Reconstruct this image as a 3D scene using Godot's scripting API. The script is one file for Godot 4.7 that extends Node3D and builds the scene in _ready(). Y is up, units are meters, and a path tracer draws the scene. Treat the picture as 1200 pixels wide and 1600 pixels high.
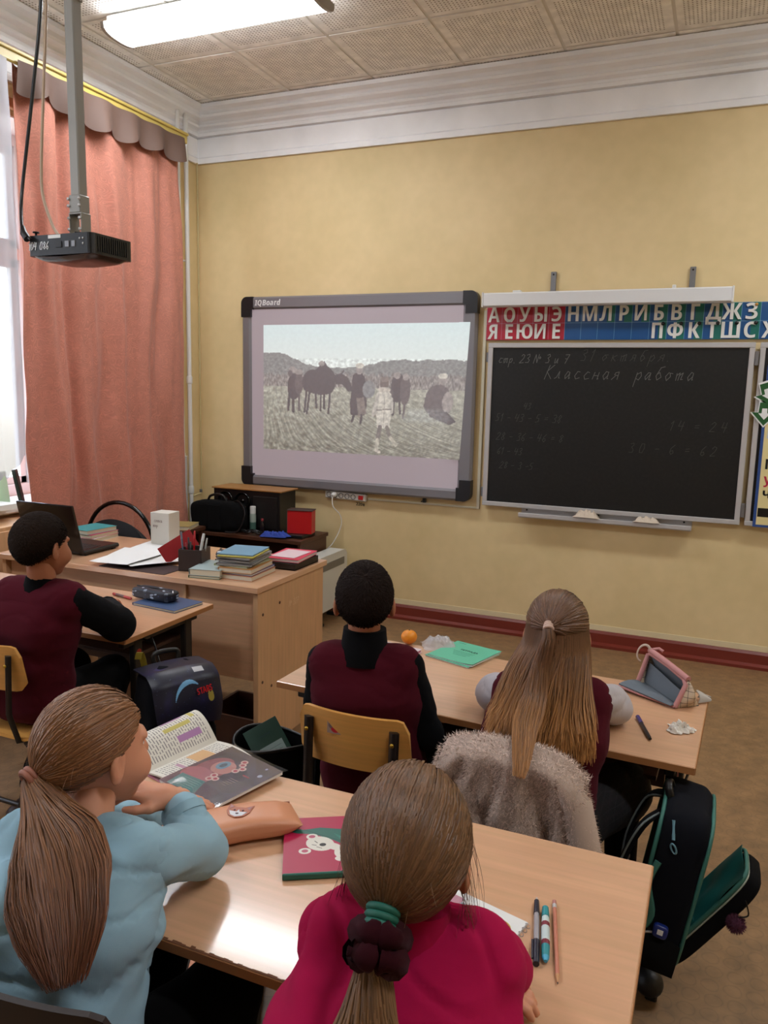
extends Node3D
# A classroom: five pupils at three desks, a teacher's desk, an interactive board with a film on it and a chalkboard.
# x runs along the front wall from the window wall, y up, z from the front wall towards the back of the room.

var mats := {}
var used := {}
var rng := RandomNumberGenerator.new()
const UP := Vector3.UP

# ------------------------------------------------------------------ mesh builder
class MB:
	var v := PackedVector3Array()
	var n := PackedVector3Array()
	var t := PackedVector2Array()
	var c := PackedColorArray()
	var ix := PackedInt32Array()
	var xf := Transform3D.IDENTITY
	var col := Color.WHITE

	func at(o: Vector3, b := Basis.IDENTITY) -> MB:
		xf = Transform3D(b, o)
		return self

	func vert(p: Vector3, nn: Vector3, uv := Vector2.ZERO) -> int:
		v.append(xf * p)
		n.append((xf.basis * nn).normalized())
		t.append(uv)
		c.append(col)
		return v.size() - 1

	func tri(a: int, b: int, d: int) -> void:
		var f := (v[b] - v[a]).cross(v[d] - v[a])
		if f.dot(n[a] + n[b] + n[d]) > 0.0:
			ix.append(a); ix.append(d); ix.append(b)
		else:
			ix.append(a); ix.append(b); ix.append(d)

	func poly(ps: Array, nn: Vector3, uvs := []) -> void:
		var s := v.size()
		for i in ps.size():
			vert(ps[i], nn, uvs[i] if i < uvs.size() else Vector2(ps[i].x, ps[i].z))
		for i in range(1, ps.size() - 1):
			tri(s, s + i, s + i + 1)

	# a,b,c,d run round the face; uv 0..1 from a (top left) to c (bottom right)
	func quad(a: Vector3, b: Vector3, cc: Vector3, d: Vector3, nn: Vector3) -> void:
		poly([a, b, cc, d], nn, [Vector2(0, 0), Vector2(1, 0), Vector2(1, 1), Vector2(0, 1)])

	# box with chamfered edges
	func box(o: Vector3, s: Vector3, e := 0.002) -> MB:
		var h := s / 2.0
		e = minf(e, minf(h.x, minf(h.y, h.z)) * 0.6)
		var k := [Vector3.RIGHT, Vector3.UP, Vector3.BACK]
		for ax in 3:
			var b := (ax + 1) % 3
			var d := (ax + 2) % 3
			for sg in [-1.0, 1.0]:
				var ps := []
				for q in [[-1, -1], [1, -1], [1, 1], [-1, 1]]:
					var p := Vector3.ZERO
					p[ax] = h[ax] * sg
					p[b] = (h[b] - e) * q[0]
					p[d] = (h[d] - e) * q[1]
					ps.append(o + p)
				poly(ps, k[ax] * sg, [Vector2(0, 0), Vector2(1, 0), Vector2(1, 1), Vector2(0, 1)])
			if e <= 0.0:
				continue
			for s1 in [-1.0, 1.0]:
				for s2 in [-1.0, 1.0]:
					var ps := []
					for q in [[-1, 0], [1, 0], [1, 1], [-1, 1]]:
						var p := Vector3.ZERO
						p[ax] = (h[ax] - e) * q[0]
						p[b] = (h[b] - (e if q[1] == 1 else 0.0)) * s1
						p[d] = (h[d] - (0.0 if q[1] == 1 else e)) * s2
						ps.append(o + p)
					poly(ps, (k[b] * s1 + k[d] * s2).normalized())
		if e > 0.0:
			for s1 in [-1.0, 1.0]:
				for s2 in [-1.0, 1.0]:
					for s3 in [-1.0, 1.0]:
						var g := Vector3(s1, s2, s3)
						poly([o + Vector3(h.x, h.y - e, h.z - e) * g, o + Vector3(h.x - e, h.y, h.z - e) * g, o + Vector3(h.x - e, h.y - e, h.z) * g], g.normalized())
		return self

	# swept tube; r is a number or an array of radii; flat scales the cross section sideways
	func tube(path: Array, r, sides := 10, caps := true, side := Vector3.ZERO, flat := 1.0) -> MB:
		var m := path.size()
		var first := v.size()
		var u := Vector3.ZERO
		for i in m:
			var tg: Vector3 = (path[mini(i + 1, m - 1)] - path[maxi(i - 1, 0)]).normalized()
			if i == 0:
				u = side if side != Vector3.ZERO else (Vector3.UP if absf(tg.y) < 0.9 else Vector3.RIGHT)
			u = (u - tg * u.dot(tg)).normalized()
			var w := tg.cross(u)
			var rr: float = r[i] if r is Array or r is PackedFloat32Array else r
			for j in sides:
				var a := TAU * j / sides
				var d := u * cos(a) + w * sin(a) * flat
				vert(path[i] + d * rr, u * cos(a) + w * sin(a) / maxf(flat, 0.05), Vector2(float(j) / sides, float(i) / (m - 1)))
			if i > 0:
				var b := first + i * sides
				for j in sides:
					var j2 := (j + 1) % sides
					tri(b - sides + j, b - sides + j2, b + j2)
					tri(b - sides + j, b + j2, b + j)
		if caps:
			for e in [0, m - 1]:
				var tg: Vector3 = (path[1] - path[0]).normalized() * -1.0 if e == 0 else (path[m - 1] - path[m - 2]).normalized()
				var ps := []
				for j in sides:
					ps.append(xf.affine_inverse() * v[first + e * sides + j])
				poly(ps, tg)
		return self

	# turned profile of [radius, height] points about y through o
	func lathe(pr: Array, o := Vector3.ZERO, segs := 20, sx := 1.0, sz := 1.0) -> MB:
		var first := v.size()
		var m := pr.size()
		for i in m:
			var a: Array = pr[maxi(i - 1, 0)]
			var b: Array = pr[mini(i + 1, m - 1)]
			var nr: float = b[1] - a[1]
			var ny: float = a[0] - b[0]
			for j in segs + 1:
				var g := TAU * j / segs
				vert(o + Vector3(pr[i][0] * cos(g) * sx, pr[i][1], pr[i][0] * sin(g) * sz), Vector3(nr * cos(g), ny, nr * sin(g)) if absf(nr) + absf(ny) > 1e-7 else Vector3.UP, Vector2(float(j) / segs, float(i) / (m - 1)))
			if i > 0:
				var q := first + i * (segs + 1)
				for j in segs:
					tri(q - segs - 1 + j, q - segs + j, q + j + 1)
					tri(q - segs - 1 + j, q + j + 1, q + j)
		return self

	func ball(o: Vector3, r: Vector3, segs := 16, rings := 10) -> MB:
		var pr := []
		for i in rings + 1:
			var a := PI * i / rings
			pr.append([maxf(sin(a), 0.0001), -cos(a)])
		var first := v.size()
		for i in rings + 1:
			for j in segs + 1:
				var g := TAU * j / segs
				var p := Vector3(pr[i][0] * cos(g), pr[i][1], pr[i][0] * sin(g))
				vert(o + p * r, p / r, Vector2(float(j) / segs, 1.0 - float(i) / rings))
			if i > 0:
				var q := first + i * (segs + 1)
				for j in segs:
					tri(q - segs - 1 + j, q - segs + j, q + j + 1)
					tri(q - segs - 1 + j, q + j + 1, q + j)
		return self

	# flat outline (x,y) pushed out from z0 to z1
	func prism(pts: PackedVector2Array, z0: float, z1: float) -> MB:
		if not Geometry2D.is_polygon_clockwise(pts):
			pts = pts.duplicate()
			pts.reverse()
		var idx := Geometry2D.triangulate_polygon(pts)
		var lo := pts[0]
		var hi := pts[0]
		for p in pts:
			lo = lo.min(p)
			hi = hi.max(p)
		for e in [[z0, Vector3.FORWARD], [z1, Vector3.BACK]]:
			var s := v.size()
			for p in pts:
				vert(Vector3(p.x, p.y, e[0]), e[1] if z1 > z0 else -e[1], Vector2((p.x - lo.x) / (hi.x - lo.x), (hi.y - p.y) / (hi.y - lo.y)))
			for i in range(0, idx.size(), 3):
				tri(s + idx[i], s + idx[i + 1], s + idx[i + 2])
		for i in pts.size():
			var a := pts[i]
			var b := pts[(i + 1) % pts.size()]
			var d := b - a
			poly([Vector3(a.x, a.y, z0), Vector3(b.x, b.y, z0), Vector3(b.x, b.y, z1), Vector3(a.x, a.y, z1)], Vector3(-d.y, d.x, 0).normalized())
		return self

	# a surface of (nu+1)*(nv+1) points f(u,v); with th > 0 it has a back and edges
	func sheet(nu: int, nv: int, f: Callable, th := 0.0, wrap := false) -> MB:
		var g := []
		for i in nu + 1:
			for j in nv + 1:
				g.append(f.call(float(i) / nu, float(j) / nv))
		var nn := []
		for i in nu + 1:
			for j in nv + 1:
				var i0 := maxi(i - 1, 0)
				var i1 := mini(i + 1, nu)
				if wrap and (i == 0 or i == nu):
					i0 = nu - 1
					i1 = 1
				var du: Vector3 = g[i1 * (nv + 1) + j] - g[i0 * (nv + 1) + j]
				var dv: Vector3 = g[i * (nv + 1) + mini(j + 1, nv)] - g[i * (nv + 1) + maxi(j - 1, 0)]
				nn.append(du.cross(dv).normalized())
		var sides := [0.0] if th <= 0.0 else [0.0, th]
		var starts := []
		for k in sides.size():
			var s := v.size()
			starts.append(s)
			for i in nu + 1:
				for j in nv + 1:
					var q := i * (nv + 1) + j
					vert(g[q] - nn[q] * sides[k], nn[q] if k == 0 else -nn[q], Vector2(float(i) / nu, float(j) / nv))
			for i in nu:
				for j in nv:
					var a := s + i * (nv + 1) + j
					tri(a, a + 1, a + nv + 2)
					tri(a, a + nv + 2, a + nv + 1)
		if th > 0.0:
			var rim := []
			for i in nu + 1: rim.append([i, 0])
			for j in range(1, nv + 1): rim.append([nu, j])
			for i in range(nu - 1, -1, -1): rim.append([i, nv])
			for j in range(nv - 1, 0, -1): rim.append([0, j])
			for k in rim.size():
				var a: int = rim[k][0] * (nv + 1) + rim[k][1]
				var r2: Array = rim[(k + 1) % rim.size()]
				var b: int = r2[0] * (nv + 1) + r2[1]
				var out: Vector3 = (g[b] - g[a]).cross(nn[a])
				var ctr: Vector3 = g[(nu / 2) * (nv + 1) + nv / 2]
				if out.dot(g[a] - ctr) < 0.0:
					out = -out
				poly([g[a], g[b], g[b] - nn[b] * th, g[a] - nn[a] * th], out.normalized())
		return self

	# a picture facing +z, o is its middle
	func quad_part(o: Vector3, w: float, h: float) -> MB:
		quad(o + Vector3(-w, h, 0) / 2, o + Vector3(w, h, 0) / 2, o + Vector3(w, -h, 0) / 2, o + Vector3(-w, -h, 0) / 2, Vector3.BACK)
		return self

	func mesh() -> ArrayMesh:
		var a := []
		a.resize(Mesh.ARRAY_MAX)
		a[Mesh.ARRAY_VERTEX] = v
		a[Mesh.ARRAY_NORMAL] = n
		a[Mesh.ARRAY_TEX_UV] = t
		a[Mesh.ARRAY_COLOR] = c
		a[Mesh.ARRAY_INDEX] = ix
		var m := ArrayMesh.new()
		m.add_surface_from_arrays(Mesh.PRIMITIVE_TRIANGLES, a)
		return m

# rounds off a path of points (Catmull-Rom)
static func smooth(ps: Array, n := 5) -> Array:
	var out := []
	for i in ps.size() - 1:
		var a: Vector3 = ps[maxi(i - 1, 0)]
		var b: Vector3 = ps[i]
		var c: Vector3 = ps[i + 1]
		var d: Vector3 = ps[mini(i + 2, ps.size() - 1)]
		for k in n:
			out.append(b.cubic_interpolate(c, a, d, float(k) / n))
	out.append(ps[ps.size() - 1])
	return out

# ------------------------------------------------------------------ picture painter
class Paint:
	var im: Image
	var w: int
	var h: int
	func _init(ww: int, hh: int, c: Color) -> void:
		w = ww
		h = hh
		im = Image.create_empty(w, h, false, Image.FORMAT_RGBA8)
		im.fill(c)
	func px(x: int, y: int, c: Color) -> void:
		if x >= 0 and y >= 0 and x < w and y < h:
			im.set_pixel(x, y, im.get_pixel(x, y).lerp(Color(c.r, c.g, c.b), c.a) if c.a < 1.0 else c)
	func oval(cx: float, cy: float, rx: float, ry: float, c: Color, turn := 0.0) -> Paint:
		var rm := maxf(rx, ry)
		var ct := cos(turn)
		var st := sin(turn)
		for y in range(int(cy - rm), int(cy + rm) + 2):
			for x in range(int(cx - rm), int(cx + rm) + 2):
				var dx := x - cx
				var dy := y - cy
				var a := (dx * ct + dy * st) / rx
				var b := (dy * ct - dx * st) / ry
				if a * a + b * b <= 1.0:
					px(x, y, c)
		return self
	func poly(ps: Array, c: Color) -> Paint:
		var y0 := 1e9
		var y1 := -1e9
		for p in ps:
			y0 = minf(y0, p[1])
			y1 = maxf(y1, p[1])
		for y in range(maxi(0, int(y0)), mini(h - 1, int(y1)) + 1):
			var xs := []
			var yy := y + 0.5
			for i in ps.size():
				var a: Array = ps[i]
				var b: Array = ps[(i + 1) % ps.size()]
				if (a[1] <= yy) != (b[1] <= yy):
					xs.append(a[0] + (yy - a[1]) / (b[1] - a[1]) * (b[0] - a[0]))
			xs.sort()
			for k in range(0, xs.size() - 1, 2):
				for x in range(maxi(0, int(xs[k] + 0.5)), mini(w - 1, int(xs[k + 1] - 0.5)) + 1):
					px(x, y, c)
		return self
	func line(x0: float, y0: float, x1: float, y1: float, wd: float, c: Color) -> Paint:
		var steps := int(maxf(absf(x1 - x0), absf(y1 - y0))) + 1
		for i in steps + 1:
			var f := float(i) / steps
			var x := lerpf(x0, x1, f)
			var y := lerpf(y0, y1, f)
			if wd <= 1.2:
				px(int(x), int(y), c)
			else:
				oval(x, y, wd / 2, wd / 2, c)
		return self
	func rect(x: int, y: int, ww: int, hh: int, c: Color) -> Paint:
		for yy in range(y, y + hh):
			for xx in range(x, x + ww):
				px(xx, yy, c)
		return self
	func tex() -> ImageTexture:
		return ImageTexture.create_from_image(im)

# ------------------------------------------------------------------ nodes, metas, materials
func numbered(called: String) -> String:
	used[called] = used.get(called, -1) + 1
	return called if used[called] == 0 else "%s_%03d" % [called, used[called]]

func tag(o: Node, label: String, category: String, group := "") -> Node:
	o.set_meta("label", label)
	o.set_meta("category", category)
	if group:
		o.set_meta("group", group)
	return o

func thing(called: String, label: String, category: String, where := Vector3.ZERO, turn := 0.0, group := "") -> Node3D:
	var o := Node3D.new()
	o.name = numbered(called)
	add_child(o)
	o.position = where
	o.rotation.y = turn
	tag(o, label, category, group)
	return o

func part(called: String, mb, m: Material, parent: Node, label := "") -> MeshInstance3D:
	var o := MeshInstance3D.new()
	o.mesh = mb.mesh() if mb is MB else mb
	o.material_override = m
	if parent == self:
		o.name = numbered(called)
	else:
		o.name = called
	parent.add_child(o, true)
	if label:
		o.set_meta("label", label)
	return o

func solo(called: String, mb, m: Material, label: String, category: String, group := "") -> MeshInstance3D:
	var o := part(called, mb, m, self)
	tag(o, label, category, group)
	return o

func struct(called: String, mb, m: Material, parent: Node = null) -> MeshInstance3D:
	var o := part(called, mb, m, self if parent == null else parent)
	if parent == null:
		o.set_meta("kind", "structure")
	return o

func mat(key: String, c: Color, rough := 0.7, extra := {}) -> StandardMaterial3D:
	if mats.has(key):
		return mats[key]
	var m := StandardMaterial3D.new()
	m.resource_name = key
	m.albedo_color = c
	m.roughness = rough
	for k in extra:
		m.set(k, extra[k])
	mats[key] = m
	return m

func tri_tex(key: String, tex: Texture2D, rough: float, scale: Vector3, extra := {}) -> StandardMaterial3D:
	var e := {"albedo_texture": tex, "uv1_triplanar": true, "uv1_scale": scale}
	e.merge(extra, true)
	return mat(key, Color.WHITE, rough, e)

func pic(key: String, tex: Texture2D, rough := 0.6, extra := {}) -> StandardMaterial3D:
	var e := {"albedo_texture": tex, "texture_repeat": false}
	e.merge(extra, true)
	return mat(key, Color.WHITE, rough, e)

func cloth(key: String, c: Color, rim := 0.3) -> StandardMaterial3D:
	return mat(key, c, 0.95, {"rim_enabled": true, "rim": rim, "rim_tint": 0.7, "metallic_specular": 0.25, "heightmap_enabled": true, "heightmap_texture": tx("weave"), "heightmap_scale": 0.008, "uv1_triplanar": true, "uv1_scale": Vector3.ONE * 40.0})

func plastic(key: String, c: Color, rough := 0.4) -> StandardMaterial3D:
	return mat(key, c, rough)

var texs := {}
func tx(key: String) -> Texture2D:
	return texs[key]

func noise(sd: int, freq: float, oct := 3) -> FastNoiseLite:
	var f := FastNoiseLite.new()
	f.seed = sd
	f.frequency = freq
	f.noise_type = FastNoiseLite.TYPE_SIMPLEX_SMOOTH
	f.fractal_octaves = oct
	return f

# picture of size s from f(x,y)->Color; repeats are hidden by the callers' scale
func field_tex(w: int, h: int, f: Callable) -> ImageTexture:
	var im := Image.create_empty(w, h, false, Image.FORMAT_RGB8)
	for y in h:
		for x in w:
			im.set_pixel(x, y, f.call(x, y))
	return ImageTexture.create_from_image(im)

func ngrid(sd: int, freq: float, w: int, h: int, oct := 3) -> PackedByteArray:
	var im := noise(sd, freq, oct).get_seamless_image(w, h)
	im.convert(Image.FORMAT_L8)
	return im.get_data()

func make_textures() -> void:
	# beech laminate: long streaks
	for kind in ["wood_x", "wood_y", "wood_yellow", "wood_dark"]:
		var a := ngrid(3, 0.02, 64, 512, 4)
		var b := ngrid(9, 0.012, 256, 256, 3)
		var base: Color = {"wood_x": Color(0.80, 0.62, 0.48), "wood_y": Color(0.78, 0.61, 0.45), "wood_yellow": Color(0.83, 0.60, 0.31), "wood_dark": Color(0.30, 0.17, 0.10)}[kind]
		var im := Image.create_empty(512, 512, false, Image.FORMAT_RGB8)
		for y in 512:
			for x in 512:
				var g1 := a[((y * 3) % 512) * 64 + ((x / 8) % 64)] / 255.0
				var g2 := b[(y % 256) * 256 + ((x / 2) % 256)] / 255.0
				var k := 1.0 + (g1 - 0.5) * 0.07 + (g2 - 0.5) * 0.06
				var c := Color(base.r * k, base.g * k * (1.0 - (g1 - 0.5) * 0.03), base.b * k)
				if kind == "wood_y":
					im.set_pixel(y, x, c)
				else:
					im.set_pixel(x, y, c)
		texs[kind] = ImageTexture.create_from_image(im)
	# woven cloth relief
	texs["weave"] = field_tex(128, 128, func(x, y): var q := 0.5 + 0.25 * sin(x * TAU / 8.0) + 0.25 * sin(y * TAU / 8.0 + PI * (int(x / 8.0) % 2)); return Color(q, q, q))
	# painted plaster: blotches of repainting and faint roller tracks
	var p1 := ngrid(21, 0.006, 512, 512, 4)
	var p2 := ngrid(22, 0.05, 512, 512, 2)
	texs["plaster"] = field_tex(512, 512, func(x, y): var k: float = 1.0 + (p1[y * 512 + x] / 255.0 - 0.5) * 0.07 + (p2[y * 512 + x] / 255.0 - 0.5) * 0.03; return Color(0.855 * k, 0.765 * k, 0.575 * (1.5 * k - 0.5)))
	texs["white_plaster"] = field_tex(256, 256, func(x, y): var k: float = 1.0 + (p1[y * 1024 + x * 2] / 255.0 - 0.5) * 0.08; return Color(0.94 * k, 0.94 * k, 0.945 * k))
	# perforated fibreboard: rows of drilled holes inside a plain margin, blotched
	var pb := ngrid(31, 0.01, 512, 512, 3)
	texs["perforated"] = field_tex(512, 512, func(x, y):
		var k: float = 1.0 + (pb[y * 512 + x] / 255.0 - 0.5) * 0.12
		var cx: float = fposmod(x, 18.0) - 9.0
		var cy: float = fposmod(y, 18.0) - 9.0
		if x > 30 and x < 482 and y > 30 and y < 482 and cx * cx + cy * cy < 16.0:
			return Color(0.52, 0.47, 0.42)
		return Color(0.95 * k, 0.935 * k, 0.91 * k))
	# linoleum: brown with a small printed scroll pattern and scuffs
	var l1 := ngrid(41, 0.02, 512, 512, 4)
	texs["lino"] = field_tex(512, 512, func(x, y):
		var k: float = 1.0 + (l1[y * 512 + x] / 255.0 - 0.5) * 0.25
		var u: float = fposmod(x + 3.0 * sin(y * 0.1), 32.0) - 16.0
		var w: float = fposmod(y, 32.0) - 16.0
		var r := sqrt(u * u + w * w)
		if absf(r - 12.5) < 1.2:
			k *= 0.93
		return Color(0.52 * k, 0.40 * k, 0.275 * k))
	# curtain damask: tone-on-tone swirls
	var d1 := ngrid(51, 0.012, 512, 512, 2)
	var d2 := ngrid(52, 0.02, 512, 512, 3)
	texs["damask"] = field_tex(512, 512, func(x, y):
		var q: float = d1[y * 512 + x] / 255.0
		var k := 1.0 + (0.09 if fposmod(q * 9.0, 1.0) < 0.32 else 0.0) + (d2[y * 512 + x] / 255.0 - 0.5) * 0.10
		return Color(0.73 * k, 0.475 * k, 0.40 * k))
	texs["fine"] = field_tex(256, 256, func(x, y): var k: float = p2[y * 1024 + x * 2] / 255.0; return Color(k, k, k))

func make_materials() -> void:
	tri_tex("wood_x", tx("wood_x"), 0.30, Vector3(0.9, 1.6, 1.6), {"clearcoat_enabled": true, "clearcoat": 0.6, "clearcoat_roughness": 0.12})
	tri_tex("wood_y", tx("wood_y"), 0.42, Vector3(1.6, 0.9, 1.6))
	tri_tex("wood_front", tx("wood_x"), 0.45, Vector3(0.9, 1.6, 1.6))
	tri_tex("ply", tx("wood_yellow"), 0.35, Vector3(1.2, 2.4, 2.4), {"clearcoat_enabled": true, "clearcoat": 0.4, "clearcoat_roughness": 0.2})
	tri_tex("wood_dark", tx("wood_dark"), 0.5, Vector3(1.2, 2.0, 2.0))
	tri_tex("wall", tx("plaster"), 0.62, Vector3.ONE * 0.35, {"uv1_world_triplanar": true})
	tri_tex("white_wall", tx("white_plaster"), 0.6, Vector3.ONE * 0.6, {"uv1_world_triplanar": true})
	tri_tex("lino", tx("lino"), 0.42, Vector3.ONE * 1.1, {"uv1_world_triplanar": true})
	mat("ceiling_panel", Color.WHITE, 0.85, {"albedo_texture": tx("perforated")})
	mat("slab", Color(0.88, 0.86, 0.83), 0.8)
	tri_tex("curtain", tx("damask"), 0.75, Vector3.ONE * 1.3, {"backlight_enabled": true, "backlight": Color(0.55, 0.33, 0.27), "rim_enabled": true, "rim": 0.25, "rim_tint": 0.6})
	mat("valance", Color(0.39, 0.30, 0.26), 0.7, {"rim_enabled": true, "rim": 0.2, "rim_tint": 0.6})
	mat("sheer", Color(0.72, 0.72, 0.75, 0.80), 0.9, {"transparency": BaseMaterial3D.TRANSPARENCY_ALPHA, "backlight_enabled": true, "backlight": Color(0.30, 0.30, 0.31)})
	mat("glass", Color(0.95, 0.97, 0.97, 0.06), 0.02, {"transparency": BaseMaterial3D.TRANSPARENCY_ALPHA})
	mat("clear_film", Color(0.97, 0.97, 0.97, 0.02), 0.06, {"metallic_specular": 0.3, "transparency": BaseMaterial3D.TRANSPARENCY_ALPHA})
	mat("white_paint", Color(0.86, 0.86, 0.85), 0.35)
	mat("window_frame", Color(0.88, 0.88, 0.88), 0.35)
	mat("skirting", Color(0.44, 0.165, 0.125), 0.32)
	mat("black_metal", Color(0.075, 0.07, 0.07), 0.42)
	mat("brown_metal", Color(0.115, 0.085, 0.075), 0.4)
	mat("black_plastic", Color(0.045, 0.045, 0.05), 0.38)
	mat("black_gloss", Color(0.03, 0.03, 0.032), 0.16)
	mat("grey_metal", Color(0.52, 0.52, 0.53), 0.42, {"metallic": 0.75})
	mat("alu", Color(0.74, 0.73, 0.73), 0.38, {"metallic": 0.25})
	mat("board_grey", Color(0.50, 0.49, 0.51), 0.34, {"metallic": 0.2})
	mat("paper", Color(0.87, 0.87, 0.86), 0.8)
	mat("white_print", Color(0.88, 0.88, 0.88), 0.7)
	mat("chalk", Color(0.42, 0.42, 0.41), 0.95)
	mat("chalk_faint", Color(0.30, 0.30, 0.29), 0.95)
	mat("skin", Color(0.80, 0.56, 0.44), 0.55, {"subsurf_scatter_enabled": true, "subsurf_scatter_strength": 0.08})
	mat("skin_tan", Color(0.66, 0.42, 0.30), 0.55, {"subsurf_scatter_enabled": true, "subsurf_scatter_strength": 0.08})
	mat("eye_white", Color(0.9, 0.88, 0.85), 0.15)
	mat("eye_dark", Color(0.10, 0.06, 0.04), 0.1)
	mat("lip", Color(0.68, 0.38, 0.33), 0.45)

# ------------------------------------------------------------------ the scene
func _ready() -> void:
	rng.seed = 7
	# camera
	var cam := Camera3D.new()
	cam.name = "camera"
	cam.fov = 2.0 * rad_to_deg(atan(800.0 / 1233.76))
	cam.near = 0.05
	cam.far = 200.0
	cam.transform = Transform3D(Basis(Vector3(0.92028517, 0.02182051, -0.39063931), Vector3(-0.07964631, 0.98798496, -0.13244693), Vector3(0.38305571, 0.15300192, 0.91096583)), Vector3(3.62255, 1.57877, 5.0))
	add_child(cam)
	cam.current = true
	# sky: a bright overcast day outside the windows
	var we := WorldEnvironment.new()
	we.name = "environment"
	var env := Environment.new()
	env.tonemap_mode = Environment.TONE_MAPPER_LINEAR
	env.tonemap_exposure = 1.03
	env.background_mode = Environment.BG_SKY
	env.sdfgi_enabled = true
	env.ssao_enabled = true
	env.ssil_enabled = true
	var sm := ProceduralSkyMaterial.new()
	sm.sky_top_color = Color(0.80, 0.86, 0.95)
	sm.sky_horizon_color = Color(0.95, 0.96, 0.97)
	sm.ground_horizon_color = Color(0.75, 0.75, 0.72)
	sm.ground_bottom_color = Color(0.45, 0.45, 0.42)
	sm.sky_energy_multiplier = 1.0
	sm.energy_multiplier = 14.0
	var sky := Sky.new()
	sky.sky_material = sm
	env.sky = sky
	we.environment = env
	add_child(we)

	make_textures()
	make_materials()
	build_room()
	build_windows()
	build_curtains()
	build_pipes()
	build_ceiling_lamps()
	build_boards()
	build_projector()
	build_teacher_corner()
	build_desks()
	build_chairs()
	build_bags()
	build_desk_things()
	build_people()

# ------------------------------------------------------------------ room shell
const RX := 6.2
const RZ := 8.2
const CH := 3.52
const WINS := [[0.80, 2.52], [3.25, 4.97], [5.70, 7.42]]
const SILL := 0.90
const HEAD := 2.98

func bx(x0: float, x1: float, y0: float, y1: float, z0: float, z1: float, e := 0.0) -> MB:
	return MB.new().box(Vector3(x0 + x1, y0 + y1, z0 + z1) / 2.0, Vector3(x1 - x0, y1 - y0, z1 - z0), e)

func addbx(m: MB, x0: float, x1: float, y0: float, y1: float, z0: float, z1: float, e := 0.0) -> void:
	m.box(Vector3(x0 + x1, y0 + y1, z0 + z1) / 2.0, Vector3(x1 - x0, y1 - y0, z1 - z0), e)

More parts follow.
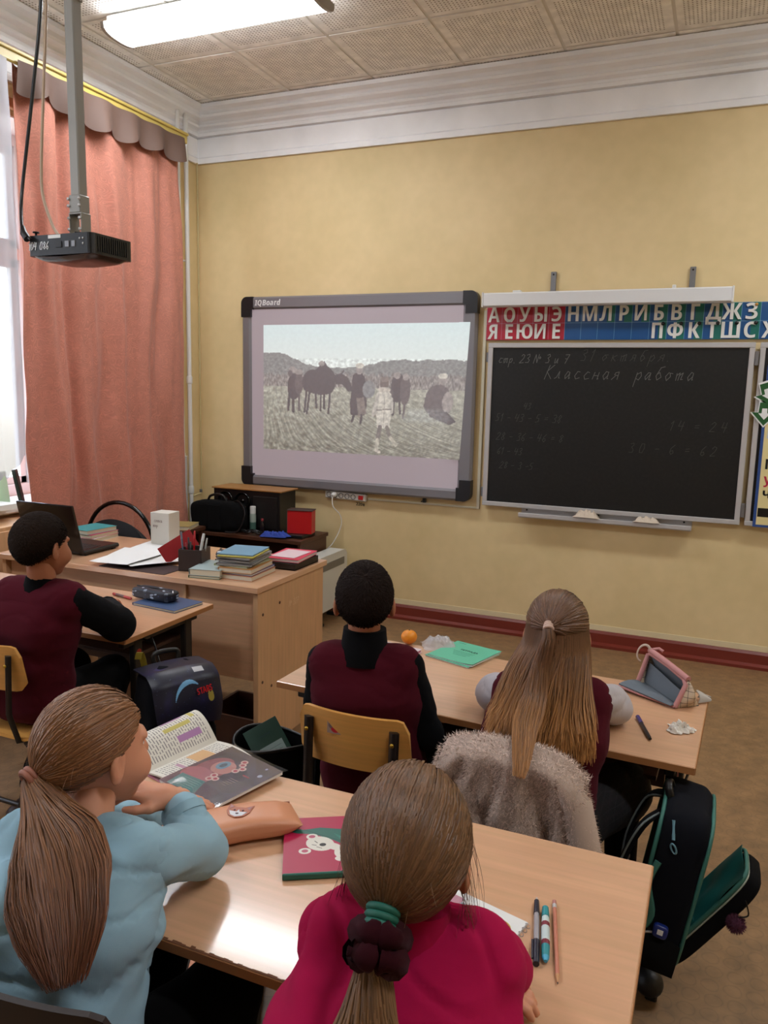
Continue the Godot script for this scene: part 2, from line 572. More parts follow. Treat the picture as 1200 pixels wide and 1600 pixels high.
func build_room() -> void:
	struct("floor", bx(-0.45, RX + 0.2, -0.2, 0.0, -0.2, RZ + 0.2), mats.lino)
	var top := struct("ceiling", bx(-0.45, RX + 0.2, CH, CH + 0.2, -0.2, RZ + 0.2), mats.slab)
	# perforated fibreboard panels nailed under the ceiling, slightly uneven, with narrow gaps
	var shapes := []
	for k in 3:
		var m := MB.new()
		var s := 0.291
		var d := 0.005
		var sag := 0.0
		m.poly([Vector3(-s, -d, -s), Vector3(s, -d, -s), Vector3(s, -d - sag, s), Vector3(-s, -d, s)], Vector3.DOWN, [Vector2(0, 0), Vector2(1, 0), Vector2(1, 1), Vector2(0, 1)])
		for q in 4:
			var a := Vector3(-s, 0, -s).rotated(UP, q * PI / 2)
			var b := Vector3(-s, 0, s).rotated(UP, q * PI / 2)
			m.poly([a, b, b + Vector3.DOWN * d, a + Vector3.DOWN * d], Vector3(-1, 0, 0).rotated(UP, q * PI / 2), [Vector2(0.01, 0.01), Vector2(0.02, 0.01), Vector2(0.02, 0.02), Vector2(0.01, 0.02)])
		shapes.append(m.mesh())
	for i in 11:
		for j in 14:
			var o := part("ceiling_panel", shapes[(i * 5 + j * 3) % 3], mats.ceiling_panel, top)
			o.position = Vector3(-0.06 + 0.6 * i + 0.0, CH, -0.12 + 0.6 * j)
			o.rotation = Vector3(rng.randf_range(-0.004, 0.004), PI / 2 * ((i + j) % 4), rng.randf_range(-0.004, 0.004))
			if o.position.x > RX - 0.2 or o.position.z > RZ - 0.2:
				o.free()
	struct("wall_front", bx(-0.45, RX + 0.2, 0.0, CH, -0.2, 0.0), mats.wall)
	struct("wall_right", bx(RX, RX + 0.2, 0.0, CH, 0.0, RZ), mats.wall)
	struct("wall_back", bx(-0.45, RX + 0.2, 0.0, CH, RZ, RZ + 0.2), mats.wall)
	# window wall with three openings
	var w := MB.new()
	var z := 0.0
	for q in WINS:
		addbx(w, -0.45, 0.0, 0.0, CH, z, q[0])
		addbx(w, -0.45, 0.0, 0.0, SILL, q[0], q[1])
		addbx(w, -0.45, 0.0, HEAD, CH, q[0], q[1])
		z = q[1]
	addbx(w, -0.45, 0.0, 0.0, CH, z, RZ)
	struct("wall_left", w, mats.wall)
	# white frieze and stepped cornice, as one moulding run along each wall
	var pr := [[0.0, 3.15], [0.022, 3.15], [0.022, 3.185], [0.008, 3.19], [0.014, 3.195], [0.014, 3.318], [0.002, 3.32], [0.002, 3.327], [0.034, 3.33], [0.034, 3.352], [0.022, 3.358], [0.03, 3.372], [0.052, 3.385], [0.056, 3.398], [0.044, 3.404], [0.06, 3.42], [0.088, 3.436], [0.094, 3.45], [0.082, 3.456], [0.10, 3.472], [0.135, 3.484], [0.135, 3.51], [0.0, 3.51]]
	var runs := [[Vector3(0, 0, 0), 0.0, RX], [Vector3(0, 0, RZ), PI / 2, RZ], [Vector3(RX, 0, 0), -PI / 2, RZ], [Vector3(RX, 0, RZ), PI, RX]]
	for k in runs.size():
		var m := MB.new()
		var pts := PackedVector2Array()
		for p in pr:
			pts.append(Vector2(p[0], p[1]))
		# outline (out from wall, height) swept along the wall
		m.at(runs[k][0], Basis(UP, runs[k][1]) * Basis(Vector3(0, 0, 1), Vector3(0, 1, 0), Vector3(-1, 0, 0)).orthonormalized())
		m.prism(pts, -runs[k][2], 0.0)
		struct("trim_%d" % (k + 1), m, mats.white_wall)
	# dark red skirting with a cap, scuffed
	var sp := PackedVector2Array([Vector2(0, 0), Vector2(0.05, 0), Vector2(0.05, 0.018), Vector2(0.026, 0.03), Vector2(0.024, 0.085), Vector2(0.016, 0.1), Vector2(0, 0.1)])
	var sides := ["front", "left", "right", "back"]
	for k in 4:
		var m := MB.new()
		m.at(runs[k][0], Basis(UP, runs[k][1]) * Basis(Vector3(0, 0, 1), Vector3(0, 1, 0), Vector3(-1, 0, 0)))
		m.prism(sp, -runs[k][2], 0.0)
		struct("baseboard_" + sides[k], m, mats.skirting)
	# pale strip of old paint just above the front skirting
	var st := bx(0.0, RX, 0.1, 0.135, 0.0, 0.004)
	struct("trim_5", st, mat("cream_paint", Color(0.85, 0.79, 0.64), 0.6))
	# door in the right wall, behind the camera's field of view
	var dr := part("door_1", bx(RX - 0.04, RX, 0.02, 2.05, 5.8, 6.7, 0.004), mats.white_paint, self)
	dr.set_meta("kind", "structure")
	part("door_handle", MB.new().tube([Vector3(RX - 0.09, 1.02, 5.9), Vector3(RX - 0.09, 1.02, 6.02)], 0.009, 8), mats.alu, dr)
	part("door_casing", MB.new().box(Vector3(RX - 0.02, 2.1, 6.25), Vector3(0.06, 0.1, 1.08), 0.004).box(Vector3(RX - 0.02, 1.03, 5.755), Vector3(0.06, 2.04, 0.09), 0.004).box(Vector3(RX - 0.02, 1.03, 6.745), Vector3(0.06, 2.04, 0.09), 0.004), mats.white_paint, dr)

func build_windows() -> void:
	for k in WINS.size():
		var a: float = WINS[k][0]
		var b: float = WINS[k][1]
		var f := MB.new()
		# outer frame, one transom and two mullions
		for q in [[SILL, SILL + 0.07], [HEAD - 0.07, HEAD], [2.28, 2.35]]:
			addbx(f, -0.32, -0.24, q[0], q[1], a, b, 0.006)
		for q in [a, a + (b - a) * 0.34 - 0.035, a + (b - a) * 0.67 - 0.035, b - 0.07]:
			addbx(f, -0.325, -0.235, SILL, HEAD, q, q + 0.07, 0.006)
		var win := part("window_%d" % (k + 1), f, mats.window_frame, self)
		win.set_meta("kind", "structure")
		var zs := [a + 0.07, a + (b - a) * 0.34 - 0.035, a + (b - a) * 0.34 + 0.035, a + (b - a) * 0.67 - 0.035, a + (b - a) * 0.67 + 0.035, b - 0.07]
		for i in 3:
			for q in [[SILL + 0.07, 2.28], [2.35, HEAD - 0.07]]:
				var z0: float = zs[i * 2]
				var z1: float = zs[i * 2 + 1]
				var s := MB.new()
				for e in [[q[0], q[0] + 0.045, z0, z1], [q[1] - 0.045, q[1], z0, z1], [q[0], q[1], z0, z0 + 0.045], [q[0], q[1], z1 - 0.045, z1]]:
					addbx(s, -0.30, -0.262, e[0], e[1], e[2], e[3], 0.004)
				var sash := part("sash", s, mats.window_frame, win)
				var g := MB.new()
				g.quad(Vector3(-0.28, q[1] - 0.045, z0 + 0.045), Vector3(-0.28, q[1] - 0.045, z1 - 0.045), Vector3(-0.28, q[0] + 0.045, z1 - 0.045), Vector3(-0.28, q[0] + 0.045, z0 + 0.045), Vector3.RIGHT)
				part("pane", g, mats.glass, sash)
		part("window_sill", bx(-0.24, 0.10, SILL - 0.035, SILL + 0.005, a - 0.06, b + 0.06, 0.008), mats.white_paint, win)
		# white painted reveal
		var r := MB.new()
		addbx(r, -0.44, 0.004, SILL, HEAD, a - 0.002, a + 0.006)
		addbx(r, -0.44, 0.004, SILL, HEAD, b - 0.006, b + 0.002)
		addbx(r, -0.44, 0.004, HEAD - 0.006, HEAD + 0.002, a, b)
		part("reveal", r, mats.white_wall, win)

func build_curtains() -> void:
	# yellow wooden rail running above all the windows
	var rail := thing("curtain_rail", "yellow painted wooden curtain rail running along the window wall", "curtain rail", Vector3(0.2, 3.2, 0.4))
	var rm := MB.new()
	addbx(rm, -0.012, 0.012, -0.035, 0.035, 0.0, 7.3, 0.004)
	addbx(rm, 0.012, 0.024, 0.012, 0.03, 0.0, 7.3, 0.004)
	part("rail", rm, mat("rail_yellow", Color(0.76, 0.67, 0.36), 0.4), rail)
	for k in 6:
		part("bracket", bx(-0.2, -0.012, -0.012, 0.012, 0.05 + k * 1.44, 0.08 + k * 1.44, 0.002), mats.grey_metal, rail)
	# wooden batten the net curtains hang from
	var bt := MB.new()
	addbx(bt, 0.03, 0.07, 3.0, 3.05, 0.85, 7.5, 0.004)
	solo("curtain_batten", bt, mat("orange_wood", Color(0.63, 0.42, 0.26), 0.5), "orange brown wooden batten above the net curtain and the window", "batten")
	# drawn drapes; the first one is in view, the others hang gathered between the further windows
	var spans := [[0.47, 1.80, 0.16, 5.0, "salmon pink drape hanging next to the corner of the room"], [2.62, 3.15, 0.16, 6.0, "salmon pink drape gathered between the first and second window"], [5.05, 5.6, 0.16, 6.0, "salmon pink drape gathered between the second and third window"]]
	for s in spans:
		var z0: float = s[0]
		var z1: float = s[1]
		var o := thing("drape", s[4], "curtain", Vector3(0.185, 0.0, (z0 + z1) / 2), 0.0, "salmon pink drapes")
		var hw := (z1 - z0) / 2
		var folds: float = s[3]
		var nz := noise(int(z0 * 100), 0.9, 2)
		var f := func(u: float, v: float) -> Vector3:
			var y := lerpf(3.17, 0.36, v)
			var zz := lerpf(-hw, hw, u) * lerpf(1.0, 1.02, v)
			var ph := u * folds * TAU + nz.get_noise_2d(u * 3.0, v * 1.6) * 2.2
			var amp := lerpf(0.016, 0.034, v)
			var x := sin(ph) * amp + nz.get_noise_2d(u * 9.0 + 20.0, v * 3.0) * 0.018 + sin(ph * 2.3 + v * 3.0) * 0.006
			if u < 0.02 or u > 0.98:
				x += 0.004
			return Vector3(x, y, zz + nz.get_noise_2d(v * 4.0, 7.0) * 0.012)
		part("fabric", MB.new().sheet(150, 60, f, 0.0015), mats.curtain, o)
		part("hem", MB.new().sheet(80, 2, func(u: float, v: float) -> Vector3: return f.call(u, 0.985 + 0.015 * v) + Vector3(0.004, 0, 0), 0.001), mats.curtain, o)
		# short valance sewn along the top with a wavy lower edge
		var g := func(u: float, v: float) -> Vector3:
			var zz := lerpf(-hw, hw, u)
			var k := u * (z1 - z0) / 0.235
			var sc := absf(sin(k * PI + 0.4))
			var y := lerpf(3.18, 3.055 - 0.05 * sc + 0.015 * sin(u * 9.0), v)
			return Vector3(0.05 + 0.022 * sin(k * TAU + 0.8) * (0.4 + v), y, zz)
		part("valance", MB.new().sheet(120, 10, g, 0.0015), mats.valance, o)
	# white net curtains in front of the panes, cut short above the sill
	for s in [[1.87, 2.6, "white net curtain half covering the window next to the drape"], [3.3, 4.9, "white net curtain across the second window"], [5.75, 7.35, "white net curtain across the third window"]]:
		var z0: float = s[0]
		var z1: float = s[1]
		var o := thing("net_curtain", s[2], "curtain", Vector3(0.225, 0.0, (z0 + z1) / 2), 0.0, "white net curtains")
		var hw := (z1 - z0) / 2
		var nz := noise(int(z0 * 77), 0.9, 2)
		part("netting", MB.new().sheet(90, 24, func(u: float, v: float) -> Vector3:
			var slope := 0.10 * smoothstep(0.0, 0.16, u)
			var y := lerpf(3.16, 1.185 - slope + 0.012 * sin(u * 70.0), v)
			var zz := lerpf(-hw, hw, u)
			return Vector3(sin(u * hw * 2.0 * 48.0 + nz.get_noise_2d(u * 4.0, v * 2.0) * 2.0) * 0.012, y, zz)), mats.sheer, o)

func build_pipes() -> void:
	# two heating pipes with couplings in the corner
	var wp: Material = mats.white_paint
	for q in [[0.06, 0.305, 0.014, "thin white heating pipe rising beside the drape's edge", [1.95, 1.07]], [0.065, 0.222, 0.016, "thicker white heating pipe rising between the thin pipe and the corner", [1.62, 0.82]]]:
		var o := thing("heating_pipe", q[3], "pipe", Vector3(q[0], 0.0, q[1]))
		part("tube", MB.new().tube([Vector3(0, 0, 0), Vector3(0, 3.5, 0)], q[2], 12), wp, o)
		for y in q[4]:
			part("coupling", MB.new().lathe([[q[2], -0.03], [q[2] * 1.35, -0.025], [q[2] * 1.35, 0.02], [q[2], 0.028]], Vector3(0, y, 0), 12), wp, o)
		part("clip", MB.new().box(Vector3(-q[0] / 2, 2.45, 0), Vector3(q[0], 0.012, 0.012), 0.001), wp, o)
	var cb := thing("corner_pipe", "slim pale pipe in the room corner bending towards the heating pipes", "pipe", Vector3(0.032, 0.0, 0.05))
	part("tube", MB.new().tube([Vector3(0, 3.15, 0), Vector3(0, 0.80, 0), Vector3(0.002, 0.785, 0.004), Vector3(0.008, 0.775, 0.018), Vector3(0.015, 0.77, 0.09), Vector3(0.03, 0.765, 0.15)], 0.006, 8), mat("pale_pipe", Color(0.74, 0.68, 0.50), 0.5), cb)
	part("valve", MB.new().lathe([[0.004, -0.012], [0.011, -0.01], [0.011, 0.012], [0.004, 0.014]], Vector3(0.004, 0.79, 0.012), 10), mats.grey_metal, cb)
	# upright white duct by the curtain edge
	var du := thing("cable_duct", "upright white plastic duct standing at the lower edge of the drape", "duct", Vector3(0.13, 0.0, 0.42))
	part("body", bx(-0.035, 0.035, 0.0, 1.08, -0.025, 0.025, 0.003), mat("duct_white", Color(0.74, 0.74, 0.74), 0.4), du)
	part("cap", bx(-0.037, 0.037, 1.08, 1.086, -0.027, 0.027, 0.001), mats.white_paint, du)
	# ribbed radiator under the window
	var rd := thing("radiator", "ribbed cast iron radiator painted brown under the window", "radiator", Vector3(0.09, 0.0, 0.55))
	var rmn := mat("radiator_paint", Color(0.62, 0.42, 0.32), 0.45)
	for i in 12:
		part("rib", MB.new().tube([Vector3(0, 0.12, 0.06 * i), Vector3(0, 0.15, 0.06 * i), Vector3(0, 0.62, 0.06 * i), Vector3(0, 0.66, 0.06 * i)], [0.018, 0.04, 0.04, 0.02], 10, true, Vector3.RIGHT, 0.6), rmn, rd)
	for y in [0.16, 0.62]:
		part("header", MB.new().tube([Vector3(0, y, -0.05), Vector3(0, y, 0.72)], 0.016, 8), rmn, rd)

func build_ceiling_lamps() -> void:
	# wide fluorescent fittings; the first is in view, the others hang in the same rows further back
	var spots := [[1.08, 1.335, "lit fluorescent ceiling light with wide white diffuser above the projector's side of the room"], [1.08, 4.2, "lit fluorescent ceiling light further back on the window side"], [4.6, 1.335, "lit fluorescent ceiling light at the front on the door side"], [4.6, 4.2, "lit fluorescent ceiling light further back on the door side"]]
	for s in spots:
		var o := thing("ceiling_light", s[2], "lamp", Vector3(s[0], CH - 0.018, s[1]), 0.0, "fluorescent ceiling lights")
		part("housing", bx(-0.62, 0.62, -0.045, -0.0, -0.09, 0.09, 0.006), mats.white_paint, o)
		var pts := PackedVector2Array()
		for i in 13:
			var a := PI * i / 12
			pts.append(Vector2(-cos(a) * 0.125, -0.045 - 0.055 * pow(sin(a), 0.5)))
		var df := MB.new()
		df.at(Vector3.ZERO, Basis(UP, PI / 2))
		df.prism(pts, -0.605, 0.605)
		part("diffuser", df, mat("lamp_diffuser", Color(0.95, 0.95, 0.95), 0.4, {"emission_enabled": true, "emission": Color(0.96, 0.98, 1.0), "emission_energy_multiplier": 12.0}), o)
		for e in [-1.0, 1.0]:
			var ec := MB.new()
			ec.at(Vector3(0.612 * e, 0, 0), Basis(UP, PI / 2))
			var p2 := PackedVector2Array()
			for p in pts:
				p2.append(Vector2(p.x * 1.04, p.y * 1.03))
			ec.prism(p2, -0.01, 0.01)
			part("end_cap", ec, mat("end_cap", Color(0.62, 0.60, 0.57), 0.5), o)
		var li := AreaLight3D.new()
		li.name = "lamp_glow"
		li.area_size = Vector2(1.2, 0.22)
		li.light_color = Color(0.96, 0.98, 1.0)
		li.light_energy = 2.2
		li.area_range = 12.0
		li.shadow_enabled = true
		o.add_child(li)
		li.position = Vector3(0, -0.108, 0)
		li.rotation = Vector3(-PI / 2, 0, 0)

# ------------------------------------------------------------------ lettering
func letter(s: String, size: float, m: Material, parent: Node, o: Vector3, b := Basis.IDENTITY, depth := 0.0008, bold := true, called := "letter", fam := "Droid Sans") -> MeshInstance3D:
	var key := "font_%s_%s" % [fam, bold]
	if not texs.has(key):
		var f := SystemFont.new()
		f.font_names = PackedStringArray([fam])
		f.font_weight = 700 if bold else 400
		texs[key] = f
	var tm := TextMesh.new()
	tm.text = s
	tm.font = texs[key]
	tm.font_size = 32
	tm.pixel_size = size / 32.0
	tm.depth = depth
	tm.curve_step = 2.0
	var i := MeshInstance3D.new()
	i.name = called
	i.mesh = tm
	i.material_override = m
	parent.add_child(i, true)
	i.transform = Transform3D(b, o)
	return i

# handwriting: every glyph is a few polylines in a box 1 high; returns a raised ribbon mesh in the xy plane
const PEN := {
	"0": [[0.1, 0.5, 0.2, 0.95, 0.45, 0.95, 0.5, 0.5, 0.4, 0.05, 0.15, 0.05, 0.1, 0.5]], "1": [[0.1, 0.7, 0.3, 0.98, 0.22, 0.0]], "2": [[0.1, 0.75, 0.25, 0.98, 0.45, 0.85, 0.4, 0.55, 0.05, 0.03, 0.5, 0.05]],
	"3": [[0.1, 0.9, 0.35, 0.98, 0.45, 0.75, 0.22, 0.55, 0.45, 0.35, 0.4, 0.05, 0.08, 0.05]], "4": [[0.15, 0.98, 0.05, 0.45, 0.5, 0.5], [0.42, 0.95, 0.35, 0.0]], "5": [[0.48, 0.97, 0.18, 0.95, 0.12, 0.55, 0.4, 0.5, 0.42, 0.12, 0.08, 0.02]],
	"6": [[0.42, 0.97, 0.15, 0.6, 0.1, 0.2, 0.3, 0.02, 0.45, 0.2, 0.35, 0.42, 0.12, 0.3]], "7": [[0.08, 0.92, 0.48, 0.95, 0.2, 0.0], [0.15, 0.5, 0.4, 0.5]], "8": [[0.3, 0.52, 0.12, 0.75, 0.3, 0.97, 0.45, 0.78, 0.12, 0.25, 0.28, 0.02, 0.46, 0.25, 0.3, 0.52]],
	"9": [[0.45, 0.7, 0.25, 0.5, 0.1, 0.72, 0.3, 0.97, 0.46, 0.7, 0.3, 0.0]], "-": [[0.1, 0.45, 0.45, 0.47]], "=": [[0.1, 0.6, 0.48, 0.62], [0.1, 0.38, 0.48, 0.4]], ".": [[0.1, 0.0, 0.14, 0.04]], "№": [[0.0, 0.0, 0.1, 0.95, 0.35, 0.05, 0.45, 0.95], [0.5, 0.6, 0.6, 0.75, 0.7, 0.6, 0.6, 0.45, 0.5, 0.6]],
	"с": [[0.4, 0.5, 0.22, 0.55, 0.08, 0.25, 0.2, 0.02, 0.45, 0.1]], "т": [[0.05, 0.5, 0.1, 0.0], [0.08, 0.4, 0.25, 0.55, 0.25, 0.0], [0.25, 0.4, 0.42, 0.55, 0.42, 0.05, 0.52, 0.1]], "р": [[0.08, 0.5, 0.1, -0.45], [0.1, 0.35, 0.3, 0.55, 0.42, 0.3, 0.3, 0.02, 0.12, 0.1]],
	"К": [[0.12, 1.0, 0.06, 0.0], [0.5, 0.98, 0.1, 0.5, 0.52, 0.0]], "л": [[0.02, 0.03, 0.12, 0.1, 0.26, 0.55, 0.32, 0.05, 0.42, 0.08]], "а": [[0.36, 0.5, 0.18, 0.55, 0.06, 0.25, 0.18, 0.02, 0.34, 0.3, 0.36, 0.5, 0.36, 0.05, 0.46, 0.08]], "н": [[0.08, 0.52, 0.08, 0.0], [0.08, 0.27, 0.36, 0.29], [0.36, 0.52, 0.36, 0.04, 0.46, 0.08]],
	"я": [[0.02, 0.02, 0.2, 0.25], [0.4, 0.02, 0.38, 0.54, 0.18, 0.5, 0.14, 0.34, 0.38, 0.26]], "б": [[0.45, 0.95, 0.2, 0.85, 0.08, 0.3, 0.2, 0.02, 0.4, 0.25, 0.25, 0.52, 0.1, 0.4]], "о": [[0.22, 0.54, 0.06, 0.28, 0.2, 0.02, 0.38, 0.28, 0.22, 0.54, 0.46, 0.5]], "к": [[0.1, 0.54, 0.06, 0.0], [0.4, 0.52, 0.1, 0.28, 0.42, 0.02]],
	"и": [[0.06, 0.52, 0.08, 0.05, 0.22, 0.06, 0.34, 0.52, 0.34, 0.05, 0.46, 0.08]], "у": [[0.06, 0.52, 0.18, 0.15, 0.36, 0.5], [0.36, 0.5, 0.22, -0.4, 0.04, -0.35]], "ч": [[0.06, 0.5, 0.12, 0.22, 0.34, 0.3], [0.36, 0.52, 0.34, 0.0]],
}

func pen_text(m: MB, s: String, o: Vector3, hgt: float, wd: float, slant := 0.25, gap := 0.12, b := Basis.IDENTITY, wob := 0.03) -> MB:
	var x := 0.0
	for ch in s:
		if ch == " " or not PEN.has(ch):
			x += 0.45
			continue
		var far := 0.0
		for st in PEN[ch]:
			var prev := Vector2.INF
			for i in range(0, st.size(), 2):
				far = maxf(far, st[i])
				var p := Vector2(x + st[i] + st[i + 1] * slant, st[i + 1]) * hgt + Vector2(rng.randf_range(-1, 1), rng.randf_range(-1, 1)) * wob * hgt
				if prev != Vector2.INF:
					var d := (p - prev).normalized()
					var q := Vector2(-d.y, d.x) * wd / 2
					var e := d * wd * 0.3
					var z := Vector3(0, 0, 0.0006)
					var pts := [prev - e + q, p + e + q, p + e - q, prev - e - q]
					var ps := []
					for w in pts:
						ps.append(o + b * (Vector3(w.x, w.y, 0) + z))
					m.poly(ps, b * Vector3.BACK)
				prev = p
		x += far + gap
	return m

# ------------------------------------------------------------------ boards on the front wall
func film_picture() -> ImageTexture:
	var W := 640
	var H := 384
	var p := Paint.new(W, H, Color.BLACK)
	var g1 := noise(5, 0.02, 4)
	var g2 := noise(6, 0.09, 3)
	for y in H:
		for x in W:
			var fx := float(x) / W
			var c := Color(0.80, 0.87, 0.87).lerp(Color(0.86, 0.89, 0.87), float(y) / 120.0)
			var hill := 84.0 + 42.0 * smoothstep(0.06, 0.30, fx) - 22.0 * smoothstep(0.44, 0.68, fx) + g1.get_noise_1d(x * 1.3) * 5.0
			if y > hill:
				var k := g2.get_noise_2d(x, y * 1.5) * 0.10
				c = Color(0.46 + k, 0.47 + k, 0.46 + k)
			var wood := 148.0 + g1.get_noise_1d(x * 6.0 + 90.0) * 14.0
			if y > wood:
				var k := g2.get_noise_2d(x * 2.0, y * 0.6 + 50.0) * 0.26
				c = Color(0.48 + k, 0.46 + k, 0.44 + k)
			var field := 184.0 + 4.0 * fx
			if y > field:
				var dd := (y - field) / (H - field)
				var k := g2.get_noise_2d(x * (1.6 - dd), y * (2.2 - dd)) * (0.12 + 0.10 * dd) + g1.get_noise_2d(x, y * 3.0) * 0.10
				c = Color(0.60 + k - dd * 0.14, 0.60 + k - dd * 0.14, 0.54 + k - dd * 0.14)
			p.im.set_pixel(x, y, c)
	var dk := Color(0.20, 0.18, 0.19)
	var md := Color(0.32, 0.29, 0.29)
	var lt := Color(0.55, 0.52, 0.50)
	var coat := Color(0.74, 0.72, 0.67)
	# a horse seen from behind with a pale pack, then a dark one side-on with lowered neck
	p.oval(105, 186, 22, 40, dk).oval(122, 176, 14, 34, md).line(90, 210, 86, 258, 8, dk).line(102, 215, 104, 262, 8, dk).line(122, 210, 124, 258, 7, md).oval(100, 134, 13, 9, lt).oval(120, 142, 14, 8, lt).oval(92, 146, 8, 10, md)
	p.poly([[136, 158], [150, 142], [178, 134], [196, 118], [205, 108], [214, 122], [236, 140], [244, 158], [240, 190], [226, 206], [196, 210], [160, 204], [140, 196], [132, 178]], dk)
	p.oval(168, 168, 34, 34, dk).oval(214, 176, 28, 32, dk).oval(196, 116, 10, 8, lt)
	for q in [[148, 196, 142, 262], [158, 200, 150, 266], [178, 204, 182, 248], [196, 206, 196, 256], [206, 206, 208, 250], [226, 200, 222, 264]]:
		p.line(q[0], q[1], q[2], q[3], 6, dk)
	p.poly([[240, 150], [262, 144], [284, 158], [298, 186], [290, 196], [276, 186], [262, 176], [244, 176]], dk).oval(286, 186, 9, 14, dk, -0.6).line(262, 146, 268, 136, 4, dk)
	p.line(288, 196, 318, 208, 1.4, lt)
	# a figure in dark clothes with a fur hat and long skirt
	p.poly([[298, 150], [310, 142], [328, 144], [338, 160], [342, 196], [346, 236], [340, 268], [296, 268], [292, 232], [296, 196]], dk).poly([[312, 216], [336, 214], [346, 262], [320, 272]], Color(0.44, 0.40, 0.37))
	p.oval(318, 134, 11, 13, lt).oval(319, 121, 13, 8, coat).line(306, 266, 300, 286, 7, dk).line(330, 266, 328, 290, 7, dk).line(336, 176, 350, 210, 7, md)
	# more riders behind
	p.oval(350, 190, 20, 26, Color(0.46, 0.47, 0.47)).oval(440, 184, 22, 42, dk).oval(462, 190, 16, 44, md).oval(436, 148, 10, 10, lt).oval(462, 152, 9, 11, lt).line(430, 220, 428, 262, 6, dk).line(446, 220, 450, 258, 6, dk).line(464, 222, 460, 270, 6, md)
	p.oval(404, 200, 24, 16, md)
	p.poly([[526, 200], [540, 178], [566, 172], [590, 184], [602, 214], [598, 250], [570, 262], [534, 256], [520, 236]], md).oval(590, 222, 16, 30, lt).oval(572, 158, 14, 15, lt).oval(572, 148, 14, 8, coat).poly([[536, 250], [590, 250], [622, 276], [600, 286], [540, 264]], dk)
	# a child in a pale belted coat walking away
	p.poly([[376, 200], [392, 190], [410, 190], [422, 204], [426, 246], [420, 300], [382, 304], [374, 250]], coat).poly([[374, 208], [384, 206], [380, 256], [366, 274], [362, 262]], Color(0.66, 0.64, 0.60)).poly([[418, 206], [428, 216], [430, 258], [420, 264]], Color(0.66, 0.64, 0.60))
	p.line(378, 250, 422, 246, 3, Color(0.40, 0.38, 0.35)).line(400, 200, 402, 300, 1.5, Color(0.58, 0.56, 0.52)).oval(398, 172, 14, 16, Color(0.36, 0.31, 0.29)).oval(398, 190, 20, 8, Color(0.70, 0.67, 0.62)).oval(398, 160, 13, 8, Color(0.45, 0.40, 0.37))
	p.line(390, 300, 384, 340, 13, Color(0.40, 0.38, 0.36)).line(384, 338, 382, 368, 12, Color(0.66, 0.64, 0.58)).line(412, 300, 424, 332, 12, Color(0.42, 0.40, 0.37)).line(424, 330, 442, 350, 11, Color(0.66, 0.64, 0.58)).line(380, 370, 392, 374, 8, Color(0.7, 0.67, 0.62))
	# pale smoke drifting over the grass
	for k in 26:
		p.oval(470 + k * 5, 262 + 14 * sin(k * 0.9), 22, 10, Color(0.74, 0.77, 0.77, 0.10))
	# film grain and soft focus
	var small := p.im.duplicate() as Image
	small.resize(W / 3, H / 3, Image.INTERPOLATE_BILINEAR)
	small.resize(W, H, Image.INTERPOLATE_CUBIC)
	var gr := noise(12, 0.06, 3)
	for y in H:
		for x in W:
			var c := small.get_pixel(x, y).lerp(p.im.get_pixel(x, y), 0.35)
			var k := 1.0 + gr.get_noise_2d(x, y) * (0.22 if y > 100 else 0.02)
			p.im.set_pixel(x, y, Color(c.r * k, c.g * k, c.b * k))
	return p.tex()

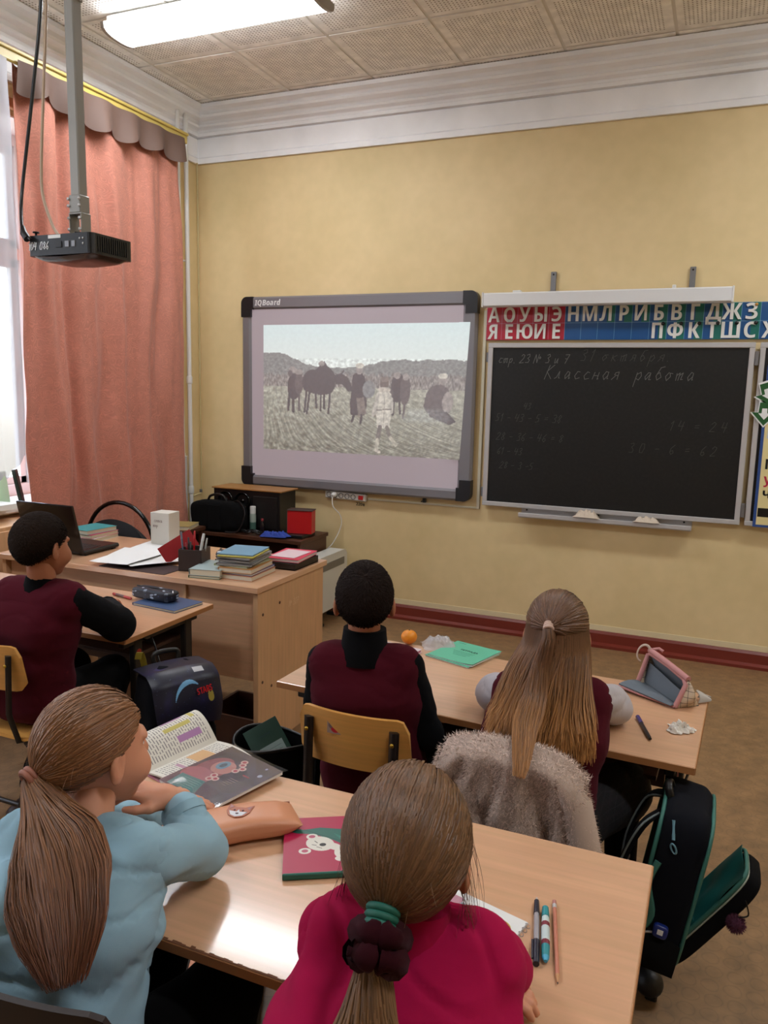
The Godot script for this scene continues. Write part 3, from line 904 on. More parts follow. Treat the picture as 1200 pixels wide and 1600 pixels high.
func build_boards() -> void:
	# interactive whiteboard
	var wb := thing("interactive_whiteboard", "interactive whiteboard in a grey frame showing a film of people and horses", "whiteboard", Vector3(1.2776, 0.865, 0.0))
	var hw := 0.8752
	var hh := 1.345
	part("glow_surface", bx(-hw + 0.06, hw - 0.08, 0.06, hh - 0.07, 0.006, 0.038), mat("board_white", Color(0.50, 0.48, 0.49), 0.45, {"emission_enabled": true, "emission": Color(0.58, 0.52, 0.545), "emission_energy_multiplier": 0.70}), wb)  # emission stands in for the projector's light falling on the whole board
	part("frame_rail", bx(-hw + 0.05, hw - 0.05, hh - 0.086, hh, 0.004, 0.055, 0.012), mats.board_grey, wb)
	part("frame_rail", bx(-hw + 0.05, hw - 0.05, 0.0, 0.076, 0.004, 0.065, 0.014), mats.board_grey, wb)
	part("frame_post", bx(-hw, -hw + 0.074, 0.05, hh - 0.05, 0.004, 0.055, 0.014), mats.board_grey, wb)
	part("frame_post", bx(hw - 0.095, hw, 0.05, hh - 0.05, 0.004, 0.055, 0.014), mats.board_grey, wb)
	for sx in [-1.0, 1.0]:
		for sy in [0.0, 1.0]:
			var c := MB.new()
			var pts := PackedVector2Array([Vector2(0, -0.05), Vector2(0, 0.045)])
			for i in 7:
				var a := PI / 2 * i / 6
				pts.append(Vector2(0.045 - 0.045 * cos(a), 0.045 + 0.045 * sin(a)))
			pts.append(Vector2(0.098, 0.09))
			pts.append(Vector2(0.098, 0.002))
			pts.append(Vector2(0.078, 0.002))
			pts.append(Vector2(0.078, -0.05))
			var out := PackedVector2Array()
			for q in pts:
				var yy: float = q.y if sy > 0.0 else -q.y
				out.append(Vector2((-hw - 0.001 + q.x) * -sx, (hh + 0.001 - 0.09 + yy) if sy > 0.0 else (-0.001 + 0.09 + yy)))
			c.prism(out, 0.003, 0.068 if sy == 0.0 else 0.06)
			part("frame_corner", c, mat("corner_dark", Color(0.10, 0.10, 0.115), 0.4), wb)
	letter("IQBoard", 0.052, mats.white_print, wb, Vector3(-0.66, hh - 0.043, 0.056), Basis(Vector3(1, 0, 0), Vector3(0.15, 1, 0), Vector3(0, 0, 1)), 0.001, true, "brand_mark")
	# the projected film, its light put into an emissive keystoned picture spilling a little over the right post
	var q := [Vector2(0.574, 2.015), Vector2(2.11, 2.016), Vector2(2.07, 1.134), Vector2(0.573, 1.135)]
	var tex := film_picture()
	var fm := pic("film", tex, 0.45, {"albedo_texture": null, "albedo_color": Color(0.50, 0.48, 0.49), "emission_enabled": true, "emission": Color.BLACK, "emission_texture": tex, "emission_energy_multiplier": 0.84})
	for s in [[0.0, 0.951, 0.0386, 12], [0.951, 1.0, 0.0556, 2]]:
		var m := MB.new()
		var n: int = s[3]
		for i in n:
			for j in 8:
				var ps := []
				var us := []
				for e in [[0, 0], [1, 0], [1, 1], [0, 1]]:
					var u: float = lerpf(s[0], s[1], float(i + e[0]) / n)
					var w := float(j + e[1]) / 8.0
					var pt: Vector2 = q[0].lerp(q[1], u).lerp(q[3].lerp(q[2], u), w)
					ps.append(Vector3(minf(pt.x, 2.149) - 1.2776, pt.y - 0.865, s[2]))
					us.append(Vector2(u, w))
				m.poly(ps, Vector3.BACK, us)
		part("projected_picture", m, fm, wb, "film frame of people and horses on grassland")
	# socket strip on the wall under it
	var ps := thing("socket_strip", "white five-socket strip with a red switch on the wall under the whiteboard", "socket strip", Vector3(1.237, 0.835, 0.0), 0.0)
	ps.rotation.z = -0.03
	part("body", bx(-0.158, 0.158, -0.026, 0.026, 0.0, 0.04, 0.006), mat("strip_white", Color(0.78, 0.77, 0.74), 0.45), ps)
	for i in 5:
		part("socket", MB.new().at(Vector3(-0.125 + i * 0.047, 0, 0.04), Basis(Vector3.RIGHT, PI / 2)).lathe([[0.019, 0.0], [0.019, 0.003], [0.015, 0.003], [0.014, -0.002], [0.001, -0.002]], Vector3.ZERO, 14), mat("socket_grey", Color(0.36, 0.35, 0.34), 0.5), ps)
	part("switch", bx(0.104, 0.140, -0.014, 0.014, 0.038, 0.046, 0.002), mat("switch_red", Color(0.72, 0.10, 0.10), 0.35), ps)
	part("plug", MB.new().at(Vector3(-0.078, 0.004, 0.045), Basis(Vector3.RIGHT, PI / 2)).lathe([[0.001, 0.035], [0.014, 0.033], [0.018, 0.01], [0.018, 0.0]], Vector3.ZERO, 12), mats.white_paint, ps)
	letter("220в", 0.03, mats.black_plastic, ps, Vector3(0.105, -0.052, 0.002), Basis.IDENTITY, 0.0006, true, "voltage_mark")
	var cd := MB.new()
	cd.tube(smooth([Vector3(1.155, 0.83, 0.075), Vector3(1.165, 0.76, 0.08), Vector3(1.205, 0.70, 0.05), Vector3(1.205, 0.62, 0.03), Vector3(1.16, 0.5, 0.06), Vector3(1.12, 0.44, 0.12), Vector3(1.10, 0.40, 0.16)]), 0.0035, 6)
	solo("heater_cord", cd, mats.white_paint, "thin white cord running from the socket strip down to the heater", "cord")
	# black clip on the wall under the whiteboard
	var cl := thing("cable_clip", "small black plastic clip on the wall under the whiteboard's lower edge", "clip", Vector3(1.82, 0.845, 0.0))
	part("body", bx(-0.012, 0.012, -0.016, 0.02, 0.0, 0.02, 0.003), mats.black_plastic, cl)
	part("arm", MB.new().tube([Vector3(-0.012, -0.005, 0.01), Vector3(-0.024, -0.012, 0.014)], 0.004, 6), mats.black_plastic, cl)
	# slim cable duct looping round the board
	var du := MB.new()
	addbx(du, 2.185, 2.205, 0.815, 2.09, 0.0, 0.014, 0.002)
	addbx(du, 1.40, 2.205, 0.815, 0.827, 0.0, 0.012, 0.002)
	solo("wall_duct", du, mat("duct_cream", Color(0.80, 0.77, 0.68), 0.5), "slim white cable duct running below and right of the whiteboard", "duct")

	# chalkboard: middle panel and a folding wing, both in aluminium frames
	var cb := thing("chalkboard", "black chalkboard panel in a light metal frame with faint chalk writing", "chalkboard", Vector3(3.0025, 0.877, 0.0))
	var slate := mat("slate", Color(0.055, 0.055, 0.055), 0.5, {"albedo_texture": tx("fine"), "uv1_triplanar": true, "uv1_scale": Vector3.ONE * 1.5, "albedo_color": Color(0.062, 0.062, 0.06)})
	part("panel", bx(-0.74, 0.74, 0.0, 0.98, 0.03, 0.045), slate, cb)
	for e in [[-0.768, 0.768, -0.026, 0.002], [-0.768, 0.768, 0.978, 1.008]]:
		part("frame_rail", bx(e[0], e[1], e[2], e[3], 0.025, 0.058, 0.003), mats.alu, cb)
	for e in [[-0.768, -0.738], [0.738, 0.768]]:
		part("frame_post", bx(e[0], e[1], 0.0, 0.98, 0.025, 0.057, 0.003), mats.alu, cb)
	for y in [0.06, 0.92]:
		part("hinge", bx(0.769, 0.789, y - 0.04, y + 0.04, 0.03, 0.064, 0.003), mats.grey_metal, cb)
		part("hinge", bx(-0.782, -0.768, y - 0.03, y + 0.03, 0.02, 0.05, 0.003), mats.grey_metal, cb)
	for e in [[-0.6, 0.1], [0.6, 0.1], [-0.6, 0.9], [0.6, 0.9]]:
		part("standoff", bx(e[0] - 0.02, e[0] + 0.02, e[1] - 0.02, e[1] + 0.02, 0.0, 0.03), mats.grey_metal, cb)
	var w1 := MB.new()
	pen_text(w1, "стр. 23 № 3 и 7", Vector3(-0.705, 0.885, 0.0455), 0.055, 0.0035)
	pen_text(w1, "Классная  работа", Vector3(-0.41, 0.79, 0.0455), 0.085, 0.0035, 0.3, 0.22)
	part("chalk_writing", w1, mats.chalk, cb).set_meta("kind", "stuff")
	var w2 := MB.new()
	pen_text(w2, "31 октября.", Vector3(-0.20, 0.90, 0.0455), 0.07, 0.003, 0.3, 0.32)
	pen_text(w2, "51 - 43 - 5 = 38", Vector3(-0.71, 0.52, 0.0455), 0.05, 0.003)
	pen_text(w2, "28 - 36 - 46 = 8", Vector3(-0.70, 0.40, 0.0455), 0.05, 0.003)
	pen_text(w2, "61 - 43", Vector3(-0.69, 0.31, 0.0455), 0.045, 0.003)
	pen_text(w2, "28 - 3 -5", Vector3(-0.67, 0.22, 0.0455), 0.045, 0.003)
	pen_text(w2, "43", Vector3(-0.53, 0.60, 0.0455), 0.04, 0.003)
	pen_text(w2, "30 - 6 = 62", Vector3(0.12, 0.36, 0.0455), 0.06, 0.003, 0.2, 0.5)
	pen_text(w2, "14 = 24", Vector3(0.34, 0.50, 0.0455), 0.06, 0.003, 0.2, 0.5)
	part("chalk_writing", w2, mats.chalk_faint, cb).set_meta("kind", "stuff")
	var wg := thing("chalkboard_wing", "narrow black folding wing of the chalkboard with a poster on it", "chalkboard", Vector3(3.795, 0.877, 0.0))
	part("panel", bx(0.025, 0.72, 0.0, 0.98, 0.03, 0.045), slate, wg)
	part("frame_rail", bx(0.0, 0.745, -0.026, 0.002, 0.025, 0.058, 0.003), mats.alu, wg)
	part("frame_rail", bx(0.0, 0.745, 0.978, 1.008, 0.025, 0.058, 0.003), mats.alu, wg)
	part("frame_post", bx(0.0, 0.028, 0.0, 0.98, 0.025, 0.057, 0.003), mats.alu, wg)
	part("frame_post", bx(0.717, 0.745, 0.0, 0.98, 0.025, 0.057, 0.003), mats.alu, wg)
	part("standoff", bx(0.3, 0.34, 0.4, 0.44, 0.0, 0.03), mats.grey_metal, wg)
	# grammar poster on the wing: pale yellow with blue border and coloured words
	var po := thing("wing_poster", "pale yellow poster with blue border and black words on the chalkboard wing", "poster", Vector3(3.838, 0.85, 0.058))
	var pp := Paint.new(256, 400, Color(0.86, 0.80, 0.58))
	pp.rect(0, 0, 256, 6, Color(0.16, 0.28, 0.52)).rect(0, 394, 256, 6, Color(0.16, 0.28, 0.52)).rect(0, 0, 7, 400, Color(0.16, 0.28, 0.52)).rect(249, 0, 7, 400, Color(0.16, 0.28, 0.52))
	pp.rect(14, 222, 220, 30, Color(0.72, 0.76, 0.82)).rect(14, 262, 220, 34, Color(0.86, 0.68, 0.66)).rect(14, 302, 220, 40, Color(0.72, 0.76, 0.80))
	part("sheet", MB.new().box(Vector3(0.29, 0.455, 0.004), Vector3(0.58, 0.91, 0.004), 0.0), pic("wing_poster", pp.tex(), 0.5), po)
	for s in [["Глагол", 0.08, 0.36, mats.black_plastic], ["узнаю", 0.075, 0.275, mat("word_red", Color(0.72, 0.10, 0.25), 0.6)], ["читаю", 0.075, 0.195, mats.black_plastic]]:
		var lt := letter(s[0], s[1], s[3], po, Vector3(0.03 + 0.135, s[2], 0.0065), Basis.IDENTITY, 0.0006, true, "word")
		lt.position.x = 0.036 + lt.mesh.get_aabb().size.x / 2
	part("dark_picture", bx(0.02, 0.09, 0.06, 0.11, 0.006, 0.0075), mats.black_plastic, po)
	# green arrow cards with white edges pinned over the poster's corner
	for s in [[3.855, 1.60, "green paper arrow card with white edge at the poster's top corner", 0.35], [3.845, 1.49, "lower green paper arrow card with a white arrow on it", 0.0]]:
		var ar := thing("arrow_card", s[2], "paper card", Vector3(s[0], s[1], 0.067), 0.0)
		ar.rotation.z = s[3]
		var out := PackedVector2Array([Vector2(-0.03, 0.075), Vector2(0.03, 0.075), Vector2(0.035, 0.01), Vector2(0.075, 0.01), Vector2(0.0, -0.075), Vector2(-0.075, 0.01), Vector2(-0.035, 0.01)])
		var inn := PackedVector2Array()
		var tip := PackedVector2Array()
		for q2 in out:
			inn.append(q2 * 0.86)
			tip.append(q2 * 0.42)
		part("white_edge", MB.new().prism(out, 0.0, 0.0012), mats.white_print, ar)
		part("card", MB.new().prism(inn, 0.0012, 0.0022), mat("arrow_green", Color(0.10, 0.32, 0.13), 0.6), ar)
		part("arrow_mark", MB.new().prism(tip, 0.0022, 0.003), mats.white_print, ar)
	# chalk ledge with two rags
	var lg := thing("chalk_ledge", "metal chalk ledge fixed on the wall below the chalkboard", "ledge", Vector3(3.0, 0.80, 0.0))
	part("tray", bx(-0.515, 0.515, -0.005, 0.012, 0.0, 0.09, 0.004), mats.alu, lg)
	part("lip", bx(-0.515, 0.515, 0.0, 0.026, 0.083, 0.095, 0.003), mats.alu, lg)
	part("back_plate", bx(-0.515, 0.515, 0.0, 0.05, 0.0, 0.006, 0.002), mats.alu, lg)
	for x in [-0.48, -0.03, 0.47]:
		part("screw", MB.new().ball(Vector3(x, 0.035, 0.007), Vector3(0.006, 0.006, 0.003), 8, 5), mats.black_metal, lg)
	for s in [[2.905, 0.155, "crumpled pale rag on the left half of the chalk ledge"], [3.262, 0.15, "flatter crumpled rag on the right half of the chalk ledge"]]:
		var nz := noise(int(s[0] * 50), 12.0, 3)
		var flatn := 0.7 if s[0] > 3.0 else 1.0
		var m := MB.new()
		m.sheet(26, 16, func(u: float, v: float) -> Vector3:
			var x: float = (u - 0.5) * s[1] + 0.012 * nz.get_noise_2d(u * 0.4, v * 0.5)
			var z := lerpf(0.012, 0.104, v)
			var edge := minf(minf(u, 1.0 - u) * 5.0, 1.0) * minf(minf(v, 1.0 - v) * 4.0, 1.0)
			return Vector3(x, 0.8135 + 0.014 * smoothstep(0.6, 0.9, v) + edge * flatn * (0.034 + 0.045 * absf(nz.get_noise_2d(u * 0.35 + 3.0, v * 0.25))), z), 0.002)
		var o := solo("rag", m, cloth("rag_cloth", Color(0.80, 0.74, 0.67)), s[2], "rag", "rags on the chalk ledge")
		o.position.x = s[0]
	# unlit white lamp bar over the chalkboard, on two metal brackets
	var lb := thing("board_lamp", "long white board lamp, switched off, fixed above the chalkboard", "lamp", Vector3(2.92, 2.14, 0.0))
	part("housing", bx(-0.712, 0.712, -0.042, 0.042, 0.075, 0.145, 0.008), mat("lamp_white", Color(0.84, 0.84, 0.84), 0.4), lb)
	part("end_cap", bx(0.705, 0.716, -0.045, 0.045, 0.07, 0.15, 0.004), mats.white_paint, lb)
	part("end_cap", bx(-0.716, -0.705, -0.045, 0.045, 0.07, 0.15, 0.004), mats.white_paint, lb)
	for x in [-0.305, 0.49]:
		part("bracket", bx(x - 0.016, x + 0.016, 0.0, 0.172, 0.0, 0.02, 0.002), mats.grey_metal, lb)
		part("bracket_arm", bx(x - 0.012, x + 0.012, 0.03, 0.05, 0.0, 0.09, 0.002), mats.grey_metal, lb)
		part("screw", MB.new().ball(Vector3(x, 0.155, 0.021), Vector3(0.006, 0.006, 0.003), 8, 5), mats.black_metal, lb)
	part("cable_tab", bx(-0.53, -0.48, 0.042, 0.056, 0.08, 0.12, 0.002), mats.white_paint, lb)
	part("cable_tab", bx(0.39, 0.41, 0.042, 0.062, 0.08, 0.12, 0.002), mats.white_paint, lb)
	# letter strip: red cells for vowels, blue for consonants
	var al := thing("alphabet_poster", "long alphabet strip with white letters on red and blue squares above the chalkboard", "poster", Vector3(2.205, 1.905, 0.012))
	var N := 20
	var cw := 0.0985
	var ap := Paint.new(N * 48, 96, Color(0.09, 0.28, 0.50))
	for i in N:
		for j in 2:
			var red := i < 5
			var c := Color(0.66, 0.06, 0.17) if red else Color(0.07, 0.30, 0.52)
			ap.rect(i * 48, j * 48, 48, 48, c)
			if i > 6 and (j == 0 or i > 9):
				ap.rect(i * 48 + 26, j * 48, 22, 48, Color(0.06, 0.40, 0.36))
			ap.rect(i * 48, j * 48, 48, 1, Color(0.72, 0.80, 0.88, 0.7)).rect(i * 48, j * 48, 1, 48, Color(0.72, 0.80, 0.88, 0.7))
	var wv := MB.new()
	wv.sheet(80, 4, func(u: float, v: float) -> Vector3: return Vector3(u * N * cw, lerpf(0.205, 0.0, v), 0.003 * sin(u * 23.0) * v + 0.004 * v), 0.0012)
	part("strip", wv, pic("alphabet", ap.tex(), 0.35), al)
	var rows := [["А", "О", "У", "Ы", "Э", "Н", "М", "Л", "Р", "Й", "Б", "В", "Г", "Д", "Ж", "З", "", "", "", ""], ["Я", "Ё", "Ю", "И", "Е", "", "", "", "", "", "П", "Ф", "К", "Т", "Ш", "С", "Х", "Ц", "Ч", "Щ"]]
	var lm := mat("poster_letter", Color(0.86, 0.86, 0.84), 0.45)
	for j in 2:
		for i in N:
			if rows[j][i] == "":
				continue
			letter(rows[j][i], 0.125, lm, al, Vector3((i + 0.5) * cw, 0.153 if j == 0 else 0.05, 0.0095), Basis.from_scale(Vector3(0.92, 1, 1)), 0.001)
	for i in range(10, 16):
		part("magnet", MB.new().at(Vector3((i + 0.8) * cw, 0.09, 0.012), Basis(Vector3.RIGHT, PI / 2)).lathe([[0.001, 0.006], [0.009, 0.005], [0.011, 0.0]], Vector3.ZERO, 10), mats.black_plastic, al)
	part("pin", MB.new().ball(Vector3(15.75 * cw, 0.19, 0.012), Vector3(0.009, 0.009, 0.006), 10, 6), mat("pin_yellow", Color(0.75, 0.55, 0.25), 0.4), al)

# ------------------------------------------------------------------ projector
func build_projector() -> void:
	var o := thing("projector", "black ceiling projector on a grey metal pole with a number written on it", "projector", Vector3(1.33, 0.0, 2.58))
	var bk: Material = mats.black_plastic
	var body := MB.new()
	var rr := PackedVector2Array()
	for k in 4:
		for i in 5:
			var a := PI / 2 * k + PI / 8 * i
			rr.append(Vector2([1, -1, -1, 1][k] * 0.135 + cos(a) * 0.02, [1, 1, -1, -1][k] * 0.09 + sin(a) * 0.02))
	body.at(Vector3.ZERO, Basis(Vector3.RIGHT, -PI / 2))
	body.prism(rr, 2.045, 2.118)
	part("body", body, bk, o)
	# rounded shell on the underside (the projector hangs upside down)
	var sh := MB.new()
	sh.sheet(24, 18, func(u: float, v: float) -> Vector3:
		var x := (u - 0.5) * 0.30
		var z := (v - 0.5) * 0.21
		var e := pow(absf(u * 2 - 1), 6.0) + pow(absf(v * 2 - 1), 6.0)
		return Vector3(x, 2.046 - 0.018 * (1.0 - minf(e, 1.0)) - 0.006 * (1.0 - absf(u * 2 - 1)), z), 0.0)
	part("shell", sh, mat("projector_shell", Color(0.20, 0.13, 0.12), 0.25), o)
	for i in 14:
		part("vent_rib", bx(0.154, 0.158, 2.055, 2.11, -0.075 + i * 0.0115, -0.07 + i * 0.0115), mats.black_metal, o)
	for q in [[0.0, 0.03], [0.04, 0.02], [0.07, 0.018]]:
		part("port", bx(q[0] - q[1] / 2, q[0] + q[1] / 2, 2.07, 2.092, 0.108, 0.113, 0.001), mats.grey_metal if q[1] < 0.025 else mats.black_metal, o)
	for q in [Vector3(0.10, 2.098, 0.111), Vector3(0.115, 2.098, 0.111), Vector3(0.115, 2.08, 0.111)]:
		part("screw", MB.new().ball(q, Vector3(0.004, 0.004, 0.002), 8, 5), mats.alu, o)
	part("label", bx(-0.05, 0.01, 2.104, 2.116, 0.1105, 0.1112), mats.paper, o)
	part("number", pen_text(MB.new(), "104 086", Vector3(-0.150, 2.066, 0.1115), 0.028, 0.0035, 0.1, 0.08), mats.white_print, o)
	part("foot", MB.new().lathe([[0.004, 0.0], [0.004, 0.012], [0.012, 0.013], [0.012, 0.018], [0.001, 0.019]], Vector3(-0.13, 2.118, 0.09), 10), bk, o)
	part("lens", MB.new().at(Vector3(0.06, 2.08, -0.11), Basis(Vector3.RIGHT, -PI / 2)).lathe([[0.03, 0.0], [0.03, 0.025], [0.026, 0.026], [0.024, 0.012], [0.001, 0.016]], Vector3.ZERO, 16), mats.black_gloss, o)
	part("mount_plate", MB.new().box(Vector3(0.0, 2.124, 0.0), Vector3(0.2, 0.006, 0.05), 0.001).at(Vector3.ZERO, Basis(UP, 0.8)).box(Vector3(0.0, 2.122, 0.0), Vector3(0.05, 0.006, 0.24), 0.001), mats.black_metal, o)
	var gm := mat("pole_grey", Color(0.56, 0.55, 0.53), 0.45, {"metallic": 0.3})
	part("mount_bracket", MB.new().box(Vector3(-0.028, 2.165, 0), Vector3(0.005, 0.085, 0.05), 0.001).box(Vector3(0.028, 2.165, 0), Vector3(0.005, 0.085, 0.05), 0.001).box(Vector3(0, 2.208, 0), Vector3(0.062, 0.006, 0.05), 0.001), gm, o)
	for sx in [-1.0, 1.0]:
		for y in [2.15, 2.19, 2.235, 2.26]:
			part("bolt", MB.new().at(Vector3(0.026 * sx, y, 0.027), Basis(Vector3.RIGHT, PI / 2)).lathe([[0.001, 0.006], [0.006, 0.005], [0.006, 0.0]], Vector3.ZERO, 8), mats.alu, o)
	part("pole", bx(-0.022, 0.022, 2.205, 3.49, -0.022, 0.022, 0.004), gm, o)
	part("pole_sleeve", bx(-0.027, 0.027, 2.21, 2.275, -0.026, 0.026, 0.003), gm, o)
	part("pole_upper", bx(-0.027, 0.027, 2.95, 3.495, -0.026, 0.026, 0.003), gm, o)
	for i in 9:
		part("slot", bx(0.027, 0.0282, 2.99 + i * 0.05, 3.015 + i * 0.05, -0.006, 0.006), mats.black_metal, o)
	part("ceiling_plate", bx(-0.09, 0.09, 3.485, 3.50, -0.09, 0.09, 0.003), gm, o)
	# cables from the ceiling
	var c1 := MB.new()
	c1.tube(smooth([Vector3(-0.10, 3.5, 0.02), Vector3(-0.125, 3.0, 0.02), Vector3(-0.19, 2.65, 0.02), Vector3(-0.245, 2.35, 0.03), Vector3(-0.24, 2.25, 0.05), Vector3(-0.20, 2.17, 0.09), Vector3(-0.165, 2.13, 0.115), Vector3(-0.12, 2.10, 0.125)]), 0.0065, 8)
	part("power_cable", c1, mats.black_plastic, o)
	part("cable_plug", MB.new().tube([Vector3(-0.185, 2.155, 0.10), Vector3(-0.16, 2.125, 0.118), Vector3(-0.14, 2.105, 0.122)], [0.009, 0.014, 0.014], 8), mats.black_plastic, o)
	var c2 := MB.new()
	c2.tube(smooth([Vector3(-0.07, 3.5, 0.03), Vector3(-0.09, 3.0, 0.03), Vector3(-0.125, 2.65, 0.03), Vector3(-0.15, 2.4, 0.03), Vector3(-0.14, 2.28, 0.04), Vector3(-0.09, 2.17, 0.05), Vector3(-0.05, 2.125, 0.06)]), 0.0055, 8)
	part("signal_cable", c2, mat("cable_cream", Color(0.70, 0.60, 0.50), 0.5), o)

# ------------------------------------------------------------------ teacher's desk and what stands on and behind it
const TH := 0.75

# a closed book: pages between two covers, spine on the -x side
func book(o: Vector3, turn: float, w: float, d: float, h: float, cover: Color, label: String, group := "", page := Color(0.80, 0.76, 0.66)) -> Node3D:
	var t := thing("book", label, "book", o, turn, group)
	var cm := mat("cover_" + cover.to_html(), cover, 0.45)
	part("pages", bx(-w / 2 + 0.003, w / 2 - 0.003, 0.0015, h - 0.0015, -d / 2 + 0.003, d / 2 - 0.003), mat("pages_" + page.to_html(), page, 0.85), t)
	part("cover", MB.new().box(Vector3(0, h - 0.00075, 0), Vector3(w, 0.0015, d), 0.0004).box(Vector3(0, 0.00075, 0), Vector3(w, 0.0015, d), 0.0004).box(Vector3(-w / 2, h / 2, 0), Vector3(0.002, h, d), 0.0008), cm, t)
	return t

func build_teacher_corner() -> void:
	var x0 := 0.42
	var x1 := 1.905
	var z0 := 1.62
	var z1 := 2.255
	var t := thing("teacher_desk", "large beech laminate teacher's desk with closed front and side panel", "desk", Vector3.ZERO)
	part("tabletop", bx(x0, x1, TH - 0.026, TH, z0, z1, 0.002), mats.wood_x, t)
	part("side_panel", bx(x1 - 0.035, x1 - 0.011, 0.0, TH - 0.026, z0 + 0.02, z1 - 0.02, 0.0015), mats.wood_y, t)
	part("side_panel", bx(x0 + 0.015, x0 + 0.039, 0.0, TH - 0.026, z0 + 0.02, z1 - 0.02, 0.0015), mats.wood_y, t)
	part("front_panel", bx(x0 + 0.039, x1 - 0.035, 0.32, TH - 0.026, z1 - 0.07, z1 - 0.05, 0.0015), mats.wood_front, t)
	part("front_batten", bx(1.50, 1.515, 0.36, TH - 0.026, z1 - 0.052, z1 - 0.036, 0.001), mats.wood_y, t)
	for q in [[x1 - 0.4, 0.66], [x1 - 0.45, 0.66]]:
		part("screw_cap", MB.new().at(Vector3(q[0], q[1], z1 - 0.05), Basis(Vector3.RIGHT, PI / 2)).lathe([[0.001, 0.002], [0.006, 0.002], [0.007, 0.0]], Vector3.ZERO, 10), mats.wood_dark, t)
	for q in [[0.62, z1 - 0.06], [0.64, z1 - 0.2], [0.32, z1 - 0.055], [0.28, z1 - 0.13]]:
		part("screw_cap", MB.new().at(Vector3(x1 - 0.011, q[0], q[1]), Basis(Vector3.BACK, -PI / 2)).lathe([[0.001, 0.002], [0.006, 0.002], [0.007, 0.0]], Vector3.ZERO, 10), mats.wood_dark, t)
	part("chalk_scrawl", pen_text(MB.new(), "№ 307", Vector3(x1 - 0.0108, 0.60, z1 - 0.28), 0.03, 0.0025, 0.2, 0.1, Basis(UP, PI / 2)), mat("scrawl", Color(0.85, 0.72, 0.58), 0.7), t)
	# low wooden crate under the desk
	var cr := thing("footrest_crate", "low open dark brown wooden crate on the floor under the teacher's desk", "crate", Vector3(1.72, 0.0, 2.06))
	for q in [[-0.13, 0.13, 0.0, 0.13, 0.115, 0.13], [-0.13, 0.13, 0.0, 0.13, -0.15, -0.135], [-0.145, -0.13, 0.0, 0.13, -0.15, 0.13], [0.115, 0.13, 0.0, 0.13, -0.135, 0.115], [-0.13, 0.115, 0.0, 0.012, -0.135, 0.115]]:
		part("board", bx(q[0], q[1], q[2], q[3], q[4], q[5], 0.001), mats.wood_dark, cr)

	# laptop, lid towards the class
	var lp := thing("laptop", "open black laptop with its lid towards the pupils on the teacher's desk", "laptop", Vector3(0.665, TH, 2.12))
	part("base", bx(-0.18, 0.18, 0.006, 0.026, -0.25, -0.005, 0.008), mats.black_plastic, lp)
	part("palm_rest", bx(-0.172, 0.172, 0.026, 0.0268, -0.245, -0.02), mat("laptop_red", Color(0.16, 0.06, 0.06), 0.3), lp)
	for r in 5:
		for k in 12:
			part("key", bx(-0.155 + k * 0.026, -0.133 + k * 0.026, 0.0266, 0.0286, -0.145 + r * 0.022, -0.126 + r * 0.022, 0.001), mats.black_plastic, lp)
	for q in [-0.16, 0.16]:
		part("rubber_foot", bx(q - 0.012, q + 0.012, 0.0, 0.007, -0.23, -0.21, 0.001), mats.black_metal, lp)
		part("rubber_foot", bx(q - 0.012, q + 0.012, 0.0, 0.007, -0.04, -0.02, 0.001), mats.black_metal, lp)
	var lid := MB.new()
	lid.at(Vector3(0, 0.018, 0.0), Basis(Vector3.RIGHT, deg_to_rad(14)))
	lid.box(Vector3(0, 0.122, 0), Vector3(0.36, 0.244, 0.012), 0.005)
	var ln := part("lid", lid, mats.black_gloss, lp)
	var sc := MB.new()
	sc.at(Vector3(0, 0.018, 0.0), Basis(Vector3.RIGHT, deg_to_rad(14)))
	sc.quad(Vector3(0.165, 0.228, -0.0065), Vector3(-0.165, 0.228, -0.0065), Vector3(-0.165, 0.022, -0.0065), Vector3(0.165, 0.022, -0.0065), Vector3.FORWARD)
	part("display", sc, mat("display_off", Color(0.06, 0.07, 0.09), 0.1), ln)

	# three notebooks piled behind the laptop
	book(Vector3(0.55, TH, 1.74), 0.1, 0.17, 0.21, 0.02, Color(0.80, 0.80, 0.78), "white notebook at the bottom of the pile behind the laptop")
	book(Vector3(0.55, TH + 0.02, 1.74), 0.0, 0.165, 0.205, 0.02, Color(0.70, 0.16, 0.34), "pink notebook in the middle of the pile behind the laptop")
	book(Vector3(0.54, TH + 0.04, 1.74), -0.08, 0.16, 0.205, 0.022, Color(0.20, 0.55, 0.56), "teal notebook on top of the pile behind the laptop")
	# loose sheets
	var sheets := [[1.02, 1.98, 0.3, 0.0, "white paper sheet lying under the others by the laptop"], [1.14, 2.02, -0.1, 0.006, "white paper sheet in the middle of the loose papers"], [1.22, 2.06, -0.55, 0.012, "white paper sheet turned askew on top of the loose papers"], [1.02, 1.80, 0.15, 0.006, "single white paper sheet further back beside the red card"], [1.10, 2.10, 0.05, 0.018, "white paper sheet at the front edge of the teacher's desk"]]
	for s in sheets:
		var m := MB.new()
		m.sheet(8, 8, func(u: float, v: float) -> Vector3: return Vector3((u - 0.5) * 0.21, 0.0012 + 0.0035 * pow(absf(u - 0.5) * 2.0, 3.0) + 0.002 * sin(u * 4.0 + v * 5.0) * v, (v - 0.5) * 0.297), 0.0003)
		var o := solo("paper_sheet", m, mats.paper, s[4], "paper", "loose sheets on the teacher's desk")
		o.position = Vector3(s[0], TH + s[3] + 0.001, s[1])
		o.rotation.y = s[2]
	solo("dark_folder", bx(1.05, 1.42, TH, TH + 0.003, 2.08, 2.245, 0.0008), mat("folder_brown", Color(0.20, 0.13, 0.12), 0.6), "thin dark brown folder at the front edge under the papers", "folder")
	# pen holder
	var ph := thing("pen_holder", "square dark brown pen holder full of pens on the teacher's desk", "pen holder", Vector3(1.465, TH, 2.085), 0.25)
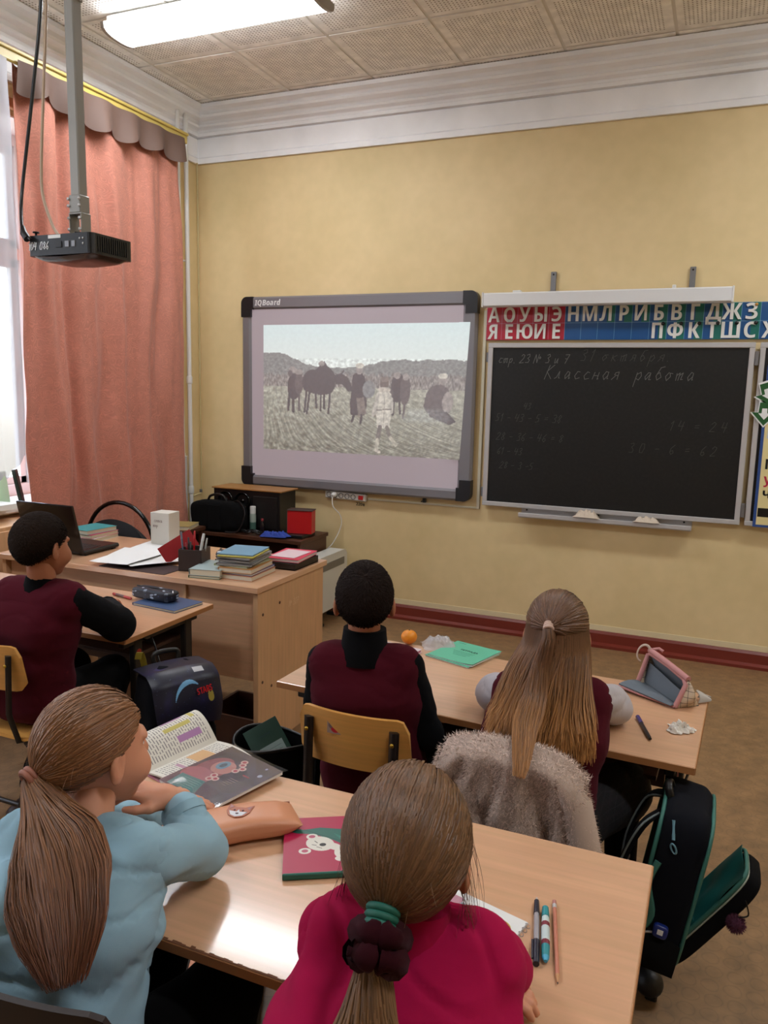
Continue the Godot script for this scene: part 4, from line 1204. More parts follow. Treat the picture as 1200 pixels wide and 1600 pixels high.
	var hm := mat("holder_brown", Color(0.17, 0.12, 0.105), 0.5)
	part("cup", MB.new().box(Vector3(0, 0.003, 0), Vector3(0.11, 0.006, 0.11), 0.001).box(Vector3(0.053, 0.05, 0), Vector3(0.004, 0.1, 0.11), 0.001).box(Vector3(-0.053, 0.05, 0), Vector3(0.004, 0.1, 0.11), 0.001).box(Vector3(0, 0.05, 0.053), Vector3(0.102, 0.1, 0.004), 0.001).box(Vector3(0, 0.05, -0.053), Vector3(0.102, 0.1, 0.004), 0.001), hm, ph)
	var pens := [[-0.035, 0.03, -0.06, 0.02, Color(0.32, 0.36, 0.42), "grey pencil leaning towards the red card in the pen holder", 0.17], [-0.01, -0.01, 0.0, -0.01, Color(0.70, 0.08, 0.10), "red pen standing upright in the pen holder", 0.17], [0.02, 0.02, 0.045, 0.0, Color(0.82, 0.82, 0.80), "thick white marker in the pen holder", 0.165], [0.035, 0.0, 0.065, 0.0, Color(0.62, 0.62, 0.60), "light grey pen leaning outwards in the pen holder", 0.145], [-0.03, -0.02, -0.045, -0.03, Color(0.12, 0.12, 0.14), "short black pen in the pen holder", 0.135], [0.0, 0.03, 0.005, 0.045, Color(0.10, 0.10, 0.12), "black felt pen in the pen holder's middle", 0.13], [-0.02, 0.0, -0.03, 0.02, Color(0.55, 0.12, 0.16), "dark red short pencil in the pen holder", 0.12]]
	for q in pens:
		var o := thing("pen", q[5], "pen", Vector3(1.465, TH + 0.006, 2.085))
		var a := Vector3(q[0], 0.0, q[1]).rotated(UP, 0.25)
		var b: Vector3 = a + Vector3(q[2] - q[0], q[6], q[3] - q[1]).normalized() * q[6]
		var r := 0.0065 if q[6] == 0.165 else 0.0042
		part("barrel", MB.new().tube([a, a.lerp(b, 0.8)], r, 8), mat("pen_" + q[4].to_html(), q[4], 0.4), o)
		part("cap", MB.new().tube([a.lerp(b, 0.8), b], [r * 1.15, r * 0.9], 8), mat("pen_" + q[4].lightened(0.15).to_html(), q[4].lightened(0.15), 0.4), o)
	# red card leaning on the holder
	var rc := MB.new()
	rc.box(Vector3.ZERO, Vector3(0.17, 0.085, 0.003), 0.0006)
	var rco := solo("red_card", rc, mat("card_red", Color(0.58, 0.06, 0.09), 0.55), "red card leaning against the pen holder", "card")
	rco.transform = Transform3D(Basis(UP, deg_to_rad(42)) * Basis(Vector3.BACK, deg_to_rad(31)) * Basis(Vector3.RIGHT, -0.2), Vector3(1.345, TH + 0.086, 2.045))
	# mouse and glue stick behind the holder
	var mo := thing("computer_mouse", "dark computer mouse behind the pen holder", "mouse", Vector3(1.42, TH, 1.80), 0.9)
	part("shell", MB.new().sheet(16, 12, func(u: float, v: float) -> Vector3:
		var a := u * TAU
		var r := sin(v * PI / 2)
		return Vector3(cos(a) * 0.031 * r, 0.002 + 0.034 * sqrt(maxf(0.0, 1.0 - r * r * 0.96)), sin(a) * 0.055 * r), 0.0, true), mat("mouse_grey", Color(0.13, 0.13, 0.14), 0.4), mo)
	part("wheel", MB.new().at(Vector3(0, 0.03, -0.025), Basis(Vector3.BACK, PI / 2)).lathe([[0.001, -0.004], [0.008, -0.004], [0.008, 0.004], [0.001, 0.004]], Vector3.ZERO, 10), mats.black_metal, mo)
	var gs := thing("glue_stick", "small white glue stick with a red base behind the pen holder", "glue stick", Vector3(1.475, TH, 1.90))
	part("tube", MB.new().lathe([[0.001, 0.012], [0.013, 0.012], [0.013, 0.05], [0.001, 0.051]], Vector3.ZERO, 12), mats.white_paint, gs)
	part("base", MB.new().lathe([[0.001, 0.0], [0.014, 0.0], [0.014, 0.012], [0.001, 0.013]], Vector3.ZERO, 12), mat("glue_red", Color(0.6, 0.1, 0.1), 0.4), gs)
	# white carton box at the back edge
	var wb := thing("white_carton", "tall white carton box with faint print at the back of the teacher's desk", "box", Vector3(0.99, TH, 1.69), 0.08)
	part("carton", bx(-0.055, 0.055, 0.0, 0.175, -0.05, 0.05, 0.0015), mat("carton", Color(0.80, 0.78, 0.74), 0.6), wb)
	part("print", pen_text(pen_text(MB.new(), "сотка", Vector3(-0.035, 0.125, 0.0502), 0.02, 0.002, 0.1, 0.05), "тор", Vector3(-0.04, 0.1, 0.0502), 0.018, 0.002, 0.1, 0.05), mat("faint_print", Color(0.52, 0.44, 0.42), 0.7), wb)
	# book piles at the front corner
	book(Vector3(1.592, TH, 2.12), 0.18, 0.145, 0.20, 0.012, Color(0.16, 0.33, 0.20), "thin dark green book under the pale paperback")
	book(Vector3(1.594, TH + 0.012, 2.12), 0.2, 0.145, 0.20, 0.028, Color(0.60, 0.66, 0.66), "pale blue paperback with cream pages beside the big pile")
	var pile := [[0.022, Color(0.72, 0.42, 0.20), "orange textbook at the bottom of the big pile"], [0.010, Color(0.15, 0.24, 0.48), "thin blue book low in the big pile"], [0.020, Color(0.78, 0.55, 0.32), "tan orange paperback in the big pile"], [0.009, Color(0.55, 0.58, 0.35), "thin olive booklet in the big pile"], [0.008, Color(0.42, 0.40, 0.40), "dark grey booklet in the big pile"], [0.007, Color(0.58, 0.58, 0.58), "grey exercise book in the middle of the big pile"], [0.007, Color(0.47, 0.44, 0.42), "brownish grey exercise book in the big pile"], [0.007, Color(0.62, 0.62, 0.62), "pale grey exercise book near the top of the big pile"], [0.007, Color(0.50, 0.48, 0.48), "worn grey exercise book near the top of the big pile"], [0.005, Color(0.68, 0.62, 0.22), "thin yellow exercise book below the top of the big pile"], [0.006, Color(0.40, 0.56, 0.66), "light blue exercise book on top of the big pile"]]
	var y := TH
	for i in pile.size():
		var p: Array = pile[i]
		var big := i < 3
		book(Vector3(1.735 + rng.randf_range(-0.008, 0.008) - (0.02 if not big else 0.0), y, 2.06 + rng.randf_range(-0.01, 0.01)), 0.12 + rng.randf_range(-0.12, 0.12), 0.16 if big else 0.165, 0.22 if big else 0.205, p[0], p[1], p[2], "", Color(0.78, 0.74, 0.66) if big else Color(0.70, 0.69, 0.66))
		y += p[0]
	# black tray with a pink book
	var tr := thing("paper_tray", "low black tray at the right end of the teacher's desk", "tray", Vector3(1.815, TH, 1.79))
	part("tray", MB.new().box(Vector3(0, 0.003, 0), Vector3(0.14, 0.006, 0.23), 0.001).box(Vector3(0.068, 0.016, 0), Vector3(0.004, 0.032, 0.23), 0.001).box(Vector3(-0.068, 0.016, 0), Vector3(0.004, 0.032, 0.23), 0.001).box(Vector3(0, 0.016, 0.113), Vector3(0.132, 0.032, 0.004), 0.001).box(Vector3(0, 0.016, -0.113), Vector3(0.132, 0.032, 0.004), 0.001), mat("tray_brown", Color(0.12, 0.08, 0.075), 0.45), tr)
	book(Vector3(1.80, TH + 0.033, 1.78), 0.1, 0.165, 0.235, 0.016, Color(0.78, 0.14, 0.28), "pink covered book with white pages lying on the black tray", "", Color(0.82, 0.74, 0.73))
	solo("white_leaflet", bx(1.735, 1.86, TH + 0.0495, TH + 0.0515, 1.70, 1.87, 0.0005), mat("leaflet", Color(0.82, 0.72, 0.74), 0.6), "pale pink leaflet on the pink covered book", "leaflet")

	# teacher's chair: black steel arch with a padded back
	var ch := thing("teacher_chair", "black office chair with an arched steel back between desk and curtain", "chair", Vector3(0.475, 0.0, 1.45), 0.04)
	var arch := []
	for i in 21:
		var a := PI * i / 20
		arch.append(Vector3(-cos(a) * 0.235, 0.655 + 0.25 * sin(a), 0.0))
	part("back_frame", MB.new().tube([Vector3(-0.235, 0.42, 0.03)] + arch + [Vector3(0.235, 0.42, 0.03)], 0.0125, 10), mats.black_gloss, ch)
	part("backrest", MB.new().sheet(18, 10, func(u: float, v: float) -> Vector3:
		var x := (u - 0.5) * 0.42
		var e := minf(minf(u, 1.0 - u) * 5.0, 1.0) * minf(minf(v, 1.0 - v) * 5.0, 1.0)
		return Vector3(x, lerpf(0.80 - 0.10 * pow(absf(u - 0.5) * 2.0, 2.0), 0.52, v), 0.012 + 0.02 * e), 0.045), mat("chair_cloth", Color(0.085, 0.085, 0.095), 0.9), ch)
	part("seat", MB.new().box(Vector3(0, 0.44, 0.21), Vector3(0.43, 0.05, 0.40), 0.02), mats.chair_cloth, ch)
	for s in [-1.0, 1.0]:
		part("leg", MB.new().tube([Vector3(0.235 * s, 0.42, 0.03), Vector3(0.235 * s, 0.40, 0.1), Vector3(0.22 * s, 0.40, 0.38), Vector3(0.22 * s, 0.36, 0.41), Vector3(0.23 * s, 0.0, 0.45)], 0.012, 10), mats.black_gloss, ch)
		part("leg", MB.new().tube([Vector3(0.22 * s, 0.40, 0.12), Vector3(0.225 * s, 0.0, -0.06)], 0.012, 10), mats.black_gloss, ch)

	# dark table in the corner with a loudspeaker cabinet, bag and bits
	var tb := thing("side_table", "dark brown side table below the whiteboard's left edge", "table", Vector3(0.685, 0.0, 0.31))
	part("tabletop", bx(-0.46, 0.46, 0.555, 0.58, -0.20, 0.20, 0.002), mats.wood_dark, tb)
	for sx in [-1.0, 1.0]:
		part("side_panel", bx(0.44 * sx - 0.01, 0.44 * sx + 0.01, 0.0, 0.555, -0.19, 0.19, 0.001), mats.wood_dark, tb)
	part("back_panel", bx(-0.43, 0.43, 0.1, 0.555, -0.19, -0.175), mats.wood_dark, tb)
	part("shelf", bx(-0.43, 0.43, 0.3, 0.315, -0.175, 0.19), mats.wood_dark, tb)
	var sp := thing("speaker_cabinet", "wide black loudspeaker cabinet with a wooden top under the whiteboard", "loudspeaker", Vector3(0.62, 0.58, 0.235))
	part("cabinet", bx(-0.27, 0.27, 0.0, 0.285, -0.11, 0.11, 0.004), mats.black_plastic, sp)
	part("top_board", bx(-0.28, 0.285, 0.286, 0.296, -0.12, 0.12, 0.002), mat("top_tan", Color(0.62, 0.44, 0.24), 0.5), sp)
	for q in [[-0.17, 0.21, 0.055], [-0.03, 0.21, 0.055]]:
		part("driver_cone", MB.new().at(Vector3(q[0], q[1], 0.11), Basis(Vector3.RIGHT, PI / 2)).lathe([[q[2] * 1.15, 0.0], [q[2] * 1.12, 0.01], [q[2], 0.012], [q[2] * 0.9, 0.004], [q[2] * 0.4, -0.012], [q[2] * 0.3, 0.0], [0.001, 0.006]], Vector3.ZERO, 20), mats.black_gloss, sp)
	part("grille", bx(0.06, 0.25, 0.03, 0.25, 0.108, 0.116, 0.003), mats.black_metal, sp)
	# soft black bag in front of it
	var bg := thing("black_briefcase", "soft black shoulder bag standing on the dark side table", "bag", Vector3(0.46, 0.58, 0.44), 0.06)
	part("body", soft_box(0.42, 0.215, 0.13, 0.5, 3), cloth("bag_black", Color(0.05, 0.05, 0.055), 0.15), bg)
	part("flap", bx(-0.05, 0.05, 0.02, 0.19, 0.062, 0.07, 0.003), mats.bag_black, bg)
	part("handle", MB.new().tube(smooth([Vector3(-0.09, 0.19, 0), Vector3(-0.06, 0.245, 0.01), Vector3(0.03, 0.255, 0.01), Vector3(0.07, 0.19, 0)]), 0.009, 8), mats.black_plastic, bg)
	part("strap", MB.new().tube(smooth([Vector3(0.10, 0.2, 0.0), Vector3(0.17, 0.22, 0.03), Vector3(0.24, 0.15, 0.07), Vector3(0.2, 0.03, 0.09), Vector3(0.10, 0.015, 0.09)]), 0.008, 8, true, Vector3.ZERO, 0.4), mats.black_plastic, bg)
	var cbl := MB.new()
	for k in 3:
		var pth := []
		for i in 14:
			var a := i * 0.9 + k
			pth.append(Vector3(0.70 + 0.05 * cos(a) + 0.01 * i, 0.592 + 0.004 * k + 0.012 * absf(sin(a * 1.7)), 0.46 + 0.03 * sin(a)))
		cbl.tube(pth, 0.004, 6)
	solo("cable_tangle", cbl, mats.black_plastic, "tangle of black cables on the side table beside the spray can", "cable")
	var can := thing("spray_can", "tall white spray can with a green printed label on the side table", "spray can", Vector3(0.70, 0.58, 0.385))
	part("can", MB.new().lathe([[0.001, 0.0], [0.021, 0.0], [0.022, 0.004], [0.022, 0.125], [0.019, 0.135]], Vector3.ZERO, 16), mat("can_green", Color(0.60, 0.66, 0.62), 0.35), can)
	part("label", MB.new().lathe([[0.0223, 0.02], [0.0223, 0.075]], Vector3.ZERO, 16), mat("can_label", Color(0.25, 0.38, 0.34), 0.4), can)
	part("cap", MB.new().lathe([[0.0205, 0.135], [0.0205, 0.18], [0.018, 0.185], [0.001, 0.186]], Vector3.ZERO, 16), mat("can_cap", Color(0.82, 0.83, 0.82), 0.4), can)
	var bo := thing("small_bottle", "small dark bottle with a red cap beside the spray can", "bottle", Vector3(0.775, 0.58, 0.385))
	part("bottle", MB.new().lathe([[0.001, 0.0], [0.017, 0.0], [0.018, 0.06], [0.008, 0.08], [0.008, 0.09]], Vector3.ZERO, 12), mat("bottle_dark", Color(0.12, 0.09, 0.10), 0.2), bo)
	part("cap", MB.new().lathe([[0.010, 0.088], [0.010, 0.105], [0.001, 0.107]], Vector3.ZERO, 12), mat("bottle_cap", Color(0.45, 0.10, 0.12), 0.4), bo)
	var fb := thing("red_file_box", "bright red file box with a grey side on the end of the side table", "file box", Vector3(1.055, 0.605, 0.34), 0.22)
	part("shell", bx(-0.085, 0.085, 0.0, 0.155, -0.05, 0.045, 0.002), mat("file_red", Color(0.72, 0.06, 0.08), 0.45), fb)
	part("side_face", bx(-0.089, -0.085, 0.002, 0.153, -0.05, 0.045, 0.001), mat("file_grey", Color(0.30, 0.27, 0.25), 0.5), fb)
	part("lid", bx(-0.09, 0.09, 0.155, 0.161, -0.055, 0.05, 0.002), mat("file_brown", Color(0.24, 0.16, 0.13), 0.5), fb)
	part("ring", MB.new().tube(circle(Vector3(-0.0895, 0.06, 0.0), 0.022, Vector3(0, 1, 0), Vector3(0, 0, 1)), 0.002, 6, false), mats.black_metal, fb)
	solo("dark_case", bx(0.96, 1.115, 0.58, 0.605, 0.25, 0.44, 0.004), mats.black_plastic, "flat black case under the red file box", "case")
	var bc := MB.new()
	var nb := noise(77, 9.0, 3)
	bc.sheet(24, 16, func(u: float, v: float) -> Vector3:
		var e := minf(minf(u, 1.0 - u) * 6.0, 1.0) * minf(minf(v, 1.0 - v) * 5.0, 1.0)
		return Vector3(0.83 + u * 0.20 + 0.01 * sin(v * 7.0), 0.584 + e * (0.018 + 0.035 * absf(nb.get_noise_2d(u * 0.6, v * 0.4))) + 0.01 * u, 0.47 + v * 0.012 + (v - 0.5) * 0.06), 0.002)
	solo("blue_cloth", bc, cloth("cloth_blue", Color(0.22, 0.30, 0.62)), "crumpled blue cloth at the front of the side table", "cloth")
	# small wooden stool with papers behind the white carton
	var stl := thing("small_stool", "small brown stool between the heating pipes and the black bag", "stool", Vector3(0.33, 0.0, 0.66))
	part("seat", bx(-0.09, 0.09, 0.60, 0.625, -0.12, 0.12, 0.003), mats.wood_dark, stl)
	for sx in [-1.0, 1.0]:
		for sz in [-1.0, 1.0]:
			part("leg", bx(0.07 * sx - 0.014, 0.07 * sx + 0.014, 0.0, 0.60, 0.095 * sz - 0.014, 0.095 * sz + 0.014, 0.002), mats.wood_dark, stl)
	book(Vector3(0.33, 0.625, 0.66), 0.3, 0.14, 0.2, 0.025, Color(0.66, 0.58, 0.36), "yellowish book lying on the small stool by the pipes")
	# convector heater against the wall, right of the desk
	var he := thing("convector_heater", "white convector heater on small black feet against the front wall", "heater", Vector3(1.225, 0.0, 0.30), PI / 2)
	var hp := PackedVector2Array()
	for k in 4:
		for i in 6:
			var a := PI / 2 * k + PI / 10 * i
			hp.append(Vector2([1, -1, -1, 1][k] * 0.17 + cos(a) * 0.05, 0.285 + [1, 1, -1, -1][k] * 0.14 + sin(a) * 0.05))
	part("case", MB.new().prism(hp, -0.055, 0.055), mat("heater_white", Color(0.80, 0.80, 0.77), 0.35), he)
	part("grille", MB.new().box(Vector3(0, 0.40, 0.056), Vector3(0.34, 0.05, 0.004), 0.001), mats.grey_metal, he)
	part("brand_line", bx(0.08, 0.15, 0.155, 0.16, 0.055, 0.0565), mats.black_metal, he)
	for sx in [-1.0, 1.0]:
		part("foot", MB.new().box(Vector3(0.15 * sx, 0.05, 0), Vector3(0.03, 0.1, 0.03), 0.003).box(Vector3(0.15 * sx, 0.01, 0), Vector3(0.04, 0.02, 0.12), 0.004), mats.black_plastic, he)

	# things on the window sill
	var gf := MB.new()
	gf.at(Vector3(0.075, SILL + 0.006, 1.95), Basis(Vector3.BACK, 0.15) * Basis(UP, 0.25))
	gf.box(Vector3(0, 0.095, 0), Vector3(0.006, 0.19, 0.27), 0.001)
	solo("green_folder", gf, mat("pale_green", Color(0.72, 0.86, 0.74), 0.5, {"backlight_enabled": true, "backlight": Color(0.4, 0.5, 0.4)}), "pale green plastic folder leaning in the window behind the laptop", "folder")
	var ds := MB.new()
	ds.at(Vector3(0.10, SILL + 0.006, 1.79), Basis(Vector3.BACK, 0.12) * Basis(Vector3.RIGHT, 0.12))
	ds.box(Vector3(0, 0.10, 0), Vector3(0.03, 0.2, 0.02), 0.002)
	solo("dark_binder", ds, mats.black_plastic, "slim black binder standing on the sill beside the drape", "binder")
	var pst := thing("paper_stack", "stack of white paper on the window sill", "paper stack", Vector3(0.10, SILL + 0.005, 2.05))
	part("sheets", bx(-0.1, 0.09, 0.0, 0.03, -0.15, 0.15, 0.001), mats.paper, pst)
	# low brown cabinet below the sill, left of the desk
	var cab := thing("sill_cabinet", "light brown low cabinet under the window sill beside the laptop", "cabinet", Vector3(0.17, 0.0, 2.15))
	part("body", bx(-0.165, 0.12, 0.0, 0.84, -0.42, 0.42, 0.003), mats.wood_y, cab)
	part("door", bx(0.12, 0.135, 0.03, 0.82, -0.415, -0.004, 0.002), mats.wood_y, cab)
	part("door", bx(0.12, 0.135, 0.03, 0.82, 0.004, 0.415, 0.002), mats.wood_y, cab)

func circle(o: Vector3, r: float, a: Vector3, b: Vector3, n := 20, part_of := TAU, start := 0.0) -> Array:
	var out := []
	for i in n + 1:
		var g := start + part_of * i / n
		out.append(o + a * cos(g) * r + b * sin(g) * r)
	return out

# a padded, slightly bulging soft box standing on y = 0
func soft_box(w: float, h: float, d: float, soft: float, sd: int, rough := 0.008) -> MB:
	var m := MB.new()
	var nz := noise(sd, 8.0, 2)
	var nu := 36
	var nv := 26
	m.sheet(nu, nv, func(u: float, v: float) -> Vector3:
		var a := u * TAU
		var b := (v - 0.5) * PI
		var p := 0.30 + 0.35 * soft
		var cx := signf(cos(a)) * pow(absf(cos(a)), p)
		var cz := signf(sin(a)) * pow(absf(sin(a)), p)
		var cy := signf(sin(b)) * pow(absf(sin(b)), p)
		var cr := pow(maxf(cos(b), 0.0), p)
		var q := Vector3(cx * cr * w / 2, cy * h / 2 + h / 2, cz * cr * d / 2)
		return q + Vector3(cx, 0.3 * cy, cz) * nz.get_noise_3dv(q) * rough, 0.0, true)
	return m

# ------------------------------------------------------------------ pupils' desks and chairs
const DH := 0.69
const TILT := 2.0

func pupil_desk(o: Vector3, turn: float, label: String) -> Node3D:
	# origin: middle of the top's outline on the floor; 1.2 wide along x, 0.53 deep along z
	var t := thing("pupil_desk", label, "desk", o, turn, "two-seat pupils' desks")
	part("tabletop", bx(-0.6, 0.6, DH - 0.02, DH, -0.265, 0.265, 0.002), mats.wood_x, t)
	part("edge_band", MB.new().box(Vector3(0, DH - 0.0105, 0.2655), Vector3(1.198, 0.018, 0.002), 0.0005).box(Vector3(0.6005, DH - 0.0105, 0), Vector3(0.002, 0.018, 0.528), 0.0005), mat("edge_brown", Color(0.62, 0.42, 0.25), 0.5), t)
	part("front_panel", bx(-0.5, 0.5, 0.40, DH - 0.03, -0.20, -0.185, 0.002), mat("panel_brown", Color(0.24, 0.14, 0.10), 0.5), t)
	part("book_shelf", bx(-0.5, 0.5, 0.555, 0.568, -0.185, 0.10, 0.001), mats.panel_brown, t)
	for s in [-1.0, 1.0]:
		var x: float = 0.54 * s
		part("leg_frame", MB.new().box(Vector3(x, DH - 0.04, 0.0), Vector3(0.025, 0.035, 0.44), 0.003), mats.black_metal, t)
		part("leg_foot", MB.new().box(Vector3(x, 0.02, 0.0), Vector3(0.03, 0.03, 0.46), 0.004), mats.black_metal, t)
		part("leg", MB.new().box(Vector3(x, 0.34, 0.14), Vector3(0.028, 0.62, 0.045), 0.004), mats.black_metal, t)
		part("leg", MB.new().box(Vector3(x, 0.34, -0.16), Vector3(0.028, 0.62, 0.045), 0.004), mats.black_metal, t)
		part("bag_hook", MB.new().tube([Vector3(x + 0.012 * s, DH - 0.05, 0.11), Vector3(x + 0.045 * s, DH - 0.055, 0.11), Vector3(x + 0.05 * s, DH - 0.035, 0.11)], 0.004, 6), mats.black_metal, t)
		part("size_mark", MB.new().at(Vector3(x + 0.0145 * s, 0.60, 0.14), Basis(Vector3.BACK, -PI / 2 * s)).lathe([[0.001, 0.0015], [0.012, 0.0015], [0.013, 0.0]], Vector3.ZERO, 12), mat("mark_red", Color(0.62, 0.08, 0.06), 0.4), t)
	return t

func build_desks() -> void:
	pupil_desk(Vector3(1.155, 0, 2.62), 0.0, "pupils' desk with a dotted pencil case on it, pushed against the teacher's desk")
	pupil_desk(Vector3(3.045, 0, 2.755), deg_to_rad(-2.5), "pupils' desk with the orange and the open checked pencil case on it")
	var t := pupil_desk(Vector3(2.972, 0, 3.79), 0.0, "pupils' desk with the pink notebook and the glossy folder on it")
	# slope added to its top, towards the pupils, to catch the lamp's reflection
	for c in t.get_children():
		if c.name.begins_with("tabletop") or c.name.begins_with("edge_band"):
			c.transform = tilt_about(Vector3(0, DH, 0))
	# chipped laminate along its near edge
	var ch := MB.new()
	var n := noise(15, 9.0, 3)
	for i in 60:
		var x := -0.26 + i * 0.009
		var w := 0.002 + 0.005 * absf(n.get_noise_1d(i * 0.35)) * 2.0
		ch.poly([Vector3(x, DH + 0.0004, 0.265), Vector3(x + 0.009, DH + 0.0004, 0.265), Vector3(x + 0.009, DH + 0.0004, 0.265 - w), Vector3(x, DH + 0.0004, 0.265 - w)], UP)
	part("chipped_edge", ch, mat("chip_brown", Color(0.40, 0.24, 0.14), 0.8), t).transform = tilt_about(Vector3(0, DH, 0))

func tilt_about(c: Vector3) -> Transform3D:
	var b := Basis(Vector3.RIGHT, deg_to_rad(TILT))
	return Transform3D(b, c - b * c)

# school chair: bent plywood seat and back on square steel tubes; local +z is the back
func school_chair(o: Vector3, turn: float, label: String, seat_m: Material, w := 0.34, top := 0.745, called := "school_chair") -> Node3D:
	var t := thing(called, label, "chair", o, turn, "school chairs")
	var hw := w / 2
	part("backrest", MB.new().sheet(20, 10, func(u: float, v: float) -> Vector3:
		var x := (u - 0.5) * w
		var c := pow(absf(u - 0.5) * 2.0, 2.0)
		var cu := maxf(0.0, absf(u - 0.5) * 2.0 - 0.80) / 0.20
		var cor := 0.035 * (1.0 - sqrt(maxf(0.0, 1.0 - cu * cu)))
		return Vector3(x, lerpf(top - cor, top - 0.155 + cor * 0.8, v), 0.0 - 0.028 * c - 0.02 * (v - 0.5)), 0.009), seat_m, t)
	part("seat", MB.new().sheet(16, 16, func(u: float, v: float) -> Vector3:
		var x := (u - 0.5) * (w + 0.02)
		var cu := maxf(0.0, absf(u - 0.5) * 2.0 - 0.8) / 0.2
		var cv := 0.03 * (1.0 - sqrt(maxf(0.0, 1.0 - cu * cu)))
		return Vector3(x, 0.42 - 0.012 * sin(v * PI) - 0.02 * pow(maxf(0.0, 0.25 - v) / 0.25, 2.0), lerpf(-0.37 + cv, -0.02 - cv, v)), 0.010), seat_m, t)
	for s in [-1.0, 1.0]:
		var x: float = (hw - 0.035) * s
		part("back_post", MB.new().tube([Vector3(x, 0.40, -0.10), Vector3(x, 0.42, -0.02), Vector3(x, 0.52, 0.012), Vector3(x, top - 0.03, 0.004)], 0.014, 4, true, Vector3.RIGHT, 0.8), mats.brown_metal, t)
		part("bolt", MB.new().ball(Vector3(x, top - 0.06, 0.019), Vector3(0.006, 0.006, 0.004), 8, 5), mat("brass", Color(0.72, 0.58, 0.22), 0.3, {"metallic": 0.8}), t)
		part("leg", MB.new().tube([Vector3(x, 0.40, -0.08), Vector3(x * 1.04, 0.0, 0.05)], 0.013, 4, true, Vector3.RIGHT), mats.brown_metal, t)
		part("leg", MB.new().tube([Vector3(x, 0.40, -0.30), Vector3(x * 1.04, 0.0, -0.36)], 0.013, 4, true, Vector3.RIGHT), mats.brown_metal, t)
		part("side_rail", MB.new().tube([Vector3(x, 0.395, -0.33), Vector3(x, 0.395, -0.05)], 0.012, 4, true, Vector3.RIGHT), mats.brown_metal, t)
	part("cross_rail", MB.new().tube([Vector3(-hw + 0.035, 0.2, -0.01), Vector3(hw - 0.035, 0.2, -0.01)], 0.009, 6), mats.brown_metal, t)
	return t

func build_chairs() -> void:
	var c := school_chair(Vector3(2.80, 0, 3.232), deg_to_rad(0), "plywood school chair with a red sticker under the dark haired boy in the middle", mats.ply, 0.315, 0.748)
	var st := Paint.new(48, 48, Color(0.60, 0.50, 0.44))
	st.oval(28, 30, 16, 14, Color(0.68, 0.12, 0.16)).line(6, 10, 40, 6, 3, Color(0.45, 0.38, 0.36)).oval(12, 22, 8, 10, Color(0.42, 0.34, 0.34))
	part("sticker", MB.new().quad_part(Vector3(-0.045, 0.706, 0.0105), 0.04, 0.042), pic("chair_sticker", st.tex(), 0.4), c)
	school_chair(Vector3(3.235, 0, 3.275), deg_to_rad(-4), "plywood school chair covered by the beige fluffy jacket", mats.ply, 0.30, 0.752)
	school_chair(Vector3(1.46, 0, 3.235), deg_to_rad(0), "plywood school chair under the boy beside the teacher's desk", mats.ply, 0.34, 0.745)
	school_chair(Vector3(2.765, 0, 4.31), deg_to_rad(3), "dark brown school chair under the girl in light blue", mat("dark_seat", Color(0.13, 0.085, 0.075), 0.5), 0.40, 0.765)
	school_chair(Vector3(3.30, 0, 4.42), deg_to_rad(-3), "plywood school chair under the girl in bright pink", mats.ply, 0.34, 0.70)

